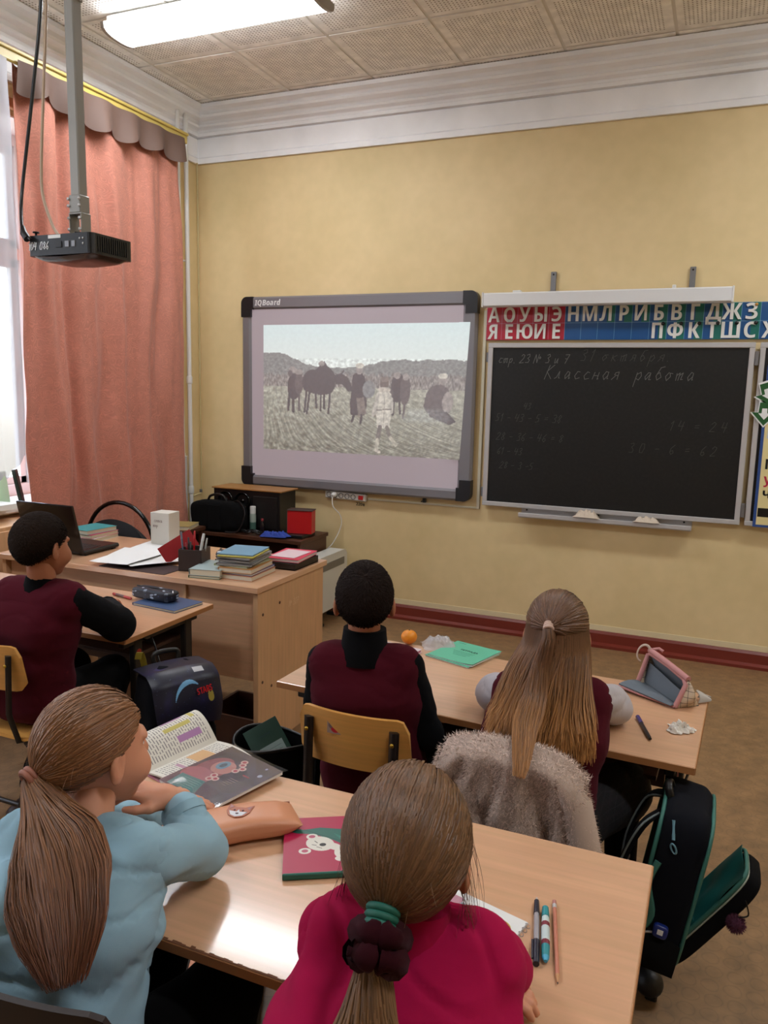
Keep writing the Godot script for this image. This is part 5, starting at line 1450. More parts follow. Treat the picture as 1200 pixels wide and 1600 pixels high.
# ------------------------------------------------------------------ school bags
func build_bags() -> void:
	# dark backpack with teal lining hanging on the hook of the middle desk, its front panel unzipped and open
	var o := thing("open_backpack", "dark navy backpack with teal trim hanging open from the desk hook", "backpack", Vector3(3.568, 0.232, 3.075))
	o.scale = Vector3.ONE * 0.92
	o.rotation.z = deg_to_rad(-9)
	var nv := cloth("navy_cloth", Color(0.055, 0.06, 0.085), 0.2)
	var bk: Material = mats.bag_black
	var teal := mat("teal_trim", Color(0.20, 0.42, 0.38), 0.6)
	part("body", soft_box(0.135, 0.44, 0.29, 0.25, 12, 0.006), nv, o)
	# piping round the back panel and round the mouth
	for x in [-0.062, 0.058]:
		var pth := []
		for i in 41:
			var a := TAU * i / 40
			pth.append(Vector3(x, 0.22 + signf(sin(a)) * pow(absf(sin(a)), 0.45) * 0.205, signf(cos(a)) * pow(absf(cos(a)), 0.45) * 0.135))
		part("piping", MB.new().tube(pth, 0.0055, 6, false), teal, o)
	part("top_handle", MB.new().tube(smooth([Vector3(-0.045, 0.42, -0.03), Vector3(-0.06, 0.45, -0.02), Vector3(-0.06, 0.45, 0.02), Vector3(-0.045, 0.42, 0.03)]), 0.011, 8, true, Vector3.ZERO, 0.5), mats.black_plastic, o)
	for z in [-0.075, 0.085]:
		var st := part("shoulder_strap", MB.new().tube(smooth([Vector3(-0.06, 0.40, z * 0.6), Vector3(-0.10, 0.36, z), Vector3(-0.125, 0.24, z), Vector3(-0.115, 0.12, z), Vector3(-0.075, 0.05, z * 1.1)]), 0.019, 8, true, Vector3.BACK, 0.35), bk, o)
		part("strap_edge", MB.new().tube(smooth([Vector3(-0.068, 0.40, z * 0.6 + 0.02), Vector3(-0.107, 0.36, z + 0.02), Vector3(-0.131, 0.24, z + 0.02), Vector3(-0.12, 0.13, z + 0.02)]), 0.003, 6), mat("grey_edge", Color(0.42, 0.46, 0.46), 0.5), st)
		part("strap_buckle", bx(-0.125, -0.105, 0.13, 0.165, z - 0.02, z + 0.02, 0.003), mats.grey_metal, o)
	part("side_strap", MB.new().tube(smooth([Vector3(-0.045, 0.31, 0.142), Vector3(-0.055, 0.25, 0.152), Vector3(-0.03, 0.17, 0.152), Vector3(-0.05, 0.10, 0.147)]), 0.009, 6, true, Vector3.RIGHT, 0.35), teal, o)
	part("zip_pull", MB.new().tube(circle(Vector3(-0.02, 0.36, 0.146), 0.014, Vector3(0.5, -0.8, 0), Vector3(0.3, 0.3, 0.1), 12), 0.0025, 6, false).tube([Vector3(-0.035, 0.42, 0.12), Vector3(-0.025, 0.38, 0.142)], 0.004, 6), mat("pull_blue", Color(0.40, 0.56, 0.62), 0.4), o)
	# the unzipped front panel: a padded slab with teal inside, hinged at the bottom
	var fl := Node3D.new()
	fl.name = "front_flap"
	o.add_child(fl)
	fl.position = Vector3(0.02, 0.0, 0.0)
	fl.rotation.z = deg_to_rad(-25)
	fl.scale = Vector3(1, 0.88, 0.62)
	var slab := MB.new()
	slab.sheet(30, 24, func(u: float, v: float) -> Vector3:
		var a := u * TAU
		var b := (v - 0.5) * PI
		var cr := pow(maxf(cos(b), 0.0), 0.4)
		return Vector3(0.022 + signf(sin(b)) * pow(absf(sin(b)), 0.5) * 0.028, 0.20 + signf(cos(a)) * pow(absf(cos(a)), 0.4) * cr * 0.20, signf(sin(a)) * pow(absf(sin(a)), 0.4) * cr * 0.135), 0.0, true)
	part("panel", slab, bk, fl)
	part("lining", MB.new().sheet(16, 12, func(u: float, v: float) -> Vector3: return Vector3(-0.010 - 0.006 * sin(u * 9.0) * sin(v * 7.0), 0.015 + u * 0.375, (v - 0.5) * 0.255), 0.002), mat("teal_lining", Color(0.05, 0.33, 0.31), 0.55), fl)
	var rim := []
	for i in 41:
		var a := TAU * i / 40
		rim.append(Vector3(-0.006, 0.20 + signf(cos(a)) * pow(absf(cos(a)), 0.4) * 0.198, signf(sin(a)) * pow(absf(sin(a)), 0.4) * 0.135))
	part("zip_edge", MB.new().tube(rim, 0.006, 6, false), teal, fl)
	var rim2 := []
	for q in rim:
		rim2.append(q * Vector3(1, 0.99, 0.99) + Vector3(0.009, 0, 0))
	part("white_piping", MB.new().tube(rim2, 0.0025, 5, false), mat("piping_white", Color(0.62, 0.66, 0.62), 0.5), fl)
	part("pocket_fold", MB.new().sheet(14, 8, func(u: float, v: float) -> Vector3: return Vector3(-0.012 - 0.05 * sin(v * PI) * (0.6 + 0.4 * sin(u * 5.0)), 0.12 + 0.06 * u, (v - 0.5) * 0.24), 0.002), mats.teal_lining, fl)
	part("inner_label", MB.new().box(Vector3(-0.03, 0.12, 0.09), Vector3(0.004, 0.09, 0.05), 0.001), mat("label_grey", Color(0.60, 0.64, 0.66), 0.5), fl)
	var pom := MB.new()
	pom.ball(Vector3.ZERO, Vector3.ONE * 0.019, 12, 8)
	var r2 := RandomNumberGenerator.new()
	r2.seed = 3
	for i in 500:
		var d := Vector3(r2.randfn(), r2.randfn(), r2.randfn()).normalized()
		var s := d.cross(Vector3(0.3, 0.8, 0.5)).normalized() * 0.0012
		pom.poly([d * 0.017 + s, d * 0.017 - s, d * 0.0265 + s * 0.2], d.cross(s).normalized())
	var pm := part("pompom", pom, cloth("pompom_purple", Color(0.30, 0.16, 0.22)), o)
	pm.position = Vector3(0.165, 0.20, 0.10)
	part("pompom_cord", MB.new().tube(smooth([Vector3(0.165, 0.22, 0.10), Vector3(0.185, 0.235, 0.10), Vector3(0.17, 0.27, 0.1)]), 0.002, 5), mats.black_plastic, o)
	var kc := part("key_charm", soft_box(0.036, 0.036, 0.018, 0.6, 4, 0.001), mat("charm_blue", Color(0.10, 0.17, 0.45), 0.35), o)
	kc.position = Vector3(0.0, 0.12, 0.155)
	part("charm_mark", MB.new().box(Vector3(0, 0.02, 0.0095), Vector3(0.014, 0.014, 0.001), 0.0), mats.white_print, kc)
	part("charm_chain", MB.new().tube([Vector3(-0.01, 0.13, 0.155), Vector3(-0.03, 0.12, 0.152), Vector3(-0.045, 0.105, 0.15)], 0.003, 5), mats.alu, o)
	part("side_pocket", MB.new().sheet(12, 8, func(u: float, v: float) -> Vector3: return Vector3((u - 0.5) * 0.11, lerpf(0.14 - 0.03 * u, 0.02, v), 0.148 + 0.012 * sin(u * PI) * sin(v * PI)), 0.002), bk, o)

	var hk0: Vector3 = o.transform.affine_inverse() * Vector3(3.634, 0.650, 2.892)
	part("hanging_strap", MB.new().tube(smooth([Vector3(-0.02, 0.40, -0.10), hk0.lerp(Vector3(-0.02, 0.42, -0.12), 0.5), hk0]), 0.009, 8, true, Vector3.ZERO, 0.4), mats.black_plastic, o)

	# space-print backpack by the left desk
	var b := thing("space_backpack", "dark space-print backpack with a comet and red lettering hanging on the desk hook", "backpack", Vector3(1.93, 0.24, 2.83), deg_to_rad(62))
	b.scale = Vector3.ONE * 0.84
	b.rotation.x = -0.06
	part("body", soft_box(0.30, 0.44, 0.20, 0.35, 22, 0.008), nv, b)
	var pk := part("front_pocket", soft_box(0.25, 0.20, 0.07, 0.45, 23, 0.004), bk, b)
	pk.position = Vector3(0, 0.02, 0.105)
	part("pocket_scrawl", pen_text(pen_text(MB.new(), "0908", Vector3(-0.06, 0.12, 0.0385), 0.035, 0.002, 0.1, 0.03), "7080", Vector3(-0.055, 0.075, 0.0385), 0.035, 0.002, 0.1, 0.03), mat("scrawl_teal", Color(0.09, 0.20, 0.26), 0.6), pk)
	var fp := Paint.new(256, 200, Color(0.04, 0.05, 0.14))
	var gal := noise(8, 0.012, 4)
	for y in 200:
		for x in 256:
			var k := gal.get_noise_2d(x, y)
			fp.im.set_pixel(x, y, Color(0.045 + 0.06 * maxf(k, 0.0), 0.05 + 0.02 * k, 0.14 + 0.18 * maxf(k, 0.0)))
	for i in 90:
		fp.oval(rng.randi_range(0, 255), rng.randi_range(0, 199), 0.9, 0.9, Color(0.6, 0.65, 0.8))
	fp.oval(60, 40, 18, 9, Color(0.20, 0.18, 0.50, 0.6))
	for i in 26:
		var a := 3.5 + i * 0.07
		fp.oval(128 + 62 * cos(a), 150 + 62 * sin(a), 1.5 + 5.0 * sin(i / 26.0 * PI), 1.5 + 5.0 * sin(i / 26.0 * PI), Color(0.45, 0.68, 0.85))
	fp.oval(205, 134, 12, 12, Color(0.62, 0.55, 0.22)).poly([[193, 128], [199, 116], [205, 126], [212, 116], [217, 128]], Color(0.62, 0.55, 0.22))
	fp.rect(160, 62, 40, 10, Color(0.7, 0.7, 0.72))
	var flapf := func(u: float, v: float) -> Vector3:
		var x := (u - 0.5) * 0.29 * (1.0 - 0.12 * pow(maxf(0.0, v - 0.7) / 0.3, 2.0))
		var a := v * 2.0
		var y := 0.435 - (0.0 if a < 0.6 else (a - 0.6) * 0.155) - 0.015 * pow(absf(u - 0.5) * 2.0, 3.0)
		var z := lerpf(-0.05, 0.135, minf(a / 0.8, 1.0)) + 0.03 * smoothstep(0.6, 1.6, a) - 0.02 * pow(absf(u - 0.5) * 2.0, 4.0)
		return Vector3(x, y, z)
	var flap := part("flap", MB.new().sheet(24, 24, flapf, 0.006), pic("space_print", fp.tex(), 0.45), b)
	var lt := letter("STARS", 0.03, mat("logo_red", Color(0.75, 0.05, 0.09), 0.4), flap, Vector3(0.055, 0.357, 0.175), Basis(Vector3.RIGHT, -0.18) * Basis(Vector3.BACK, 0.12), 0.0015, true, "logo")
	lt.scale *= Vector3(0.8, 1.2, 1)
	part("top_handle", MB.new().tube(smooth([Vector3(-0.05, 0.42, -0.07), Vector3(-0.05, 0.47, -0.075), Vector3(0.05, 0.47, -0.075), Vector3(0.05, 0.42, -0.07)]), 0.011, 8, true, Vector3.ZERO, 0.6), mats.black_plastic, b)
	part("yellow_ribbon", MB.new().sheet(8, 2, func(u: float, v: float) -> Vector3: return Vector3(-0.10 - 0.03 * u + 0.02 * v, 0.40 + 0.09 * sin(u * 2.4), -0.09 + 0.02 * v), 0.001), mat("ribbon_yellow", Color(0.52, 0.46, 0.10), 0.6), b)
	for x in [-0.08, 0.08]:
		part("shoulder_strap", MB.new().tube(smooth([Vector3(x, 0.40, -0.09), Vector3(x * 1.1, 0.34, -0.14), Vector3(x * 1.15, 0.18, -0.15), Vector3(x * 1.2, 0.05, -0.10)]), 0.02, 8, true, Vector3.RIGHT, 0.3), bk, b)
	part("side_pocket", MB.new().sheet(10, 8, func(u: float, v: float) -> Vector3: return Vector3(0.152 + 0.015 * sin(u * PI) * sin(v * PI), lerpf(0.15, 0.03, v), (u - 0.5) * 0.13), 0.002), mat("mesh_grey", Color(0.16, 0.15, 0.14), 0.8), b)

	var hk: Vector3 = b.transform.affine_inverse() * Vector3(1.745, 0.650, 2.73)
	part("hanging_strap", MB.new().tube(smooth([Vector3(-0.02, 0.41, -0.085), hk.lerp(Vector3(-0.02, 0.43, -0.1), 0.5) + UP * 0.01, hk]), 0.009, 8, true, Vector3.ZERO, 0.4), mats.black_plastic, b)

	# black bag standing open beside the middle boy, with a green exercise book sticking out
	var c := thing("open_black_bag", "open black bag on the floor beside the plywood chair with sticker", "bag", Vector3(2.345, 0.0, 2.87), 0.2)
	part("shell", MB.new().sheet(32, 12, func(u: float, v: float) -> Vector3:
		var a := u * TAU
		var r := 1.0 - 0.12 * sin(v * PI) + 0.03 * sin(a * 3.0 + v * 4.0)
		return Vector3(cos(a) * 0.13 * r, lerpf(0.43 + 0.012 * sin(a * 2.0), 0.0, v), sin(a) * 0.095 * r), 0.004, true), bk, c)
	part("base", MB.new().lathe([[0.001, 0.004], [0.9, 0.006], [0.95, 0.012]], Vector3.ZERO, 24, 0.128, 0.093), bk, c)
	part("rim", MB.new().tube(circle_xz(0.13, 0.095, 0.43), 0.006, 6, false), mats.black_plastic, c)
	part("strap", MB.new().tube(smooth([Vector3(0.12, 0.40, 0.02), Vector3(0.155, 0.46, 0.02), Vector3(0.17, 0.36, 0.05), Vector3(0.15, 0.12, 0.07), Vector3(0.13, 0.05, 0.05)]), 0.014, 8, true, Vector3.BACK, 0.35), bk, c)
	var eb := thing("green_exercise_book", "dark green exercise book with a white label sticking out of the black bag", "exercise book", Vector3(2.345, 0.40, 2.875))
	eb.basis = Basis(UP, 0.5) * Basis(Vector3.RIGHT, -0.62) * Basis(Vector3.BACK, 0.5)
	part("cover", bx(-0.06, 0.06, -0.09, 0.09, -0.003, 0.003, 0.001), mat("book_green", Color(0.05, 0.22, 0.17), 0.5), eb)
	part("label", bx(-0.035, 0.045, -0.05, 0.015, 0.003, 0.0036), mat("label_pale", Color(0.55, 0.62, 0.60), 0.6), eb)
	var ln := MB.new()
	for i in 4:
		addbx(ln, -0.028, 0.036, -0.04 + i * 0.013, -0.0392 + i * 0.013, 0.0036, 0.0038)
	addbx(ln, -0.02, 0.02, 0.05, 0.0515, 0.003, 0.0034)
	part("print", ln, mats.scrawl_teal, eb)

func circle_xz(rx: float, rz: float, y: float) -> Array:
	var out := []
	for i in 33:
		var a := TAU * i / 32
		out.append(Vector3(cos(a) * rx, y + 0.012 * sin(a * 2.0), sin(a) * rz))
	return out

# ------------------------------------------------------------------ things on the pupils' desks
func stick(called: String, label: String, category: String, a: Vector3, b: Vector3, bits: Array, group := "") -> Node3D:
	# bits: [name, from, to, radius0, radius1, material, sides]
	var t := thing(called, label, category, a, 0.0, group)
	var d := b - a
	for q in bits:
		part(q[0], MB.new().tube([d * q[1], d * lerpf(q[1], q[2], 0.5), d * q[2]], [q[3], (q[3] + q[4]) / 2, q[4]], q[6] if q.size() > 6 else 10), q[5], t)
	return t

func page_tex(sd: int) -> ImageTexture:
	var p := Paint.new(160, 220, Color(0.84, 0.82, 0.78))
	var r := RandomNumberGenerator.new()
	r.seed = sd
	var y := 14
	while y < 210:
		var x := 12
		while x < 146:
			var w := r.randi_range(5, 18)
			p.rect(x, y, mini(w, 148 - x), 2, Color(0.38, 0.36, 0.38))
			x += w + 4
		y += 8
	if sd == 1:
		p.rect(30, 30, 16, 74, Color(0.66, 0.48, 0.66)).rect(66, 44, 14, 84, Color(0.74, 0.69, 0.38)).rect(104, 50, 14, 66, Color(0.62, 0.45, 0.60)).rect(84, 20, 40, 14, Color(0.74, 0.69, 0.38))
	else:
		p.rect(14, 60, 130, 56, Color(0.80, 0.64, 0.46)).rect(30, 150, 100, 12, Color(0.70, 0.55, 0.62))
	return p.tex()

func build_desk_things() -> void:
	var H := DH + 0.0006
	# ---- near desk
	# open textbook, left pages curling up
	var ob := thing("open_textbook", "open textbook with highlighted text and curling pages beside the glossy folder", "book", Vector3(2.512, H, 3.55), deg_to_rad(-16))
	part("left_page", MB.new().sheet(18, 6, func(u: float, v: float) -> Vector3:
		var a := u * 2.6
		return Vector3(-0.125 * u + 0.03 * maxf(0.0, u - 0.7), 0.006 + 0.06 * sin(minf(a, PI)) * (1.0 - 0.15 * v), (v - 0.5) * 0.20), 0.004), pic("page_left", page_tex(1), 0.7), ob)
	part("right_page", MB.new().sheet(14, 6, func(u: float, v: float) -> Vector3: return Vector3(0.135 * u, 0.004 + 0.008 * sin(u * PI), (v - 0.5) * 0.20), 0.004), pic("page_right", page_tex(2), 0.7), ob)
	part("page_block", MB.new().sheet(16, 4, func(u: float, v: float) -> Vector3:
		var a := u * 2.6
		return Vector3(-0.12 * u, 0.004 + 0.046 * sin(minf(a, PI)) * (1.0 - 0.15 * v), (v - 0.5) * 0.198), 0.012), mats.paper, ob)
	part("cover", MB.new().box(Vector3(-0.065, 0.001, 0), Vector3(0.13, 0.002, 0.206), 0.0005).box(Vector3(0.07, 0.001, 0), Vector3(0.14, 0.002, 0.206), 0.0005), mat("cover_pink", Color(0.66, 0.40, 0.46), 0.5), ob)
	# glossy folder: dark violet cover with pink and white patches under clear film
	var gf := thing("glossy_folder", "glossy dark violet notebook cover with pink and teal print in clear film", "notebook", Vector3(2.655, H + 0.011, 3.605), deg_to_rad(-17.5))
	var gp := Paint.new(256, 256, Color(0.20, 0.14, 0.22))
	var gn := noise(91, 0.02, 3)
	for y in 256:
		for x in 256:
			var k := gn.get_noise_2d(x, y)
			gp.im.set_pixel(x, y, Color(0.20 + 0.09 * k, 0.145 + 0.06 * k, 0.22 + 0.09 * k))
	gp.oval(70, 120, 56, 70, Color(0.50, 0.26, 0.30)).oval(92, 96, 42, 36, Color(0.66, 0.44, 0.42)).oval(62, 170, 60, 40, Color(0.58, 0.32, 0.36)).oval(80, 88, 20, 24, Color(0.36, 0.50, 0.58)).oval(80, 88, 10, 13, Color(0.16, 0.26, 0.34))
	for q in [[128, 52], [146, 66], [138, 86], [118, 38], [108, 140], [128, 150], [112, 160]]:
		gp.oval(q[0], q[1], 13, 11, Color(0.74, 0.60, 0.58)).oval(q[0], q[1], 7, 6, Color(0.60, 0.24, 0.30))
	gp.poly([[20, 190], [120, 178], [150, 236], [30, 250]], Color(0.18, 0.42, 0.42))
	for i in 5:
		gp.line(44, 198 + i * 9, 120, 192 + i * 9, 1.0, Color(0.5, 0.68, 0.66))
	gp.rect(176, 84, 30, 6, Color(0.50, 0.14, 0.20)).oval(222, 60, 8, 8, Color(0.55, 0.58, 0.66)).oval(206, 22, 5, 5, Color(0.5, 0.5, 0.6))
	for i in 5:
		gp.line(160, 120 + i * 9, 200 - i * 4, 118 + i * 9, 1.4, Color(0.55, 0.48, 0.40))
	part("cover", MB.new().at(Vector3(0, 0, 0), Basis(Vector3.RIGHT, -PI / 2)).quad_part(Vector3(0, 0, 0.007), 0.182, 0.205), pic("violet_print", gp.tex(), 0.25, {"clearcoat_enabled": true, "clearcoat": 1.0, "clearcoat_roughness": 0.06}), gf)
	part("pages", bx(-0.09, 0.09, 0.0, 0.0068, -0.101, 0.101), mats.paper, gf)
	part("film", MB.new().sheet(14, 14, func(u: float, v: float) -> Vector3: return Vector3((u - 0.5) * 0.196, 0.0085 + 0.0018 * sin(u * 7.0 + v * 2.0) + 0.0015 * sin(v * 11.0), (v - 0.5) * 0.222), 0.0), mats.clear_film, gf)
	# peach pencil case with a fox sticker
	var pc := thing("peach_pencil_case", "peach leatherette pencil case with a shiny fox head sticker", "pencil case", Vector3(2.800, H, 3.757), deg_to_rad(41))
	var peach := mat("peach", Color(0.80, 0.55, 0.41), 0.42)
	part("pouch", MB.new().sheet(28, 24, func(u: float, v: float) -> Vector3:
		var a := v * TAU
		var e := pow(minf(minf(u, 1.0 - u) * 7.0, 1.0), 0.5)
		var flatk := lerpf(0.35, 1.0, minf((1.0 - u) * 3.0, 1.0))
		var cy := signf(sin(a)) * pow(absf(sin(a)), 0.7)
		var cz := signf(cos(a)) * pow(absf(cos(a)), 0.55)
		return Vector3((u - 0.5) * 0.235 + 0.004 * cz, 0.024 + cy * 0.024 * e * lerpf(0.55, 1.0, flatk), cz * lerpf(0.042, 0.047, e) + 0.003 * sin(u * 9.0)), 0.0), peach, pc)
	part("zip", MB.new().tube([Vector3(-0.112, 0.026, -0.046), Vector3(0.0, 0.028, -0.050), Vector3(0.112, 0.024, -0.046)], 0.003, 6), mat("zip_tan", Color(0.56, 0.34, 0.24), 0.5), pc)
	part("zip_pull", MB.new().tube([Vector3(-0.115, 0.012, 0.02), Vector3(-0.125, 0.004, 0.035)], 0.004, 6), mat("pull_orange", Color(0.75, 0.22, 0.12), 0.4), pc)
	var fx := Node3D.new()
	fx.name = "fox_sticker"
	pc.add_child(fx)
	fx.transform = Transform3D(Basis(UP, deg_to_rad(-28)) * Basis(Vector3.RIGHT, -PI / 2), Vector3(0.0, 0.0485, -0.002)).scaled_local(Vector3.ONE * 0.85)
	part("head", MB.new().prism(PackedVector2Array([Vector2(-0.03, 0.03), Vector2(-0.012, 0.018), Vector2(0.012, 0.018), Vector2(0.03, 0.03), Vector2(0.028, 0.0), Vector2(0.018, -0.018), Vector2(0.0, -0.026), Vector2(-0.018, -0.018), Vector2(-0.028, 0.0)]), 0.0, 0.001), mat("fox_orange", Color(0.62, 0.30, 0.14), 0.3), fx)
	part("face", MB.new().prism(PackedVector2Array([Vector2(-0.022, 0.0), Vector2(-0.004, -0.002), Vector2(0.0, 0.008), Vector2(0.004, -0.002), Vector2(0.022, 0.0), Vector2(0.014, -0.016), Vector2(0.0, -0.022), Vector2(-0.014, -0.016)]), 0.001, 0.0016), mat("fox_silver", Color(0.80, 0.80, 0.82), 0.2, {"metallic": 0.2}), fx)
	part("ear_inner", MB.new().prism(PackedVector2Array([Vector2(-0.027, 0.026), Vector2(-0.016, 0.017), Vector2(-0.024, 0.009)]), 0.001, 0.0016).prism(PackedVector2Array([Vector2(0.027, 0.026), Vector2(0.016, 0.017), Vector2(0.024, 0.009)]), 0.001, 0.0016), mat("ear_pink", Color(0.62, 0.42, 0.42), 0.4), fx)
	part("nose", MB.new().ball(Vector3(0, -0.009, 0.0017), Vector3(0.004, 0.003, 0.001), 10, 6).ball(Vector3(-0.010, 0.004, 0.0017), Vector3(0.0025, 0.003, 0.001), 8, 6).ball(Vector3(0.010, 0.004, 0.0017), Vector3(0.0025, 0.003, 0.001), 8, 6), mat("nose_dark", Color(0.28, 0.05, 0.12), 0.3), fx)
	# pink notebook with a bear asleep under a leaf
	var pn := thing("pink_notebook", "bright pink notebook with a white bear cub and green leaf on the cover", "notebook", Vector3(2.982, H, 3.728), deg_to_rad(28.5))
	var bp := Paint.new(256, 280, Color(0.66, 0.10, 0.27))
	var gr := Color(0.10, 0.38, 0.33)
	var wh := Color(0.84, 0.82, 0.78)
	bp.poly([[0, 48], [60, 66], [110, 58], [190, 74], [250, 120], [256, 200], [200, 170], [150, 128], [90, 92], [40, 84], [0, 66]], gr).poly([[150, 90], [240, 160], [256, 256], [215, 200], [180, 140]], Color(0.13, 0.46, 0.40))
	bp.line(40, 70, 60, 86, 2.0, Color(0.04, 0.16, 0.15)).line(60, 66, 200, 150, 2.0, Color(0.05, 0.22, 0.20)).line(170, 110, 230, 190, 2.0, Color(0.45, 0.62, 0.58))
	bp.oval(195, 190, 46, 40, wh).oval(108, 142, 44, 36, wh, 0.4).oval(84, 104, 18, 15, wh).oval(62, 176, 19, 15, wh).oval(84, 104, 10, 8, Color(0.70, 0.30, 0.40)).oval(62, 176, 10, 8, Color(0.70, 0.30, 0.40))
	bp.oval(150, 160, 26, 16, wh, 0.6).oval(180, 220, 30, 16, wh).oval(116, 148, 10, 8, Color(0.08, 0.07, 0.08)).line(92, 128, 100, 138, 2.4, Color(0.1, 0.08, 0.08)).line(84, 146, 96, 150, 2.4, Color(0.1, 0.08, 0.08)).line(98, 158, 112, 166, 2.0, Color(0.1, 0.08, 0.08))
	part("cover", MB.new().at(Vector3.ZERO, Basis(Vector3.RIGHT, -PI / 2)).quad_part(Vector3(0, 0, 0.0122), 0.164, 0.178), pic("bear_print", bp.tex(), 0.4), pn)
	part("pages", bx(-0.081, 0.081, 0.0015, 0.0115, -0.089, 0.086), mats.paper, pn)
	part("back_cover", bx(-0.083, 0.083, 0.0, 0.0015, -0.09, 0.09, 0.0004), mat("spine_green", gr, 0.45), pn)
	part("spine", bx(-0.083, 0.083, 0.0, 0.0125, 0.087, 0.093, 0.003), mats.spine_green, pn)
	part("front_board", bx(-0.083, 0.083, 0.0115, 0.012, -0.09, 0.09, 0.0002), mat("board_pink", Color(0.66, 0.10, 0.27), 0.4), pn)
	# writing tools
	var ink := mat("pen_ink", Color(0.07, 0.06, 0.16), 0.3)
	var clr := mat("pen_clear", Color(0.62, 0.60, 0.62), 0.2)
	var a1 := Vector3(3.391, H + 0.006, 3.715)
	var b1 := Vector3(3.424, H + 0.006, 3.872)
	var ball := stick("ballpoint_pen", "clear ballpoint pen with dark blue grip and cap beside the teal correction pen", "pen", a1, b1, [["tip", 0.0, 0.06, 0.001, 0.003, mats.alu], ["grip", 0.06, 0.27, 0.0045, 0.0055, ink], ["barrel", 0.27, 0.68, 0.0045, 0.0045, clr], ["refill", 0.28, 0.7, 0.0046, 0.0046, clr], ["cap", 0.68, 1.0, 0.0058, 0.0054, ink]])
	part("cap_clip", MB.new().tube([(b1 - a1) * 0.96 + Vector3(-0.006, 0.003, 0), (b1 - a1) * 0.7 + Vector3(-0.0065, 0.003, 0)], 0.002, 6), ink, ball)
	stick("correction_pen", "teal correction pen with a white and red label between pen and pencil", "correction pen", Vector3(3.411, H + 0.0075, 3.738), Vector3(3.437, H + 0.0075, 3.862), [["cap", 0.0, 0.2, 0.0055, 0.007, mat("corr_teal", Color(0.10, 0.52, 0.55), 0.35)], ["collar", 0.2, 0.32, 0.0062, 0.0072, mat("corr_white", Color(0.74, 0.80, 0.80), 0.4)], ["red_band", 0.32, 0.40, 0.0072, 0.0073, mat("corr_red", Color(0.45, 0.08, 0.16), 0.4)], ["label", 0.40, 0.66, 0.0073, 0.0073, mats.corr_white], ["red_band", 0.66, 0.74, 0.0073, 0.0072, mats.corr_red], ["barrel", 0.74, 0.93, 0.0072, 0.0062, mats.corr_teal], ["end", 0.93, 1.0, 0.0062, 0.003, mat("corr_light", Color(0.25, 0.62, 0.75), 0.35)]])
	stick("pencil", "pink wooden pencil with eraser lying to the right of the correction pen", "pencil", Vector3(3.421, H + 0.0042, 3.71), Vector3(3.463, H + 0.0042, 3.898), [["eraser", 0.0, 0.05, 0.0036, 0.0036, mat("eraser", Color(0.72, 0.48, 0.44), 0.7)], ["ferrule", 0.05, 0.10, 0.0038, 0.0038, mats.alu], ["shaft", 0.10, 0.9, 0.0037, 0.0037, mat("pencil_pink", Color(0.74, 0.45, 0.36), 0.4), 6], ["cone", 0.9, 0.98, 0.0037, 0.001, mat("bare_wood", Color(0.75, 0.55, 0.38), 0.7)], ["lead", 0.98, 1.0, 0.001, 0.0003, mats.black_metal]])
	# spiral pad in a clear sleeve
	var sp := thing("spiral_pad", "white spiral pad with a round yellow sticker in a clear sleeve under the girl's arm", "notepad", Vector3(3.295, H, 3.815), deg_to_rad(-14))
	part("pad", bx(-0.09, 0.085, 0.0, 0.005, -0.055, 0.055, 0.0005), mats.paper, sp)
	part("sleeve", MB.new().sheet(10, 6, func(u: float, v: float) -> Vector3: return Vector3(lerpf(-0.1, 0.115, u), 0.0065 + 0.002 * sin(u * 15.0) * v, (v - 0.5) * 0.135), 0.0), mats.clear_film, sp)
	var yp := Paint.new(64, 64, Color(0.72, 0.58, 0.22))
	yp.oval(24, 38, 10, 13, Color(0.30, 0.46, 0.58)).oval(38, 30, 11, 10, Color(0.72, 0.55, 0.46)).oval(40, 16, 14, 7, Color(0.62, 0.18, 0.16)).oval(46, 44, 8, 11, Color(0.66, 0.60, 0.58))
	part("sticker", MB.new().at(Vector3(0.052, 0.0054, -0.012), Basis(Vector3.RIGHT, -PI / 2)).prism(disc(0.021), 0.0, 0.0006), pic("sun_sticker", yp.tex(), 0.4), sp)
	part("small_print", bx(-0.03, 0.0, 0.005, 0.0056, -0.03, -0.005), mat("print_blue", Color(0.52, 0.66, 0.70), 0.5), sp)
	part("small_print", bx(-0.052, -0.03, 0.005, 0.0056, -0.04, -0.02), mat("print_pink", Color(0.70, 0.50, 0.56), 0.5), sp)
	for i in 9:
		part("wire_loop", MB.new().tube(circle(Vector3(0.088, 0.004, -0.048 + i * 0.012), 0.0045, Vector3.RIGHT, UP, 10), 0.0007, 4, false), mats.alu, sp)

	for o in get_children():
		if String(o.name) in ["open_textbook", "glossy_folder", "peach_pencil_case", "pink_notebook", "ballpoint_pen", "correction_pen", "pencil", "spiral_pad"]:
			o.transform = tilt_about(Vector3(2.972, DH, 3.79)) * o.transform

	# ---- middle desk
	var mo := thing("mandarin", "small orange mandarin on the middle desk behind the boy's notebook", "fruit", Vector3(2.668, H, 2.475))
	var mn := noise(4, 120.0, 2)
	part("peel", MB.new().sheet(28, 18, func(u: float, v: float) -> Vector3:
		var a := u * TAU
		var b := v * PI
		var r := 0.0285 * (1.0 + 0.006 * mn.get_noise_3d(cos(a) * sin(b), cos(b), sin(a) * sin(b)))
		return Vector3(cos(a) * sin(b) * r, 0.0255 - cos(b) * r * 0.89 * (1.0 - 0.06 * pow(maxf(0.0, -cos(b)), 8.0)), sin(a) * sin(b) * r), 0.0, true), mat("peel", Color(0.86, 0.52, 0.07), 0.42, {"subsurf_scatter_enabled": true, "subsurf_scatter_strength": 0.05}), mo)
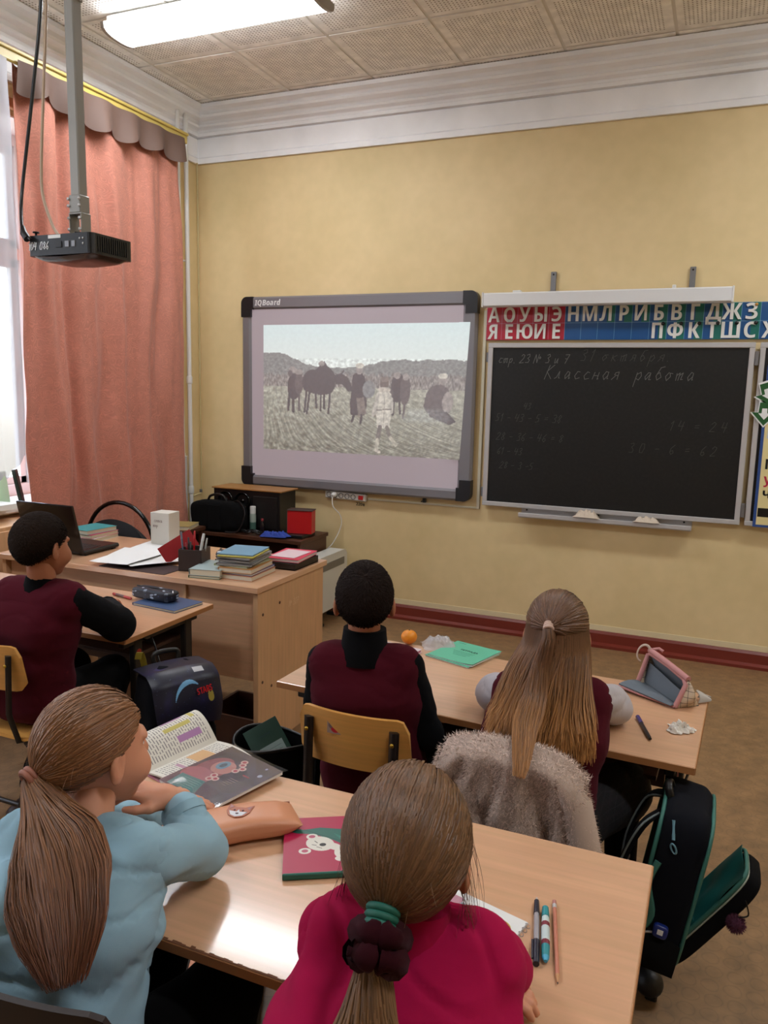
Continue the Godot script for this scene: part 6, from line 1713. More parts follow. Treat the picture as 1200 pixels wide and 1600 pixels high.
	part("stem_scar", MB.new().lathe([[0.001, 0.0012], [0.0025, 0.0008], [0.003, -0.001]], Vector3(0, 0.0505, 0), 8), mat("stem_green", Color(0.20, 0.22, 0.08), 0.7), mo)
	book(Vector3(2.655, H, 2.605), deg_to_rad(-9), 0.155, 0.145, 0.012, Color(0.80, 0.74, 0.76), "white covered notebook with a pink edge in front of the boy in the middle", "", Color(0.74, 0.48, 0.56))
	var pbag := MB.new()
	var bn := noise(44, 7.0, 3)
	pbag.sheet(20, 14, func(u: float, v: float) -> Vector3:
		var e := minf(minf(u, 1.0 - u) * 4.0, 1.0) * minf(minf(v, 1.0 - v) * 4.0, 1.0)
		return Vector3((u - 0.5) * 0.12 + 0.01 * bn.get_noise_2d(v, u), 0.002 + e * (0.02 + 0.03 * absf(bn.get_noise_2d(u * 0.7, v * 0.7))), (v - 0.5) * 0.10), 0.0)
	var pbo := solo("plastic_bag", pbag, mat("bag_film", Color(0.82, 0.80, 0.80, 0.55), 0.3, {"transparency": BaseMaterial3D.TRANSPARENCY_ALPHA, "backlight_enabled": true, "backlight": Color(0.4, 0.4, 0.4)}), "crumpled clear plastic bag between the mandarin and the green exercise books", "plastic bag")
	pbo.position = Vector3(2.775, H, 2.455)
	pbo.rotation.y = 0.5
	var gn2 := Color(0.36, 0.70, 0.57)
	for i in 2:
		var g := thing("green_notebook", ["mint green exercise book at the bottom of the pair on the middle desk", "mint green exercise book with printed title on top of the pair"][i], "exercise book", Vector3(2.884 - 0.006 * (1 - i), H + 0.0045 * i, 2.506 + 0.006 * (1 - i)), deg_to_rad(-15.5 - 3.0 * (1 - i)))
		part("pages", bx(-0.088, 0.088, 0.0004, 0.0038, -0.092, 0.092), mats.paper, g)
		part("cover", MB.new().sheet(10, 10, func(u: float, v: float) -> Vector3: return Vector3((u - 0.5) * 0.18, 0.0042 + 0.004 * pow(maxf(0.0, u - 0.6) / 0.4, 2.0) * (0.5 + v * 0.5) * i, (v - 0.5) * 0.188), 0.0006), mat("mint", gn2, 0.5), g)
		if i == 1:
			var dk := mat("mint_print", Color(0.10, 0.30, 0.25), 0.6)
			letter("ТЕТРАДЬ", 0.017, dk, g, Vector3(0.005, 0.0052, -0.02), Basis(Vector3.RIGHT, -PI / 2), 0.0003, true, "title")
			var pl := MB.new()
			for k in 4:
				addbx(pl, -0.045 + 0.006 * k, 0.05 - 0.008 * k, 0.0048, 0.0051, 0.0 + k * 0.011, 0.0012 + k * 0.011)
			addbx(pl, -0.075, -0.045, 0.0048, 0.0051, -0.08, -0.0785)
			part("print_lines", pl, dk, g)
	build_checked_pouch(H)
	stick("purple_pen", "dark pen with a purple cap near the checked pencil case", "pen", Vector3(3.476, H + 0.0055, 2.80), Vector3(3.520, H + 0.0055, 2.935), [["cap", 0.0, 0.32, 0.0058, 0.0056, mat("cap_purple", Color(0.22, 0.16, 0.45), 0.35)], ["barrel", 0.3, 0.94, 0.0048, 0.0048, mat("barrel_plum", Color(0.09, 0.06, 0.09), 0.35)], ["end", 0.94, 1.0, 0.0044, 0.004, mats.black_plastic]])
	var tis := MB.new()
	var tn := noise(66, 6.0, 3)
	tis.sheet(22, 18, func(u: float, v: float) -> Vector3:
		var e := minf(minf(u, 1.0 - u) * 3.0, 1.0) * minf(minf(v, 1.0 - v) * 3.0, 1.0)
		return Vector3((u - 0.5) * 0.085 * (1.0 - 0.3 * v) + 0.02 * tn.get_noise_2d(v * 0.5, u * 0.5), 0.002 + e * (0.012 + 0.05 * absf(tn.get_noise_2d(u * 0.6, v * 0.6 + 4.0))), (v - 0.5) * 0.055 + 0.015 * sin(u * 5.0)), 0.0006)
	var tio := solo("tissue", tis, mat("tissue", Color(0.90, 0.88, 0.85), 0.9), "crumpled white tissue at the desk corner beside the purple capped pen", "tissue")
	tio.position = Vector3(3.588, H, 2.835)
	tio.rotation.y = -0.3
	tio.scale = Vector3.ONE * 0.8

	# ---- left desk
	book(Vector3(1.60, H, 2.45), deg_to_rad(-6), 0.23, 0.165, 0.010, Color(0.22, 0.30, 0.44), "blue grey book under the navy dotted pencil case")
	var dc := thing("dotted_pencil_case", "navy pencil case with white blotches lying on the blue book", "pencil case", Vector3(1.525, H + 0.0102, 2.435), deg_to_rad(-4))
	part("pouch", soft_box(0.215, 0.046, 0.075, 0.3, 61, 0.002), spotted(), dc)
	part("zip", MB.new().tube([Vector3(-0.1, 0.045, 0.0), Vector3(0.0, 0.0475, 0.0), Vector3(0.1, 0.045, 0.0)], 0.0025, 6), mats.black_plastic, dc)
	part("zip_pull", MB.new().tube([Vector3(0.095, 0.046, 0.0), Vector3(0.105, 0.04, 0.012)], 0.003, 6), mats.alu, dc)
	stick("red_marker", "red felt pen lying on the desk beside the dotted pencil case", "pen", Vector3(1.305, H + 0.0065, 2.437), Vector3(1.425, H + 0.0065, 2.465), [["cap", 0.0, 0.18, 0.0058, 0.006, mat("marker_red", Color(0.62, 0.10, 0.06), 0.4)], ["label", 0.18, 0.62, 0.006, 0.006, mat("marker_label", Color(0.36, 0.20, 0.16), 0.5)], ["barrel", 0.62, 0.94, 0.006, 0.006, mats.marker_red], ["end", 0.94, 1.0, 0.006, 0.004, mats.marker_red]])

	build_fluffy_jacket()

func disc(r: float, n := 24) -> PackedVector2Array:
	var out := PackedVector2Array()
	for i in n:
		out.append(Vector2(cos(TAU * i / n), sin(TAU * i / n)) * r)
	return out

func spotted() -> StandardMaterial3D:
	var p := Paint.new(128, 128, Color(0.05, 0.06, 0.11))
	var r := RandomNumberGenerator.new()
	r.seed = 5
	for i in 9:
		p.oval(r.randi_range(10, 118), r.randi_range(10, 118), r.randf_range(6, 13), r.randf_range(3, 6), Color(0.66, 0.70, 0.76), r.randf() * 3.0)
	for i in 12:
		p.oval(r.randi_range(6, 122), r.randi_range(6, 122), 3, 3, Color(0.20, 0.26, 0.40))
	return tri_tex("spotted", p.tex(), 0.5, Vector3.ONE * 9.0)

func build_checked_pouch(H: float) -> void:
	# wedge-shaped pouch standing on its long side, mouth open, front flap folded down on the desk
	var t := thing("checked_pouch", "cream and pink checked pencil pouch standing open with grey lining", "pencil case", Vector3(3.545, H, 2.59), 0.0)
	var ck := Paint.new(128, 128, Color(0.78, 0.70, 0.60))
	for i in 4:
		ck.rect(i * 32, 0, 3, 128, Color(0.30, 0.25, 0.24)).rect(0, i * 32, 128, 3, Color(0.30, 0.25, 0.24))
	var cm := tri_tex("checked", ck.tex(), 0.7, Vector3.ONE * 14.0)
	var pk := mat("pouch_pink", Color(0.72, 0.50, 0.49), 0.65)
	var gy := cloth("pouch_grey", Color(0.40, 0.43, 0.46), 0.2)
	var lf := Vector3(-0.095, 0, -0.075)
	var ln := Vector3(0.022, 0, 0.088)
	var rf := Vector3(-0.03, 0, -0.125)
	var rn := Vector3(0.085, 0, 0.035)
	var tf := Vector3(-0.068, 0.105, -0.098)
	var tn := Vector3(0.052, 0.082, 0.058)
	var wall := func(a: Vector3, b: Vector3, c: Vector3, d: Vector3, bulge: float) -> MB:
		# a-b bottom, d-c top
		var nn := (b - a).cross(d - a).normalized()
		return MB.new().sheet(12, 10, func(u: float, v: float) -> Vector3: return a.lerp(b, u).lerp(d.lerp(c, u), v) + nn * bulge * sin(u * PI) * sin(v * PI), 0.003)
	part("back_wall", wall.call(rn, rf, tf, tn, 0.008), cm, t)
	# end walls are triangles
	part("end_wall", MB.new().sheet(10, 8, func(u: float, v: float) -> Vector3: return ln.lerp(rn, u).lerp(tn, v) + Vector3(0.02, 0, 0.02) * sin(u * PI) * sin(v * PI), 0.003), cm, t)
	part("end_wall", MB.new().sheet(10, 8, func(u: float, v: float) -> Vector3: return rf.lerp(lf, u).lerp(tf, v) - Vector3(0.012, 0, 0.012) * sin(u * PI) * sin(v * PI), 0.003), cm, t)
	part("bottom", MB.new().sheet(4, 4, func(u: float, v: float) -> Vector3: return lf.lerp(ln, u).lerp(rf.lerp(rn, u), v) + UP * 0.002, 0.002), gy, t)
	part("inner_pocket", MB.new().sheet(12, 8, func(u: float, v: float) -> Vector3:
		var b := (lf * 0.75 + rf * 0.25).lerp(ln * 0.75 + rn * 0.25, u)
		return b + UP * (0.004 + v * lerpf(0.062, 0.032, u)) + Vector3(0.012, 0, -0.008) * v, 0.002), gy, t)
	part("lining", MB.new().sheet(10, 8, func(u: float, v: float) -> Vector3:
		var k := 0.06
		return rf.lerp(rn, lerpf(0.03, 0.97, u)).lerp(tf.lerp(tn, lerpf(0.03, 0.97, u)), lerpf(0.04, 0.95, v)) + Vector3(-k * 0.08, 0, k * 0.08), 0.0), gy, t)
	# padded rim of the mouth
	var mouth := [lf + UP * 0.004, lf.lerp(tf, 0.5), lf.lerp(tf, 0.86), tf.lerp(tn, 0.06) + UP * -0.008, tf.lerp(tn, 0.5) + UP * -0.004, tf.lerp(tn, 0.9) + UP * -0.008, ln.lerp(tn, 0.8), ln.lerp(tn, 0.4), ln + UP * 0.004]
	part("mouth_rim", MB.new().tube(mouth, 0.0075, 8), pk, t)
	part("ridge", MB.new().tube([tf, tf.lerp(tn, 0.5) + UP * 0.002, tn], 0.009, 8), pk, t)
	# flap lying open on the desk
	var tip := Vector3(-0.145, 0.004, 0.01)
	part("flap", MB.new().sheet(12, 10, func(u: float, v: float) -> Vector3:
		var e := lf.lerp(ln, u)
		var f := (lf + Vector3(-0.05, 0, 0.06)).lerp(tip.lerp(ln, 0.45 * u) + Vector3(-0.005, 0, 0.012), u)
		f = lf.lerp(tip, 0.98).lerp(ln + Vector3(-0.012, 0, 0.006), u)
		return e.lerp(f, v) + UP * (0.007 + 0.010 * sin(v * PI) * (0.6 + 0.4 * sin(u * 11.0)) + 0.006 * v * (1.0 - u)), 0.003), gy, t)
	part("flap_edge", MB.new().tube([lf + UP * 0.004, lf.lerp(tip, 0.98) + UP * 0.008, tip.lerp(ln, 0.35) + UP * 0.006, tip.lerp(ln, 0.7) + UP * 0.005, ln + UP * 0.004], 0.004, 6), pk, t)
	part("loop", MB.new().tube(circle(tf + Vector3(-0.018, -0.012, 0.002), 0.026, Vector3(0.75, 0.35, 0.3), UP, 20, PI * 1.35, 0.1), 0.004, 6, true, Vector3.ZERO, 0.5), mat("loop_cream", Color(0.74, 0.66, 0.60), 0.6), t)
	part("pull_tab", MB.new().tube([tf + Vector3(0.01, 0.006, 0.01), tf + Vector3(0.028, 0.012, 0.012), tf + Vector3(0.04, 0.006, 0.016)], 0.005, 6), pk, t)
	part("tail", MB.new().sheet(8, 8, func(u: float, v: float) -> Vector3: return rn + Vector3(-0.005 + 0.032 * u + 0.006 * sin(v * 9.0), 0.005 + 0.03 * sin(v * PI) * (1.0 - 0.7 * u), -0.03 - 0.02 * u + (v - 0.5) * (0.045 - 0.02 * u)), 0.002), mat("tail_cloth", Color(0.70, 0.68, 0.66), 0.8), t)
	part("red_scrap", MB.new().box((tf + rf) / 2 + Vector3(0.02, -0.02, 0.03), Vector3(0.012, 0.006, 0.012), 0.001), mat("scrap_red", Color(0.55, 0.08, 0.16), 0.5), t)

func build_fluffy_jacket() -> void:
	var t := thing("fluffy_jacket", "beige fluffy knitted jacket hung over the back of a school chair", "jacket", Vector3(3.235, 0, 3.275), deg_to_rad(-4))
	var n := noise(33, 2.2, 2)
	var f := func(u: float, v: float) -> Vector3:
		# v: 0 front hem, 0.16 ridge on the backrest, 1 back hem
		var s := u - 0.5
		var q := clampf((v - 0.16) / 0.84, 0.0, 1.0)
		var fr := clampf((0.16 - v) / 0.16, 0.0, 1.0)
		var w := 0.33 + 0.10 * smoothstep(0.0, 0.5, q) + 0.02 * q
		var y := 0.782 - 0.085 * fr - 0.42 * q - 0.045 * pow(absf(s) * 2.0, 2.6) * (1.0 - q) - 0.02 * smoothstep(0.35, 0.5, s)
		var z := lerpf(0.012, 0.052, smoothstep(0.0, 0.10, q)) - 0.062 * smoothstep(0.0, 0.5, fr) - 0.028 * s * s * 4.0 * (1.0 - q)
		var fold := sin(s * 23.0 + n.get_noise_2d(u * 2.0, v) * 2.0 + 0.6)
		z += q * (0.030 * fold + 0.016 * n.get_noise_2d(u * 3.0 + 9.0, v * 1.5)) - 0.05 * q * s * s * 4.0
		return Vector3(s * w + 0.012 * q, y, z)
	var mb := MB.new().sheet(70, 60, f, 0.006)
	var wool := cloth("wool_beige", Color(0.72, 0.64, 0.59), 0.6)
	part("knit", mb, wool, t)
	# sleeves hanging down at both sides
	for s in [-1.0, 1.0]:
		part("sleeve", MB.new().tube([Vector3(0.115 * s, 0.728, 0.022), Vector3(0.165 * s, 0.665, 0.022), Vector3(0.195 * s, 0.52, 0.025), Vector3(0.20 * s, 0.38, 0.03), Vector3(0.20 * s, 0.30, 0.03)], [0.026, 0.046, 0.055, 0.05, 0.045], 14, true, Vector3.BACK, 0.7), wool, t)
	# pile of soft fibres
	var r := RandomNumberGenerator.new()
	r.seed = 9
	var pile := MB.new()
	var src := mb.v
	var nn := mb.n
	var half := 71 * 61
	for i in 30000:
		var k := r.randi_range(0, half - 1)
		var nrm := -nn[k]
		var p: Vector3 = src[k] + nrm * 0.006 + Vector3(r.randf_range(-1, 1), r.randf_range(-1, 1), r.randf_range(-1, 1)) * 0.005
		var d := (nrm + Vector3(r.randfn(), r.randfn() - 0.25, r.randfn()) * 0.55).normalized()
		var w := d.cross(Vector3(r.randfn(), r.randfn(), r.randfn())).normalized() * 0.0007
		var sh := r.randf_range(0.8, 1.2)
		pile.col = Color(sh, sh, sh)
		var b := pile.v.size()
		var len := r.randf_range(0.006, 0.013)
		pile.vert(p + w, nrm)
		pile.vert(p - w, nrm)
		pile.vert(p + d * len, nrm)
		pile.tri(b, b + 1, b + 2)
	for s in [-1.0, 1.0]:
		for i in 5000:
			var y := r.randf_range(0.31, 0.74)
			var a := r.randf() * TAU
			var c := Vector3(0.135 * s, 0.735, 0.012).lerp(Vector3(0.198 * s, 0.50, 0.026), clampf((0.735 - y) / 0.22, 0, 1))
			c.y = y
			var dir := Vector3(cos(a), 0, sin(a))
			var p := c + Vector3(cos(a) * 0.036, 0, sin(a) * 0.05)
			var d := (dir + Vector3(r.randfn(), r.randfn() - 0.25, r.randfn()) * 0.5).normalized()
			var w := d.cross(Vector3(r.randfn(), r.randfn(), r.randfn())).normalized() * 0.0007
			var b := pile.v.size()
			pile.vert(p + w, dir)
			pile.vert(p - w, dir)
			pile.vert(p + d * r.randf_range(0.006, 0.013), dir)
			pile.tri(b, b + 1, b + 2)
	var pm := mat("wool_pile", Color(0.93, 0.83, 0.77), 0.95, {"vertex_color_use_as_albedo": true})
	var po := part("pile", pile, pm, t)
	po.set_meta("kind", "stuff")

# ------------------------------------------------------------------ figures: distance fields meshed as surface nets
class Field:
	var o: Vector3
	var h: float
	var nx: int
	var ny: int
	var nz: int
	var d: PackedFloat32Array

	func _init(lo: Vector3, hi: Vector3, cell: float) -> void:
		o = lo
		h = cell
		nx = int((hi.x - lo.x) / cell) + 2
		ny = int((hi.y - lo.y) / cell) + 2
		nz = int((hi.z - lo.z) / cell) + 2
		d.resize(nx * ny * nz)
		d.fill(1.0)

	func span(lo: Vector3, hi: Vector3) -> Array:
		var a := ((lo - o) / h).floor()
		var b := ((hi - o) / h).ceil()
		return [maxi(0, int(a.x)), mini(nx - 1, int(b.x)), maxi(0, int(a.y)), mini(ny - 1, int(b.y)), maxi(0, int(a.z)), mini(nz - 1, int(b.z))]

	func cap(a: Vector3, b: Vector3, ra: float, rb: float, k: float) -> void:
		var m := maxf(ra, rb) + k + 2.5 * h
		var s := span(a.min(b) - Vector3.ONE * m, a.max(b) + Vector3.ONE * m)
		var ab := b - a
		var l2 := maxf(ab.length_squared(), 1e-9)
		for z in range(s[4], s[5] + 1):
			for y in range(s[2], s[3] + 1):
				var row := (z * ny + y) * nx
				var p := o + Vector3(s[0], y, z) * h
				for x in range(s[0], s[1] + 1):
					var t := clampf((p - a).dot(ab) / l2, 0.0, 1.0)
					var e := (p - a - ab * t).length() - (ra + (rb - ra) * t)
					p.x += h
					var c := d[row + x]
					var q := k - absf(c - e)
					if q > 0.0:
						d[row + x] = minf(c, e) - q * q * 0.25 / k
					elif e < c:
						d[row + x] = e

	# ellipsoid with axes b (columns) and radii r; cut > 0 takes it away instead
	func ell(c0: Vector3, r: Vector3, k: float, b := Basis.IDENTITY, cut := false) -> void:
		var m := maxf(r.x, maxf(r.y, r.z)) + k + 2.5 * h
		var s := span(c0 - Vector3.ONE * m, c0 + Vector3.ONE * m)
		var inv := b.transposed()
		for z in range(s[4], s[5] + 1):
			for y in range(s[2], s[3] + 1):
				var row := (z * ny + y) * nx
				for x in range(s[0], s[1] + 1):
					var p := inv * (o + Vector3(x, y, z) * h - c0)
					var k0 := (p / r).length()
					var k1 := (p / (r * r)).length()
					var e := k0 * (k0 - 1.0) / maxf(k1, 1e-6)
					var c := d[row + x]
					if cut:
						e = -e
						var q := k - absf(c - e)
						d[row + x] = maxf(c, e) + (q * q * 0.25 / k if q > 0.0 else 0.0)
					else:
						var q := k - absf(c - e)
						d[row + x] = minf(c, e) - (q * q * 0.25 / k if q > 0.0 else 0.0)

	func plane_cut(p0: Vector3, n: Vector3) -> void:
		for z in nz:
			for y in ny:
				var row := (z * ny + y) * nx
				for x in nx:
					var e := (o + Vector3(x, y, z) * h - p0).dot(n)
					if e > d[row + x]:
						d[row + x] = e

	func net(mb: MB, xf := Transform3D.IDENTITY) -> void:
		var ids := PackedInt32Array()
		ids.resize(d.size())
		ids.fill(-1)
		var vs := PackedVector3Array()
		var sxy := nx * ny
		var far := 2.2 * h
		var offs := [0, 1, nx, nx + 1, sxy, sxy + 1, sxy + nx, sxy + nx + 1]
		var edges := [[0, 1], [2, 3], [4, 5], [6, 7], [0, 2], [1, 3], [4, 6], [5, 7], [0, 4], [1, 5], [2, 6], [3, 7]]
		var cells := PackedInt32Array()
		for z in nz - 1:
			for y in ny - 1:
				var row := (z * ny + y) * nx
				for x in nx - 1:
					var i := row + x
					if absf(d[i]) > far:
						continue
					var neg := 0
					for q in offs:
						if d[i + q] < 0.0:
							neg += 1
					if neg == 0 or neg == 8:
						continue
					var sum := Vector3.ZERO
					var cnt := 0
					for e in edges:
						var da: float = d[i + offs[e[0]]]
						var db: float = d[i + offs[e[1]]]
						if (da < 0.0) != (db < 0.0):
							var t := da / (da - db)
							var pa := Vector3(e[0] & 1, (e[0] >> 1) & 1, e[0] >> 2)
							var pb := Vector3(e[1] & 1, (e[1] >> 1) & 1, e[1] >> 2)
							sum += pa.lerp(pb, t)
							cnt += 1
					ids[i] = vs.size()
					cells.append(i)
					vs.append(o + (Vector3(x, y, z) + sum / cnt) * h)
		var base := mb.v.size()
		var ns := PackedVector3Array()
		ns.resize(vs.size())
		var step := [1, nx, sxy]
		var out := PackedInt32Array()
		for i in cells:
			for ax in 3:
				var j: int = i + step[ax]
				if j >= d.size():
					continue
				var a := d[i]
				if (a < 0.0) == (d[j] < 0.0):
					continue
				var u: int = step[(ax + 1) % 3]
				var w: int = step[(ax + 2) % 3]
				if i - u - w < 0:
					continue
				var q0 := ids[i]
				var q1 := ids[i - u]
				var q2 := ids[i - u - w]
				var q3 := ids[i - w]
				if q1 < 0 or q2 < 0 or q3 < 0:
					continue
				if a < 0.0:
					var sw := q1
					q1 = q3
					q3 = sw
				var nn := (vs[q2] - vs[q0]).cross(vs[q3] - vs[q1])
				ns[q0] += nn
				ns[q1] += nn
				ns[q2] += nn
				ns[q3] += nn
				out.append_array(PackedInt32Array([q0, q1, q2, q0, q2, q3]))
		# outward is where the field grows
		var flip := 0.0
		for k in range(0, mini(cells.size(), 400)):
			var i := cells[k]
			var g := Vector3(d[i + 1] - d[i], d[i + nx] - d[i], d[i + sxy] - d[i])
			flip += g.dot(ns[ids[i]])
		var sg := 1.0 if flip > 0.0 else -1.0
		for k in vs.size():
			mb.v.append(xf * vs[k])
			mb.n.append((xf.basis * (ns[k] * sg)).normalized())
			mb.t.append(Vector2(vs[k].x, vs[k].y))
			mb.c.append(mb.col)
		for k in range(0, out.size(), 3):
			mb.tri(base + out[k], base + out[k + 1], base + out[k + 2])

var head_mb: MB
var hand_mb: MB

# a child's head about 0.205 high, face towards -z, origin in the middle
func make_head() -> void:
	var f := Field.new(Vector3(-0.1, -0.125, -0.125), Vector3(0.1, 0.125, 0.12), 0.004)
	f.ell(Vector3(0, 0.022, 0.012), Vector3(0.070, 0.083, 0.088), 0.01)
	f.ell(Vector3(0, -0.035, -0.03), Vector3(0.056, 0.062, 0.056), 0.03)
	f.cap(Vector3(0, -0.088, -0.055), Vector3(0, -0.08, -0.05), 0.020, 0.022, 0.025)
	for s in [-1.0, 1.0]:
		f.ell(Vector3(0.034 * s, -0.038, -0.055), Vector3(0.026, 0.026, 0.026), 0.02)
		f.cap(Vector3(0.012 * s, 0.018, -0.083), Vector3(0.042 * s, 0.016, -0.070), 0.007, 0.006, 0.012)
		f.ell(Vector3(0.030 * s, 0.0, -0.092), Vector3(0.015, 0.010, 0.014), 0.008, Basis.IDENTITY, true)
		f.ell(Vector3(0.073 * s, -0.008, 0.008), Vector3(0.009, 0.031, 0.019), 0.006, Basis(UP, 0.45 * s) * Basis(Vector3.RIGHT, -0.2))
		f.ell(Vector3(0.082 * s, -0.004, 0.004), Vector3(0.006, 0.017, 0.009), 0.004, Basis(UP, 0.45 * s) * Basis(Vector3.RIGHT, -0.2), true)
		f.cap(Vector3(0.006 * s, -0.030, -0.092), Vector3(0.010 * s, -0.031, -0.089), 0.006, 0.005, 0.006)
	f.cap(Vector3(0, 0.012, -0.082), Vector3(0, -0.024, -0.097), 0.006, 0.009, 0.010)
	f.cap(Vector3(-0.017, -0.056, -0.080), Vector3(0.017, -0.056, -0.080), 0.005, 0.005, 0.008)
	f.cap(Vector3(-0.013, -0.064, -0.079), Vector3(0.013, -0.064, -0.079), 0.0055, 0.0055, 0.008)
	head_mb = MB.new()
	f.net(head_mb)

# right hand, palm down, wrist at the origin, fingers towards -z, gently curled; thumb on -x
func make_hand() -> void:
	var f := Field.new(Vector3(-0.06, -0.045, -0.16), Vector3(0.05, 0.035, 0.025), 0.0035)
	f.cap(Vector3(0, 0, 0.01), Vector3(0, 0.0, -0.02), 0.019, 0.019, 0.012)
	for k in 4:
		var x := -0.020 + 0.0135 * k
		f.cap(Vector3(x * 0.7, 0, -0.02), Vector3(x, 0.002, -0.062), 0.0125, 0.0105, 0.014)
	var ln: Array[float] = [0.050, 0.056, 0.051, 0.040]
	for k in 4:
		var x := -0.0215 + 0.0143 * k
		var sp := (k - 1.5) * 0.0015
		var a := Vector3(x, 0.003, -0.062)
		var b := a + Vector3(sp, 0.002, -0.45) .normalized() * ln[k] * 0.46
		var c := b + Vector3(sp, -0.45, -0.9).normalized() * ln[k] * 0.32
		var e := c + Vector3(sp, -0.8, -0.6).normalized() * ln[k] * 0.26
		f.cap(a, b, 0.0082, 0.0076, 0.004)
		f.cap(b, c, 0.0076, 0.0070, 0.003)
		f.cap(c, e, 0.0070, 0.0060, 0.003)
	var t0 := Vector3(-0.014, -0.004, -0.022)
	var t1 := Vector3(-0.034, -0.010, -0.046)
	var t2 := Vector3(-0.040, -0.014, -0.070)
	var t3 := Vector3(-0.038, -0.017, -0.088)
	f.cap(t0, t1, 0.013, 0.0098, 0.01)
	f.cap(t1, t2, 0.0092, 0.0082, 0.004)
	f.cap(t2, t3, 0.0080, 0.0064, 0.003)
	hand_mb = MB.new()
	f.net(hand_mb)

func add_mesh(dst: MB, src: MB, xf: Transform3D) -> void:
	var b := dst.v.size()
	var mir := xf.basis.determinant() < 0.0
	for i in src.v.size():
		dst.v.append(xf * src.v[i])
		dst.n.append((xf.basis.inverse().transposed() * src.n[i]).normalized())
		dst.t.append(src.t[i])
		dst.c.append(dst.col)
	for i in range(0, src.ix.size(), 3):
		dst.ix.append(b + src.ix[i])
		dst.ix.append(b + src.ix[i + (2 if mir else 1)])
		dst.ix.append(b + src.ix[i + (1 if mir else 2)])

func look(facing: Vector3, roll := 0.0) -> Basis:
	var z := -facing.normalized()
	var x := UP.cross(z).normalized()
	var y := z.cross(x)
	return Basis(x, y, z) * Basis(Vector3.BACK, roll)

# list of tapered capsules for the trunk: s widens everything
func trunk(J: Dictionary, r: Vector3, inf: float, upto := 4) -> Array:
	var out := []
	var lev := [[J.pelvis, 0.058, 0.084], [J.waist, 0.050, 0.074], [J.chest, 0.062, 0.080], [J.sh + UP * -0.025, 0.078, 0.052]]
	for i in mini(upto, 4) - 1:
		for s in [-1.0, 1.0]:
			out.append([lev[i][0] + r * s * lev[i][1], lev[i + 1][0] + r * s * lev[i + 1][1], lev[i][2] + inf, lev[i + 1][2] + inf])
		out.append([lev[i][0], lev[i + 1][0], lev[i][2] + inf, lev[i + 1][2] + inf])
	if upto >= 4:
		out.append([J.shl.lerp(J.shr, 0.06), J.shl.lerp(J.shr, 0.94), 0.040 + inf, 0.040 + inf])
	return out

func bounds(caps: Array, pad: float) -> Array:
	var lo := Vector3.ONE * 99.0
	var hi := -lo
	for c in caps:
		var m := Vector3.ONE * (maxf(c[2], c[3]) + pad)
		lo = lo.min(c[0] - m).min(c[1] - m)
		hi = hi.max(c[0] + m).max(c[1] + m)
	return [lo, hi]

# garment from capsules; wr = wrinkle height, cuts = [[point, normal], ...] trims it where the normal points
func garment(caps: Array, cell: float, k: float, wr: float, sd: int, cuts := []) -> MB:
	var b := bounds(caps, k + cell * 2.0)
	var f := Field.new(b[0], b[1], cell)
	for c in caps:
		f.cap(c[0], c[1], c[2], c[3], k)
	for c in cuts:
		f.plane_cut(c[0], c[1])
	var mb := MB.new()
	f.net(mb)
	if wr > 0.0:
		var n := noise(sd, 5.0, 1)
		var n2 := noise(sd + 1, 9.0, 1)
		for i in mb.v.size():
			var p := mb.v[i]
			var q := n.get_noise_3d(p.x * 1.6, p.y * 3.2, p.z * 1.6)
			mb.v[i] = p + mb.n[i] * wr * (q * 0.9 - 0.7 * maxf(0.0, 0.16 - absf(n2.get_noise_3d(p.x * 0.5, p.y * 1.3, p.z * 0.5))) / 0.16)
		# new normals after wrinkling
		var ns := PackedVector3Array()
		ns.resize(mb.v.size())
		for i in range(0, mb.ix.size(), 3):
			var a := mb.ix[i]
			var b2 := mb.ix[i + 1]
			var c2 := mb.ix[i + 2]
			var nn := (mb.v[c2] - mb.v[a]).cross(mb.v[b2] - mb.v[a])
			ns[a] += nn
			ns[b2] += nn
			ns[c2] += nn
		for i in ns.size():
			mb.n[i] = ns[i].normalized()
	return mb

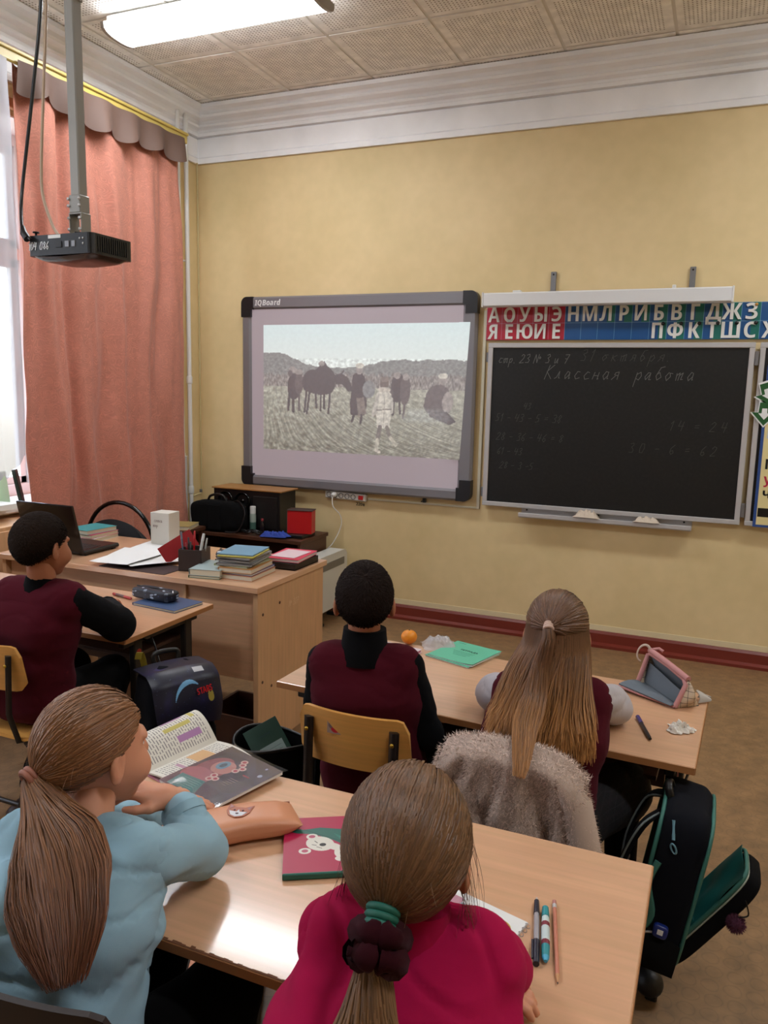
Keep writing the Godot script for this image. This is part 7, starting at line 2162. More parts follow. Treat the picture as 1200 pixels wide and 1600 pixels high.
func person(label: String, base: Vector3, J: Dictionary, skin: Material) -> Dictionary:
	# J: pelvis waist chest sh shl shr neck head el_l el_r wr_l wr_r hd_l hd_r(directions) hip_l hip_r kn_l kn_r an_l an_r facing
	var t := thing("person", label, "person", base)
	for k in J:
		if J[k] is Vector3 and k != "facing" and not k.begins_with("hd_") and k != "right":
			J[k] = J[k] - base
	var r: Vector3 = J.right
	var hb := look(J.facing, J.get("roll", 0.0))
	var hx := Transform3D(hb, J.head)
	# continuous body
	var caps := trunk(J, r, -0.012)
	caps.append([J.neck + UP * -0.03, J.head + hb * Vector3(0, -0.05, 0.012), 0.045, 0.044])
	for s in ["l", "r"]:
		caps.append([J["sh" + s], J["el_" + s], 0.034, 0.030])
		caps.append([J["el_" + s], J["wr_" + s], 0.030, 0.021])
		caps.append([J["hip_" + s], J["kn_" + s], 0.062, 0.046])
		caps.append([J["kn_" + s], J["an_" + s], 0.044, 0.028])
		caps.append([J["an_" + s], J["an_" + s] + J.foot * 0.11 - UP * 0.022, 0.026, 0.020])
	var body := garment(caps, 0.012, 0.022, 0.0, 1)
	add_mesh(body, head_mb, hx)
	for s in ["l", "r"]:
		var d: Vector3 = J["hd_" + s].normalized()
		var z := -d
		var x := UP.cross(z).normalized()
		var b := Basis(x, z.cross(x), z)
		if s == "l":
			b = b * Basis.from_scale(Vector3(-1, 1, 1))
		add_mesh(body, hand_mb, Transform3D(b, J["wr_" + s]))
	var bo := part("body", body, skin, t)
	for s in [-1.0, 1.0]:
		var eb := MB.new()
		eb.at(hx * Vector3(0.029 * s, 0.0, -0.0635), hb)
		eb.ball(Vector3.ZERO, Vector3(0.0125, 0.0115, 0.0115), 12, 8)
		var e := part("eye", eb, mats.eye_white, t)
		var ib := MB.new()
		ib.at(hx * Vector3(0.029 * s, 0.0, -0.0735), hb)
		ib.ball(Vector3.ZERO, Vector3(0.0055, 0.0055, 0.0025), 10, 6)
		part("iris", ib, mats.eye_dark, e)
	var lb := MB.new()
	lb.at(J.head, hb)
	lb.tube([Vector3(-0.019, -0.060, -0.0815), Vector3(-0.008, -0.059, -0.0862), Vector3(0, -0.0602, -0.0868), Vector3(0.008, -0.059, -0.0862), Vector3(0.019, -0.060, -0.0815)], [0.001, 0.0035, 0.0035, 0.0035, 0.001], 8)
	part("lips", lb, mats.lip, t)
	return {"t": t, "J": J, "hx": hx, "hb": hb, "r": r, "body": bo}

# ------------------------------------------------------------------ hair
const HC := Vector3(0, 0.022, 0.012)
const HR := Vector3(0.0745, 0.0885, 0.0930)

func on_scalp(d: Vector3) -> bool:
	return d.y * 0.80 + d.z * 0.60 > -0.17

func scalp_dirs(n: int, r: RandomNumberGenerator) -> Array:
	var out := []
	while out.size() < n:
		var d := Vector3(r.randfn(), r.randfn(), r.randfn()).normalized()
		if on_scalp(d):
			out.append(d)
	return out

# flat tapering ribbon along a path, its face turned outwards from the centre c
func ribbon(mb: MB, path: PackedVector3Array, w: float, c: Vector3, tone: Color, tip: Color) -> void:
	var m := path.size()
	var b := mb.v.size()
	for i in m:
		var t := (path[mini(i + 1, m - 1)] - path[maxi(i - 1, 0)]).normalized()
		var up := (path[i] - c).normalized()
		up = (up - t * up.dot(t)).normalized()
		var s := t.cross(up)
		var f := float(i) / (m - 1)
		var ww := w * (1.0 - 0.75 * f * f)
		mb.v.append(path[i] + s * ww)
		mb.v.append(path[i] - s * ww)
		var nn := up
		mb.n.append((nn + s * 0.7).normalized())
		mb.n.append((nn - s * 0.7).normalized())
		mb.t.append(Vector2(0, f))
		mb.t.append(Vector2(1, f))
		var cc := tone.lerp(tip, f * f)
		mb.c.append(cc)
		mb.c.append(cc)
		if i > 0:
			var k := b + i * 2
			mb.ix.append_array(PackedInt32Array([k - 2, k - 1, k, k - 1, k + 1, k]))

func hair_cap(hx: Transform3D, grow: float, low := -0.17) -> MB:
	var f := Field.new(Vector3(-0.1, -0.11, -0.12), Vector3(0.1, 0.135, 0.135), 0.005)
	f.ell(HC, HR + Vector3.ONE * grow, 0.01)
	# trim along the hairline
	f.plane_cut(HC + Vector3(0, 0.80, 0.60) * low * 0.09, -Vector3(0, 0.80, 0.60))
	var mb := MB.new()
	f.net(mb, hx)
	return mb

func hair_mat(key: String, c: Color, rough := 0.42) -> StandardMaterial3D:
	return mat(key, c, rough, {"vertex_color_use_as_albedo": true, "metallic_specular": 0.45})

# short cropped hair: a close cap plus short strands lying down from the crown
func short_hair(P: Dictionary, c: Color, n: int, sd: int, len := 0.016) -> void:
	var hx: Transform3D = P.hx
	var m := hair_mat("hair_" + c.to_html(), c, 0.68)
	m.metallic_specular = 0.22
	var hair := part("hair", hair_cap(hx, 0.001, -0.30), m, P.t)
	var r := RandomNumberGenerator.new()
	r.seed = sd
	var mb := MB.new()
	var crown := Vector3(0.05, 0.75, 0.65).normalized()
	for i in n:
		var d := Vector3(r.randfn(), r.randfn(), r.randfn()).normalized()
		if d.y * 0.80 + d.z * 0.60 < -0.30 + r.randf_range(-0.06, 0.02):
			continue
		var root := HC + d * HR
		var flow := (d - crown * d.dot(crown)).normalized() if d.dot(crown) < 0.995 else Vector3.RIGHT
		flow = (flow + Vector3(r.randfn(), r.randfn(), r.randfn()) * 0.13).normalized()
		var up := r.randf_range(0.003, 0.014)
		var l := len * r.randf_range(0.6, 1.2) * (1.0 if d.y > -0.25 else 0.6)
		var pts := PackedVector3Array()
		for k in 4:
			var q := k / 3.0
			var dd := ((root + flow * l * q - HC) / HR).normalized()
			pts.append(hx * (HC + dd * HR * (1.0 + (0.001 + up * q * (1.35 - q)) / 0.085)))
		var g := r.randf_range(0.75, 1.3)
		ribbon(mb, pts, 0.0011, hx * HC, Color(g, g, g), Color(g, g, g))
	part("strands", mb, m, hair)

# hair drawn back over the scalp to a tie, then falling as a tail through the points of 'tail' (local to the person)
func drawn_hair(P: Dictionary, tie: Vector3, tail: Array, spread: Array, c: Color, tipc: Color, n: int, sd: int, upper := -2.0, lift := 0.0) -> Node3D:
	var hx: Transform3D = P.hx
	var m := hair_mat("hair_" + c.to_html(), Color.WHITE)
	var cap := hair_cap(hx, 0.001 + lift * 0.4)
	cap.c.fill(c.srgb_to_linear() * 0.8)
	var hair := part("hair", cap, m, P.t)
	var r := RandomNumberGenerator.new()
	r.seed = sd
	var lin := c.srgb_to_linear()
	var tlin := tipc.srgb_to_linear()
	var tl: Vector3 = hx.affine_inverse() * tie
	var td := ((tl - HC) / HR).normalized()
	var cv := Curve3D.new()
	for i in tail.size():
		var a: Vector3 = tail[maxi(i - 1, 0)]
		var b: Vector3 = tail[mini(i + 1, tail.size() - 1)]
		cv.add_point(tail[i], (a - b) * 0.2, (b - a) * 0.2)
	var L := cv.get_baked_length()
	var over := MB.new()
	var fall := MB.new()
	var ctr := hx * HC
	for d in scalp_dirs(n, r):
		if d.y < upper:
			continue
		var ang: float = d.angle_to(td)
		var pts := PackedVector3Array()
		var steps := 9
		var off := r.randf_range(0.0, 0.006) + lift
		for k in steps:
			var q := float(k) / (steps - 1)
			var dd: Vector3 = d.slerp(td, q) if ang > 0.02 and ang < 3.1 else d
			var rad := 1.0 + (off + 0.003 * sin(q * PI)) / 0.085
			var p := HC + dd * HR * rad
			var e := smoothstep(0.72, 1.0, q)
			p = p.lerp(tl + dd * HR * 0.02, e)
			pts.append(hx * p)
		var g := r.randf_range(0.72, 1.32)
		var cc := Color(lin.r * g, lin.g * g, lin.b * g)
		ribbon(over, pts, 0.0018, ctr, cc, cc)
	# the tail
	for i in int(n * 0.55):
		var a := r.randf() * TAU
		var rr := sqrt(r.randf())
		var wob := r.randf() * TAU
		var endk := r.randf_range(0.80, 1.0)
		var pts := PackedVector3Array()
		var steps := 14
		var side := Vector3.ZERO
		for k in steps:
			var q := float(k) / (steps - 1) * endk
			var p := cv.sample_baked(q * L)
			var tg := (cv.sample_baked(minf(q + 0.03, 1.0) * L) - cv.sample_baked(maxf(q - 0.03, 0.0) * L)).normalized()
			if k == 0:
				side = (P.r - tg * P.r.dot(tg)).normalized()
			side = (side - tg * side.dot(tg)).normalized()
			var other := tg.cross(side)
			var si := q * (spread.size() - 1)
			var s0 := int(si)
			var sp: Vector2 = spread[s0].lerp(spread[mini(s0 + 1, spread.size() - 1)], si - s0)
			pts.append(p + side * (cos(a) * rr * sp.x + 0.004 * sin(q * 7.0 + wob)) + other * (sin(a) * rr * sp.y + 0.003 * cos(q * 8.0 + wob)))
		var g := r.randf_range(0.70, 1.35)
		var cc := Color(lin.r * g, lin.g * g, lin.b * g)
		var axis := cv.sample_baked(L * 0.5)
		ribbon(fall, pts, 0.0017, axis + (axis - (P.J.chest as Vector3)) * -0.6, cc, Color(tlin.r * g, tlin.g * g, tlin.b * g))
	part("drawn_strands", over, m, hair)
	part("tail", fall, m, hair)
	# loose flyaway wisps
	var wisp := MB.new()
	for i in 50:
		var d := Vector3(r.randf_range(-1, 1), r.randf_range(-0.3, 1), r.randf_range(-0.4, 1)).normalized()
		if not on_scalp(d):
			continue
		var pts := PackedVector3Array()
		var bend := Vector3(r.randfn(), r.randfn() - 0.6, r.randfn()) * 0.02
		for k in 6:
			var q := k / 5.0
			pts.append(hx * (HC + d * HR * (1.0 + 0.14 * q) + (td - d) * 0.03 * q) + bend * q * q)
		ribbon(wisp, pts, 0.0005, ctr, lin, lin)
	part("wisps", wisp, m, hair)
	return hair

# hair left hanging from the lower scalp down the back; ends: function of side position -> end point (local)
func hanging_hair(P: Dictionary, hair: Node3D, n: int, sd: int, c: Color, tipc: Color, below: float, f: Callable) -> void:
	var hx: Transform3D = P.hx
	var r := RandomNumberGenerator.new()
	r.seed = sd
	var lin := c.srgb_to_linear()
	var tlin := tipc.srgb_to_linear()
	var mb := MB.new()
	for d in scalp_dirs(n, r):
		if d.y > below or d.z < -0.35:
			continue
		var root: Vector3 = HC + d * HR * 1.02
		var out := Vector3(d.x, 0, maxf(d.z, 0.15)).normalized()
		var p1 := HC + Vector3(out.x * HR.x * 1.12, -0.035, out.z * HR.z * 1.10)
		var e: Array = f.call(d.x, r)
		var p2: Vector3 = e[0]
		var p3: Vector3 = e[1]
		var ph := r.randf() * 1.5
		var a := hx * root
		var b := hx * p1
		var pts := PackedVector3Array()
		for k in 16:
			var q := k / 15.0
			var x: Vector3
			if q < 0.3:
				x = a.lerp(b, q / 0.3)
				var xl := hx.affine_inverse() * x - HC
				var el := (xl / HR).length()
				if el < 1.03:
					x = hx * (HC + xl * 1.03 / el)
			else:
				var s := (q - 0.3) / 0.7
				x = b * (1 - s) * (1 - s) + p2 * 2.0 * s * (1 - s) + p3 * s * s
			pts.append(x + P.r * sin(q * 8.0 + d.x * 6.0 + ph) * 0.007 * q * q)
		var g := r.randf_range(0.65, 1.35)
		ribbon(mb, pts, 0.0017, hx * Vector3(0, -0.15, -0.10), Color(lin.r * g, lin.g * g, lin.b * g), Color(tlin.r * g, tlin.g * g, tlin.b * g))
	part("loose_lengths", mb, hair_mat("hair_" + c.to_html(), Color.WHITE), hair)

# fine strands that slipped out at the temples and hang beside the face
func side_wisps(P: Dictionary, hair: Node3D, c: Color, n: int, sd: int) -> void:
	var hx: Transform3D = P.hx
	var r := RandomNumberGenerator.new()
	r.seed = sd
	var lin := c.srgb_to_linear()
	var sides := [MB.new(), MB.new()]
	for i in n:
		var s := -1.0 if i % 3 == 0 else 1.0
		var mb: MB = sides[0 if s < 0.0 else 1]
		var a := hx * Vector3(0.074 * s, r.randf_range(-0.03, 0.035), r.randf_range(-0.05, 0.03))
		var l := r.randf_range(0.07, 0.16)
		var e: Vector3 = a + P.r * s * r.randf_range(-0.005, 0.03) + Vector3(0, -l, r.randf_range(-0.01, 0.05))
		var m: Vector3 = a.lerp(e, 0.5) + P.r * s * r.randf_range(0.006, 0.02)
		var pts := PackedVector3Array()
		for k in 9:
			var q := k / 8.0
			pts.append(a * (1 - q) * (1 - q) + m * 2.0 * q * (1 - q) + e * q * q)
		var g := r.randf_range(0.8, 1.4)
		var cc := Color(lin.r * g, lin.g * g, lin.b * g)
		ribbon(mb, pts, 0.0007, hx * HC, cc, cc)
	for mb in sides:
		part("side_wisps", mb, hair_mat("hair_" + c.to_html(), Color.WHITE), hair)

func ring_band(hair: Node3D, called: String, o: Vector3, axis: Vector3, R: float, rr: float, m: Material, lumps := 0, turns := 1) -> MeshInstance3D:
	axis = axis.normalized()
	var a := axis.cross(Vector3(0.3, 0.5, 0.8)).normalized()
	var b := axis.cross(a)
	var mb := MB.new()
	for q in turns:
		var pth := []
		var rad := []
		for i in 37:
			var g := TAU * i / 36
			pth.append(o + axis * (q * rr * 1.6 - turns * rr * 0.8) + (a * cos(g) + b * sin(g)) * (R + (0.003 * sin(g * 5.0 + q) if lumps else 0.0)))
			rad.append(rr * (1.0 + (0.28 * sin(g * lumps) + 0.15 * sin(g * lumps * 2.3 + 1.0) if lumps else 0.0)))
		mb.tube(pth, rad, 10, false)
	return part(called, mb, m, hair)

func sleeve(P: Dictionary, s: String, r0: float, r1: float, r2: float, to: float, m: Material, called := "sleeve", wr := 0.004, sd := 5, cell := 0.009) -> void:
	var J: Dictionary = P.J
	var e: Vector3 = J["el_" + s]
	var w: Vector3 = J["wr_" + s]
	var c := [[J["sh" + s], e, r0, r1], [e, e.lerp(w, to), r1, r2]]
	part(called, garment(c, cell, 0.02, wr, sd), m, P.t)
	# cuff
	var d := (w - e).normalized()
	var q := e.lerp(w, to)
	part("cuff", MB.new().tube([q - d * 0.012, q + d * 0.004, q + d * 0.008], [r2 * 1.04, r2 * 1.04, r2 * 0.9], 14), m, P.t)

func trousers(P: Dictionary, m: Material, rt := 0.074, rk := 0.058, ra := 0.042) -> void:
	var J: Dictionary = P.J
	var r: Vector3 = P.r
	var c := [[J.pelvis - r * 0.055, J.pelvis + r * 0.055, 0.090, 0.090]]
	for s in ["l", "r"]:
		c.append([J["hip_" + s], J["kn_" + s], rt, rk])
		c.append([J["kn_" + s], J["an_" + s] + UP * 0.02, rk, ra])
	part("trousers", garment(c, 0.012, 0.03, 0.003, 31), m, P.t)

func shoes(P: Dictionary, m: Material, sole: Material) -> void:
	var J: Dictionary = P.J
	for s in ["l", "r"]:
		var a: Vector3 = J["an_" + s]
		var fd: Vector3 = J.foot
		var heel := a - fd * 0.03
		heel.y = 0.042
		var toe := a + fd * 0.125
		toe.y = 0.036
		var o := part("shoe", garment([[heel, toe, 0.036, 0.030], [a - UP * 0.01, heel + fd * 0.04, 0.036, 0.036]], 0.008, 0.02, 0.0, 1, [[Vector3(0, 0.012, 0), Vector3.DOWN]]), m, P.t)
		var sm := MB.new()
		var lv := fd.cross(UP)
		var pl := PackedVector2Array()
		for i in 20:
			var g := TAU * i / 20
			pl.append(Vector2(cos(g) * 0.036, sin(g) * 0.108))
		sm.at((heel + toe) / 2 * Vector3(1, 0, 1), Basis(lv, fd, UP).orthonormalized())
		sm.prism(pl, 0.0, 0.014)
		part("sole", sm, sole, o)

func build_people() -> void:
	make_head()
	make_hand()
	var maroon := cloth("vest_maroon", Color(0.27, 0.045, 0.095), 0.35)
	var black_knit := cloth("knit_black", Color(0.035, 0.035, 0.045), 0.3)
	var black_cloth := cloth("trouser_black", Color(0.03, 0.03, 0.034), 0.25)
	var shoe_m := mat("shoe_dark", Color(0.06, 0.055, 0.06), 0.5)
	var sole_m := mat("sole_pale", Color(0.62, 0.52, 0.50), 0.6)

	# ---- boy in the middle, seen from behind
	var A := person("boy with short dark hair in maroon vest and black turtleneck at the middle desk", Vector3(2.79, 0, 3.12), {
		"right": Vector3(0.96, 0, -0.28), "facing": Vector3(-0.40, 0.02, -0.91), "foot": Vector3(-0.1, 0, -1).normalized(),
		"pelvis": Vector3(2.80, 0.515, 3.075), "waist": Vector3(2.797, 0.62, 3.09), "chest": Vector3(2.787, 0.755, 3.10), "sh": Vector3(2.78, 0.853, 3.104), "shl": Vector3(2.668, 0.835, 3.135), "shr": Vector3(2.892, 0.835, 3.074), "neck": Vector3(2.775, 0.89, 3.10), "head": Vector3(2.77, 1.008, 3.095),
		"el_l": Vector3(2.632, 0.65, 3.10), "el_r": Vector3(2.945, 0.645, 3.05), "wr_l": Vector3(2.68, 0.565, 2.91), "wr_r": Vector3(2.90, 0.565, 2.87), "hd_l": Vector3(0.1, -0.1, -1), "hd_r": Vector3(-0.2, -0.1, -1),
		"hip_l": Vector3(2.73, 0.498, 3.06), "hip_r": Vector3(2.87, 0.498, 3.05), "kn_l": Vector3(2.71, 0.50, 2.80), "kn_r": Vector3(2.87, 0.50, 2.79), "an_l": Vector3(2.71, 0.08, 2.80), "an_r": Vector3(2.87, 0.08, 2.78)}, mats.skin_tan)
	var J: Dictionary = A.J
	part("vest", garment(trunk(J, A.r, 0.012), 0.010, 0.035, 0.003, 7, [[J.sh + UP * 0.055, Vector3(0, 1, 0)]]), maroon, A.t)
	part("turtleneck", MB.new().tube([J.neck + Vector3(0, -0.045, 0.004), J.neck + Vector3(0, -0.01, 0.002), J.neck + Vector3(-0.002, 0.025, -0.003), J.neck + Vector3(-0.002, 0.045, -0.004)], [0.080, 0.066, 0.061, 0.059], 22), black_knit, A.t)
	for s in ["l", "r"]:
		sleeve(A, s, 0.047, 0.043, 0.034, 0.97, black_knit, "sleeve", 0.003, 11)
	trousers(A, black_cloth)
	shoes(A, shoe_m, sole_m)
	short_hair(A, Color(0.13, 0.09, 0.075), 18000, 2, 0.026)

	# ---- girl at the right end of the middle desk
	var B := person("girl with long loose brown hair, maroon vest and grey sleeves at the middle desk", Vector3(3.27, 0, 3.15), {
		"right": Vector3(0.98, 0, -0.17), "facing": Vector3(-0.15, 0.03, -0.98), "foot": Vector3(0, 0, -1),
		"pelvis": Vector3(3.268, 0.515, 3.125), "waist": Vector3(3.27, 0.615, 3.125), "chest": Vector3(3.275, 0.73, 3.09), "sh": Vector3(3.28, 0.825, 3.055), "shl": Vector3(3.172, 0.815, 3.065), "shr": Vector3(3.388, 0.815, 3.035), "neck": Vector3(3.28, 0.865, 3.045), "head": Vector3(3.283, 0.975, 3.04),
		"el_l": Vector3(3.10, 0.745, 2.93), "el_r": Vector3(3.412, 0.745, 2.87), "wr_l": Vector3(3.22, 0.722, 2.78), "wr_r": Vector3(3.30, 0.722, 2.74), "hd_l": Vector3(0.8, -0.05, -0.6), "hd_r": Vector3(-0.8, -0.02, -0.5),
		"hip_l": Vector3(3.20, 0.498, 3.08), "hip_r": Vector3(3.34, 0.498, 3.08), "kn_l": Vector3(3.22, 0.50, 2.82), "kn_r": Vector3(3.455, 0.505, 2.87), "an_l": Vector3(3.22, 0.08, 2.84), "an_r": Vector3(3.47, 0.08, 2.86)}, mats.skin)
	J = B.J
	part("vest", garment(trunk(J, B.r, 0.012), 0.010, 0.035, 0.003, 17, [[J.sh + UP * 0.05, Vector3(0, 1, 0)]]), maroon, B.t)
	var grey_knit := cloth("sleeve_grey", Color(0.70, 0.68, 0.70), 0.3)
	for s in ["l", "r"]:
		sleeve(B, s, 0.046, 0.050, 0.036, 0.9, grey_knit, "sleeve", 0.005, 13)
	part("collar", MB.new().tube([J.neck + Vector3(0, -0.03, 0.004), J.neck + Vector3(0, 0.0, 0.0), J.neck + Vector3(0, 0.015, -0.003)], [0.062, 0.054, 0.052], 18), grey_knit, B.t)
	var sk := [[J.pelvis - B.r * 0.06, J.pelvis + B.r * 0.06, 0.10, 0.10], [J.hip_l, J.kn_l, 0.086, 0.080], [J.hip_r, J.kn_r, 0.086, 0.080], [J.hip_l.lerp(J.hip_r, 0.5), J.kn_l.lerp(J.kn_r, 0.5), 0.08, 0.075]]
	var plaid := Paint.new(128, 128, Color(0.06, 0.055, 0.065))
	for i in 4:
		plaid.rect(i * 32, 0, 7, 128, Color(0.12, 0.08, 0.10, 0.8)).rect(0, i * 32, 128, 7, Color(0.12, 0.08, 0.10, 0.8)).rect(i * 32 + 18, 0, 2, 128, Color(0.17, 0.16, 0.18, 0.8)).rect(0, i * 32 + 18, 128, 2, Color(0.17, 0.16, 0.18, 0.8))
	part("skirt", garment(sk, 0.012, 0.04, 0.005, 23, [[J.kn_l + Vector3(0, 0, -0.03), Vector3(0, 0, -1)]]), tri_tex("plaid", plaid.tex(), 0.9, Vector3.ONE * 9.0), B.t)
	var tights := [[J.kn_l, J.an_l, 0.050, 0.036], [J.kn_r, J.an_r, 0.050, 0.036]]
	part("tights", garment(tights, 0.012, 0.02, 0.0, 1), black_cloth, B.t)
	shoes(B, shoe_m, sole_m)
	var bc := Color(0.39, 0.27, 0.19)
	var bt := Color(0.68, 0.47, 0.26)
	var off: Vector3 = B.t.position
	var btie: Vector3 = B.hx * Vector3(-0.018, 0.048, 0.104)
	var bh := drawn_hair(B, btie, [btie, btie + Vector3(0.004, -0.02, 0.014), Vector3(3.270, 0.93, 3.165) - off, Vector3(3.268, 0.86, 3.20) - off, Vector3(3.262, 0.815, 3.27) - off, Vector3(3.276, 0.735, 3.368) - off], [Vector2(0.009, 0.006), Vector2(0.016, 0.010), Vector2(0.024, 0.012), Vector2(0.030, 0.012), Vector2(0.022, 0.010), Vector2(0.012, 0.006)], bc, bt, 2600, 21, 0.12)
	hanging_hair(B, bh, 5200, 22, bc, bt, 0.55, func(x: float, r: RandomNumberGenerator) -> Array:
		var sx := clampf(x, -1, 1) * 0.105 + r.randf_range(-0.022, 0.022)
		var c := Vector3(3.276, 0, 0) - Vector3(off.x, 0, off.z)
		var y2 := 0.86 + r.randf_range(-0.02, 0.02)
		var y3 := 0.715 + r.randf_range(-0.03, 0.07) + 0.03 * absf(x)
		return [c + Vector3(sx * 0.95, y2, 3.185 - 0.035 * x * x + r.randf_range(-0.012, 0.012)), c + Vector3(sx * 1.08, y3, 3.215 - 0.03 * x * x + r.randf_range(-0.012, 0.02))])
	ring_band(bh, "hair_tie", btie, Vector3(0.1, -0.5, 0.85), 0.010, 0.0042, mat("tie_cream", Color(0.78, 0.66, 0.60), 0.6), 0, 3)

	# ---- stocky boy at the left desk
	var C := person("stocky boy with cropped hair in maroon vest leaning on the desk before the teacher's", Vector3(1.52, 0, 3.13), {
		"right": Vector3(0.99, 0, -0.05), "facing": Vector3(0.06, 0.0, -1.0), "foot": Vector3(0, 0, -1),
		"pelvis": Vector3(1.50, 0.525, 3.075), "waist": Vector3(1.515, 0.63, 3.09), "chest": Vector3(1.54, 0.775, 3.09), "sh": Vector3(1.57, 0.875, 3.075), "shl": Vector3(1.44, 0.86, 3.08), "shr": Vector3(1.70, 0.865, 3.065), "neck": Vector3(1.58, 0.92, 3.07), "head": Vector3(1.588, 1.043, 3.075),
		"el_l": Vector3(1.36, 0.74, 2.92), "el_r": Vector3(1.735, 0.748, 2.895), "wr_l": Vector3(1.42, 0.728, 2.68), "wr_r": Vector3(1.50, 0.728, 2.69), "hd_l": Vector3(0.35, -0.05, -1), "hd_r": Vector3(-0.55, -0.03, -1),
		"hip_l": Vector3(1.42, 0.50, 3.05), "hip_r": Vector3(1.58, 0.50, 3.05), "kn_l": Vector3(1.40, 0.505, 2.78), "kn_r": Vector3(1.60, 0.505, 2.78), "an_l": Vector3(1.36, 0.08, 2.95), "an_r": Vector3(1.58, 0.08, 2.90)}, mats.skin_tan)
	J = C.J
	var ct := trunk(J, C.r * 1.12, 0.024)
	part("vest", garment(ct, 0.010, 0.035, 0.004, 27, [[J.sh + UP * 0.06, Vector3(0, 1, 0)]]), maroon, C.t)
	part("collar", MB.new().tube([J.neck + Vector3(0, -0.035, 0.004), J.neck + Vector3(0, 0.0, 0.0), J.neck + Vector3(0, 0.012, -0.003)], [0.07, 0.058, 0.056], 18), black_knit, C.t)
	for s in ["l", "r"]:
		sleeve(C, s, 0.055, 0.058, 0.042, 0.95, black_knit, "sleeve", 0.003, 29)
	trousers(C, black_cloth, 0.08, 0.064, 0.05)
	shoes(C, mat("shoe_brown", Color(0.20, 0.13, 0.11), 0.5), sole_m)
	short_hair(C, Color(0.16, 0.115, 0.09), 18000, 4, 0.020)

	# ---- girl in light blue, resting her chin on her hand
	var D := person("girl in light blue top with long blond ponytail resting chin on hand", Vector3(2.72, 0, 4.18), {
		"right": Vector3(0.97, 0, -0.22), "facing": Vector3(0.24, -0.02, -0.97), "roll": 0.04, "foot": Vector3(0.1, 0, -1).normalized(),
		"pelvis": Vector3(2.745, 0.515, 4.20), "waist": Vector3(2.735, 0.615, 4.19), "chest": Vector3(2.715, 0.735, 4.13), "sh": Vector3(2.695, 0.815, 4.075), "shl": Vector3(2.575, 0.805, 4.09), "shr": Vector3(2.815, 0.81, 4.045), "neck": Vector3(2.685, 0.85, 4.05), "head": Vector3(2.665, 0.945, 3.995),
		"el_l": Vector3(2.545, 0.74, 3.93), "el_r": Vector3(2.812, 0.742, 3.90), "wr_l": Vector3(2.64, 0.722, 3.80), "wr_r": Vector3(2.735, 0.81, 3.868), "hd_l": Vector3(0.6, -0.05, -0.8), "hd_r": Vector3(-0.75, 0.25, 0.55),
		"hip_l": Vector3(2.675, 0.498, 4.16), "hip_r": Vector3(2.82, 0.498, 4.15), "kn_l": Vector3(2.70, 0.505, 3.90), "kn_r": Vector3(2.882, 0.505, 3.93), "an_l": Vector3(2.70, 0.08, 3.92), "an_r": Vector3(2.88, 0.08, 3.95)}, mats.skin)
	J = D.J
	var blue := cloth("top_blue", Color(0.56, 0.69, 0.75), 0.3)
	part("top", garment(trunk(J, D.r, 0.014), 0.009, 0.035, 0.009, 37, [[J.neck + UP * 0.012 + Vector3(0, 0, -0.01), Vector3(-0.1, 0.9, -0.3).normalized()]]), blue, D.t)
	sleeve(D, "l", 0.047, 0.046, 0.038, 0.85, blue, "sleeve", 0.005, 41)
	sleeve(D, "r", 0.049, 0.046, 0.040, 0.72, blue, "sleeve", 0.006, 43)
	trousers(D, black_cloth, 0.078, 0.062, 0.05)
	shoes(D, shoe_m, sole_m)
	off = D.t.position
	var dtie: Vector3 = D.hx * Vector3(-0.012, -0.012, 0.112)
	drawn_tail_girl(D, dtie, [dtie, Vector3(2.672, 0.900, 4.120) - off, Vector3(2.746, 0.861, 4.172) - off, Vector3(2.798, 0.820, 4.217) - off, Vector3(2.827, 0.787, 4.243) - off, Vector3(2.852, 0.752, 4.266) - off], [Vector2(0.014, 0.012), Vector2(0.040, 0.020), Vector2(0.074, 0.016), Vector2(0.084, 0.012), Vector2(0.066, 0.010), Vector2(0.025, 0.006)], Color(0.50, 0.34, 0.22), Color(0.40, 0.24, 0.17), 4200, 51)

	# ---- girl in pink
	var E := person("girl in bright pink top with ponytail in maroon scrunchie and green tie", Vector3(3.305, 0, 4.25), {
		"right": Vector3(0.985, 0, -0.14), "facing": Vector3(-0.16, -0.06, -0.98), "foot": Vector3(0, 0, -1),
		"pelvis": Vector3(3.32, 0.515, 4.30), "waist": Vector3(3.317, 0.635, 4.275), "chest": Vector3(3.31, 0.765, 4.19), "sh": Vector3(3.302, 0.862, 4.125), "shl": Vector3(3.20, 0.852, 4.13), "shr": Vector3(3.395, 0.850, 4.095), "neck": Vector3(3.298, 0.895, 4.12), "head": Vector3(3.29, 0.98, 4.10),
		"el_l": Vector3(3.165, 0.742, 4.00), "el_r": Vector3(3.385, 0.742, 3.955), "wr_l": Vector3(3.335, 0.722, 3.985), "wr_r": Vector3(3.29, 0.728, 3.90), "hd_l": Vector3(1.0, -0.04, -0.12), "hd_r": Vector3(-1.0, 0.0, -0.1),
		"hip_l": Vector3(3.25, 0.498, 4.25), "hip_r": Vector3(3.39, 0.498, 4.25), "kn_l": Vector3(3.24, 0.505, 4.0), "kn_r": Vector3(3.40, 0.505, 3.99), "an_l": Vector3(3.24, 0.08, 4.02), "an_r": Vector3(3.40, 0.08, 4.02)}, mats.skin)
	J = E.J
	var pink := cloth("top_pink", Color(0.62, 0.055, 0.25), 0.3)
	part("top", garment(trunk(J, E.r, 0.016), 0.008, 0.035, 0.008, 47, [[J.sh + UP * 0.045, Vector3(0, 1, 0)]]), pink, E.t)
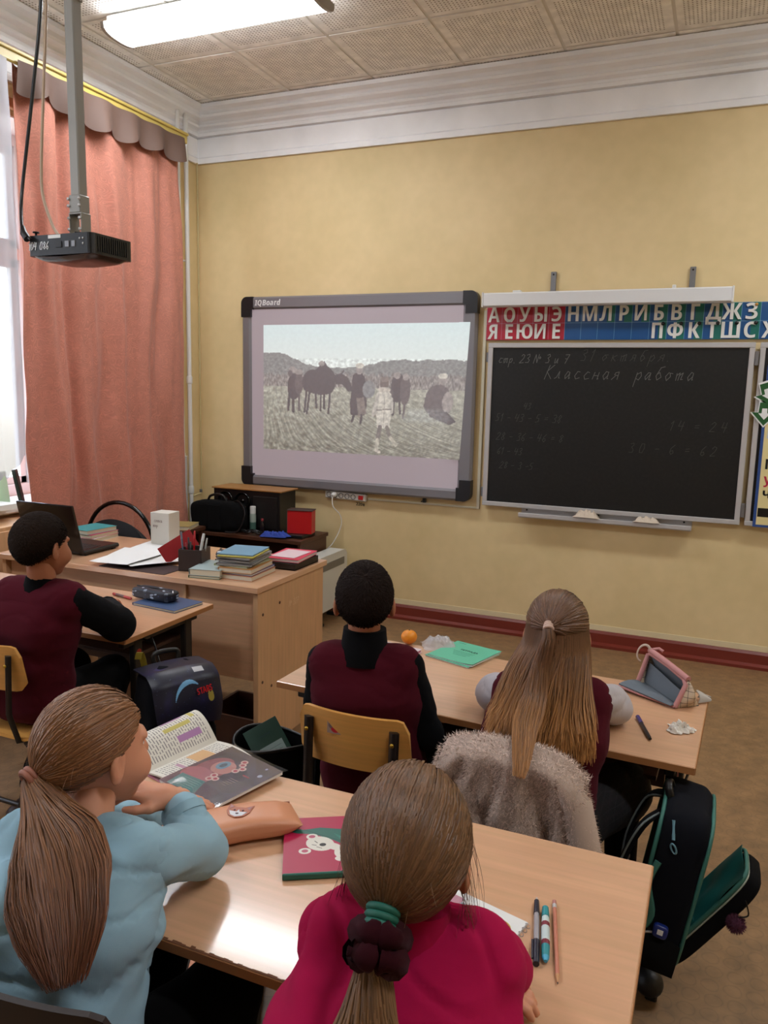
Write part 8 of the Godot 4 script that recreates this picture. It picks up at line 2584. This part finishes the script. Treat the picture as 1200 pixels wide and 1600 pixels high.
	part("collar", MB.new().tube([J.neck + Vector3(0, -0.055, 0.012), J.neck + Vector3(0, -0.01, 0.003), J.neck + Vector3(0, 0.025, -0.004)], [0.078, 0.060, 0.055], 20), pink, E.t)
	sleeve(E, "l", 0.050, 0.044, 0.038, 0.8, pink, "sleeve", 0.006, 53, 0.008)
	sleeve(E, "r", 0.050, 0.043, 0.037, 0.9, pink, "sleeve", 0.006, 59, 0.008)
	trousers(E, black_cloth)
	shoes(E, shoe_m, sole_m)
	off = E.t.position
	var etie: Vector3 = E.hx * Vector3(-0.008, -0.030, 0.110)
	var eh := drawn_hair(E, etie, [etie, etie + Vector3(0.0, -0.03, 0.02), Vector3(3.300, 0.905, 4.235) - off, Vector3(3.306, 0.86, 4.262) - off, Vector3(3.312, 0.80, 4.285) - off, Vector3(3.318, 0.72, 4.31) - off], [Vector2(0.014, 0.013), Vector2(0.017, 0.015), Vector2(0.030, 0.018), Vector2(0.058, 0.020), Vector2(0.068, 0.018), Vector2(0.040, 0.012)], Color(0.41, 0.29, 0.195), Color(0.56, 0.41, 0.27), 5200, 61, -2.0, 0.004)
	side_wisps(E, eh, Color(0.41, 0.29, 0.195), 90, 71)
	ring_band(eh, "green_hair_tie", etie + Vector3(0, 0.0, 0.004), Vector3(0.05, -0.65, 0.7), 0.0165, 0.0055, mat("tie_green", Color(0.05, 0.35, 0.29), 0.6), 0, 3)
	ring_band(eh, "scrunchie", etie + Vector3(0.002, -0.032, 0.022), Vector3(0.05, -0.8, 0.6), 0.0215, 0.0145, cloth("scrunchie_maroon", Color(0.17, 0.025, 0.06), 0.5), 9, 2)

func drawn_tail_girl(D: Dictionary, tie: Vector3, tail: Array, spread: Array, c: Color, tipc: Color, n: int, sd: int) -> void:
	var h := drawn_hair(D, tie, tail, spread, c, tipc, n, sd)
	ring_band(h, "hair_tie", tie + Vector3(-0.002, -0.002, 0.006), Vector3(-0.25, -0.35, 0.85), 0.0165, 0.0052, mat("tie_blush", Color(0.58, 0.36, 0.28), 0.6), 0, 2)
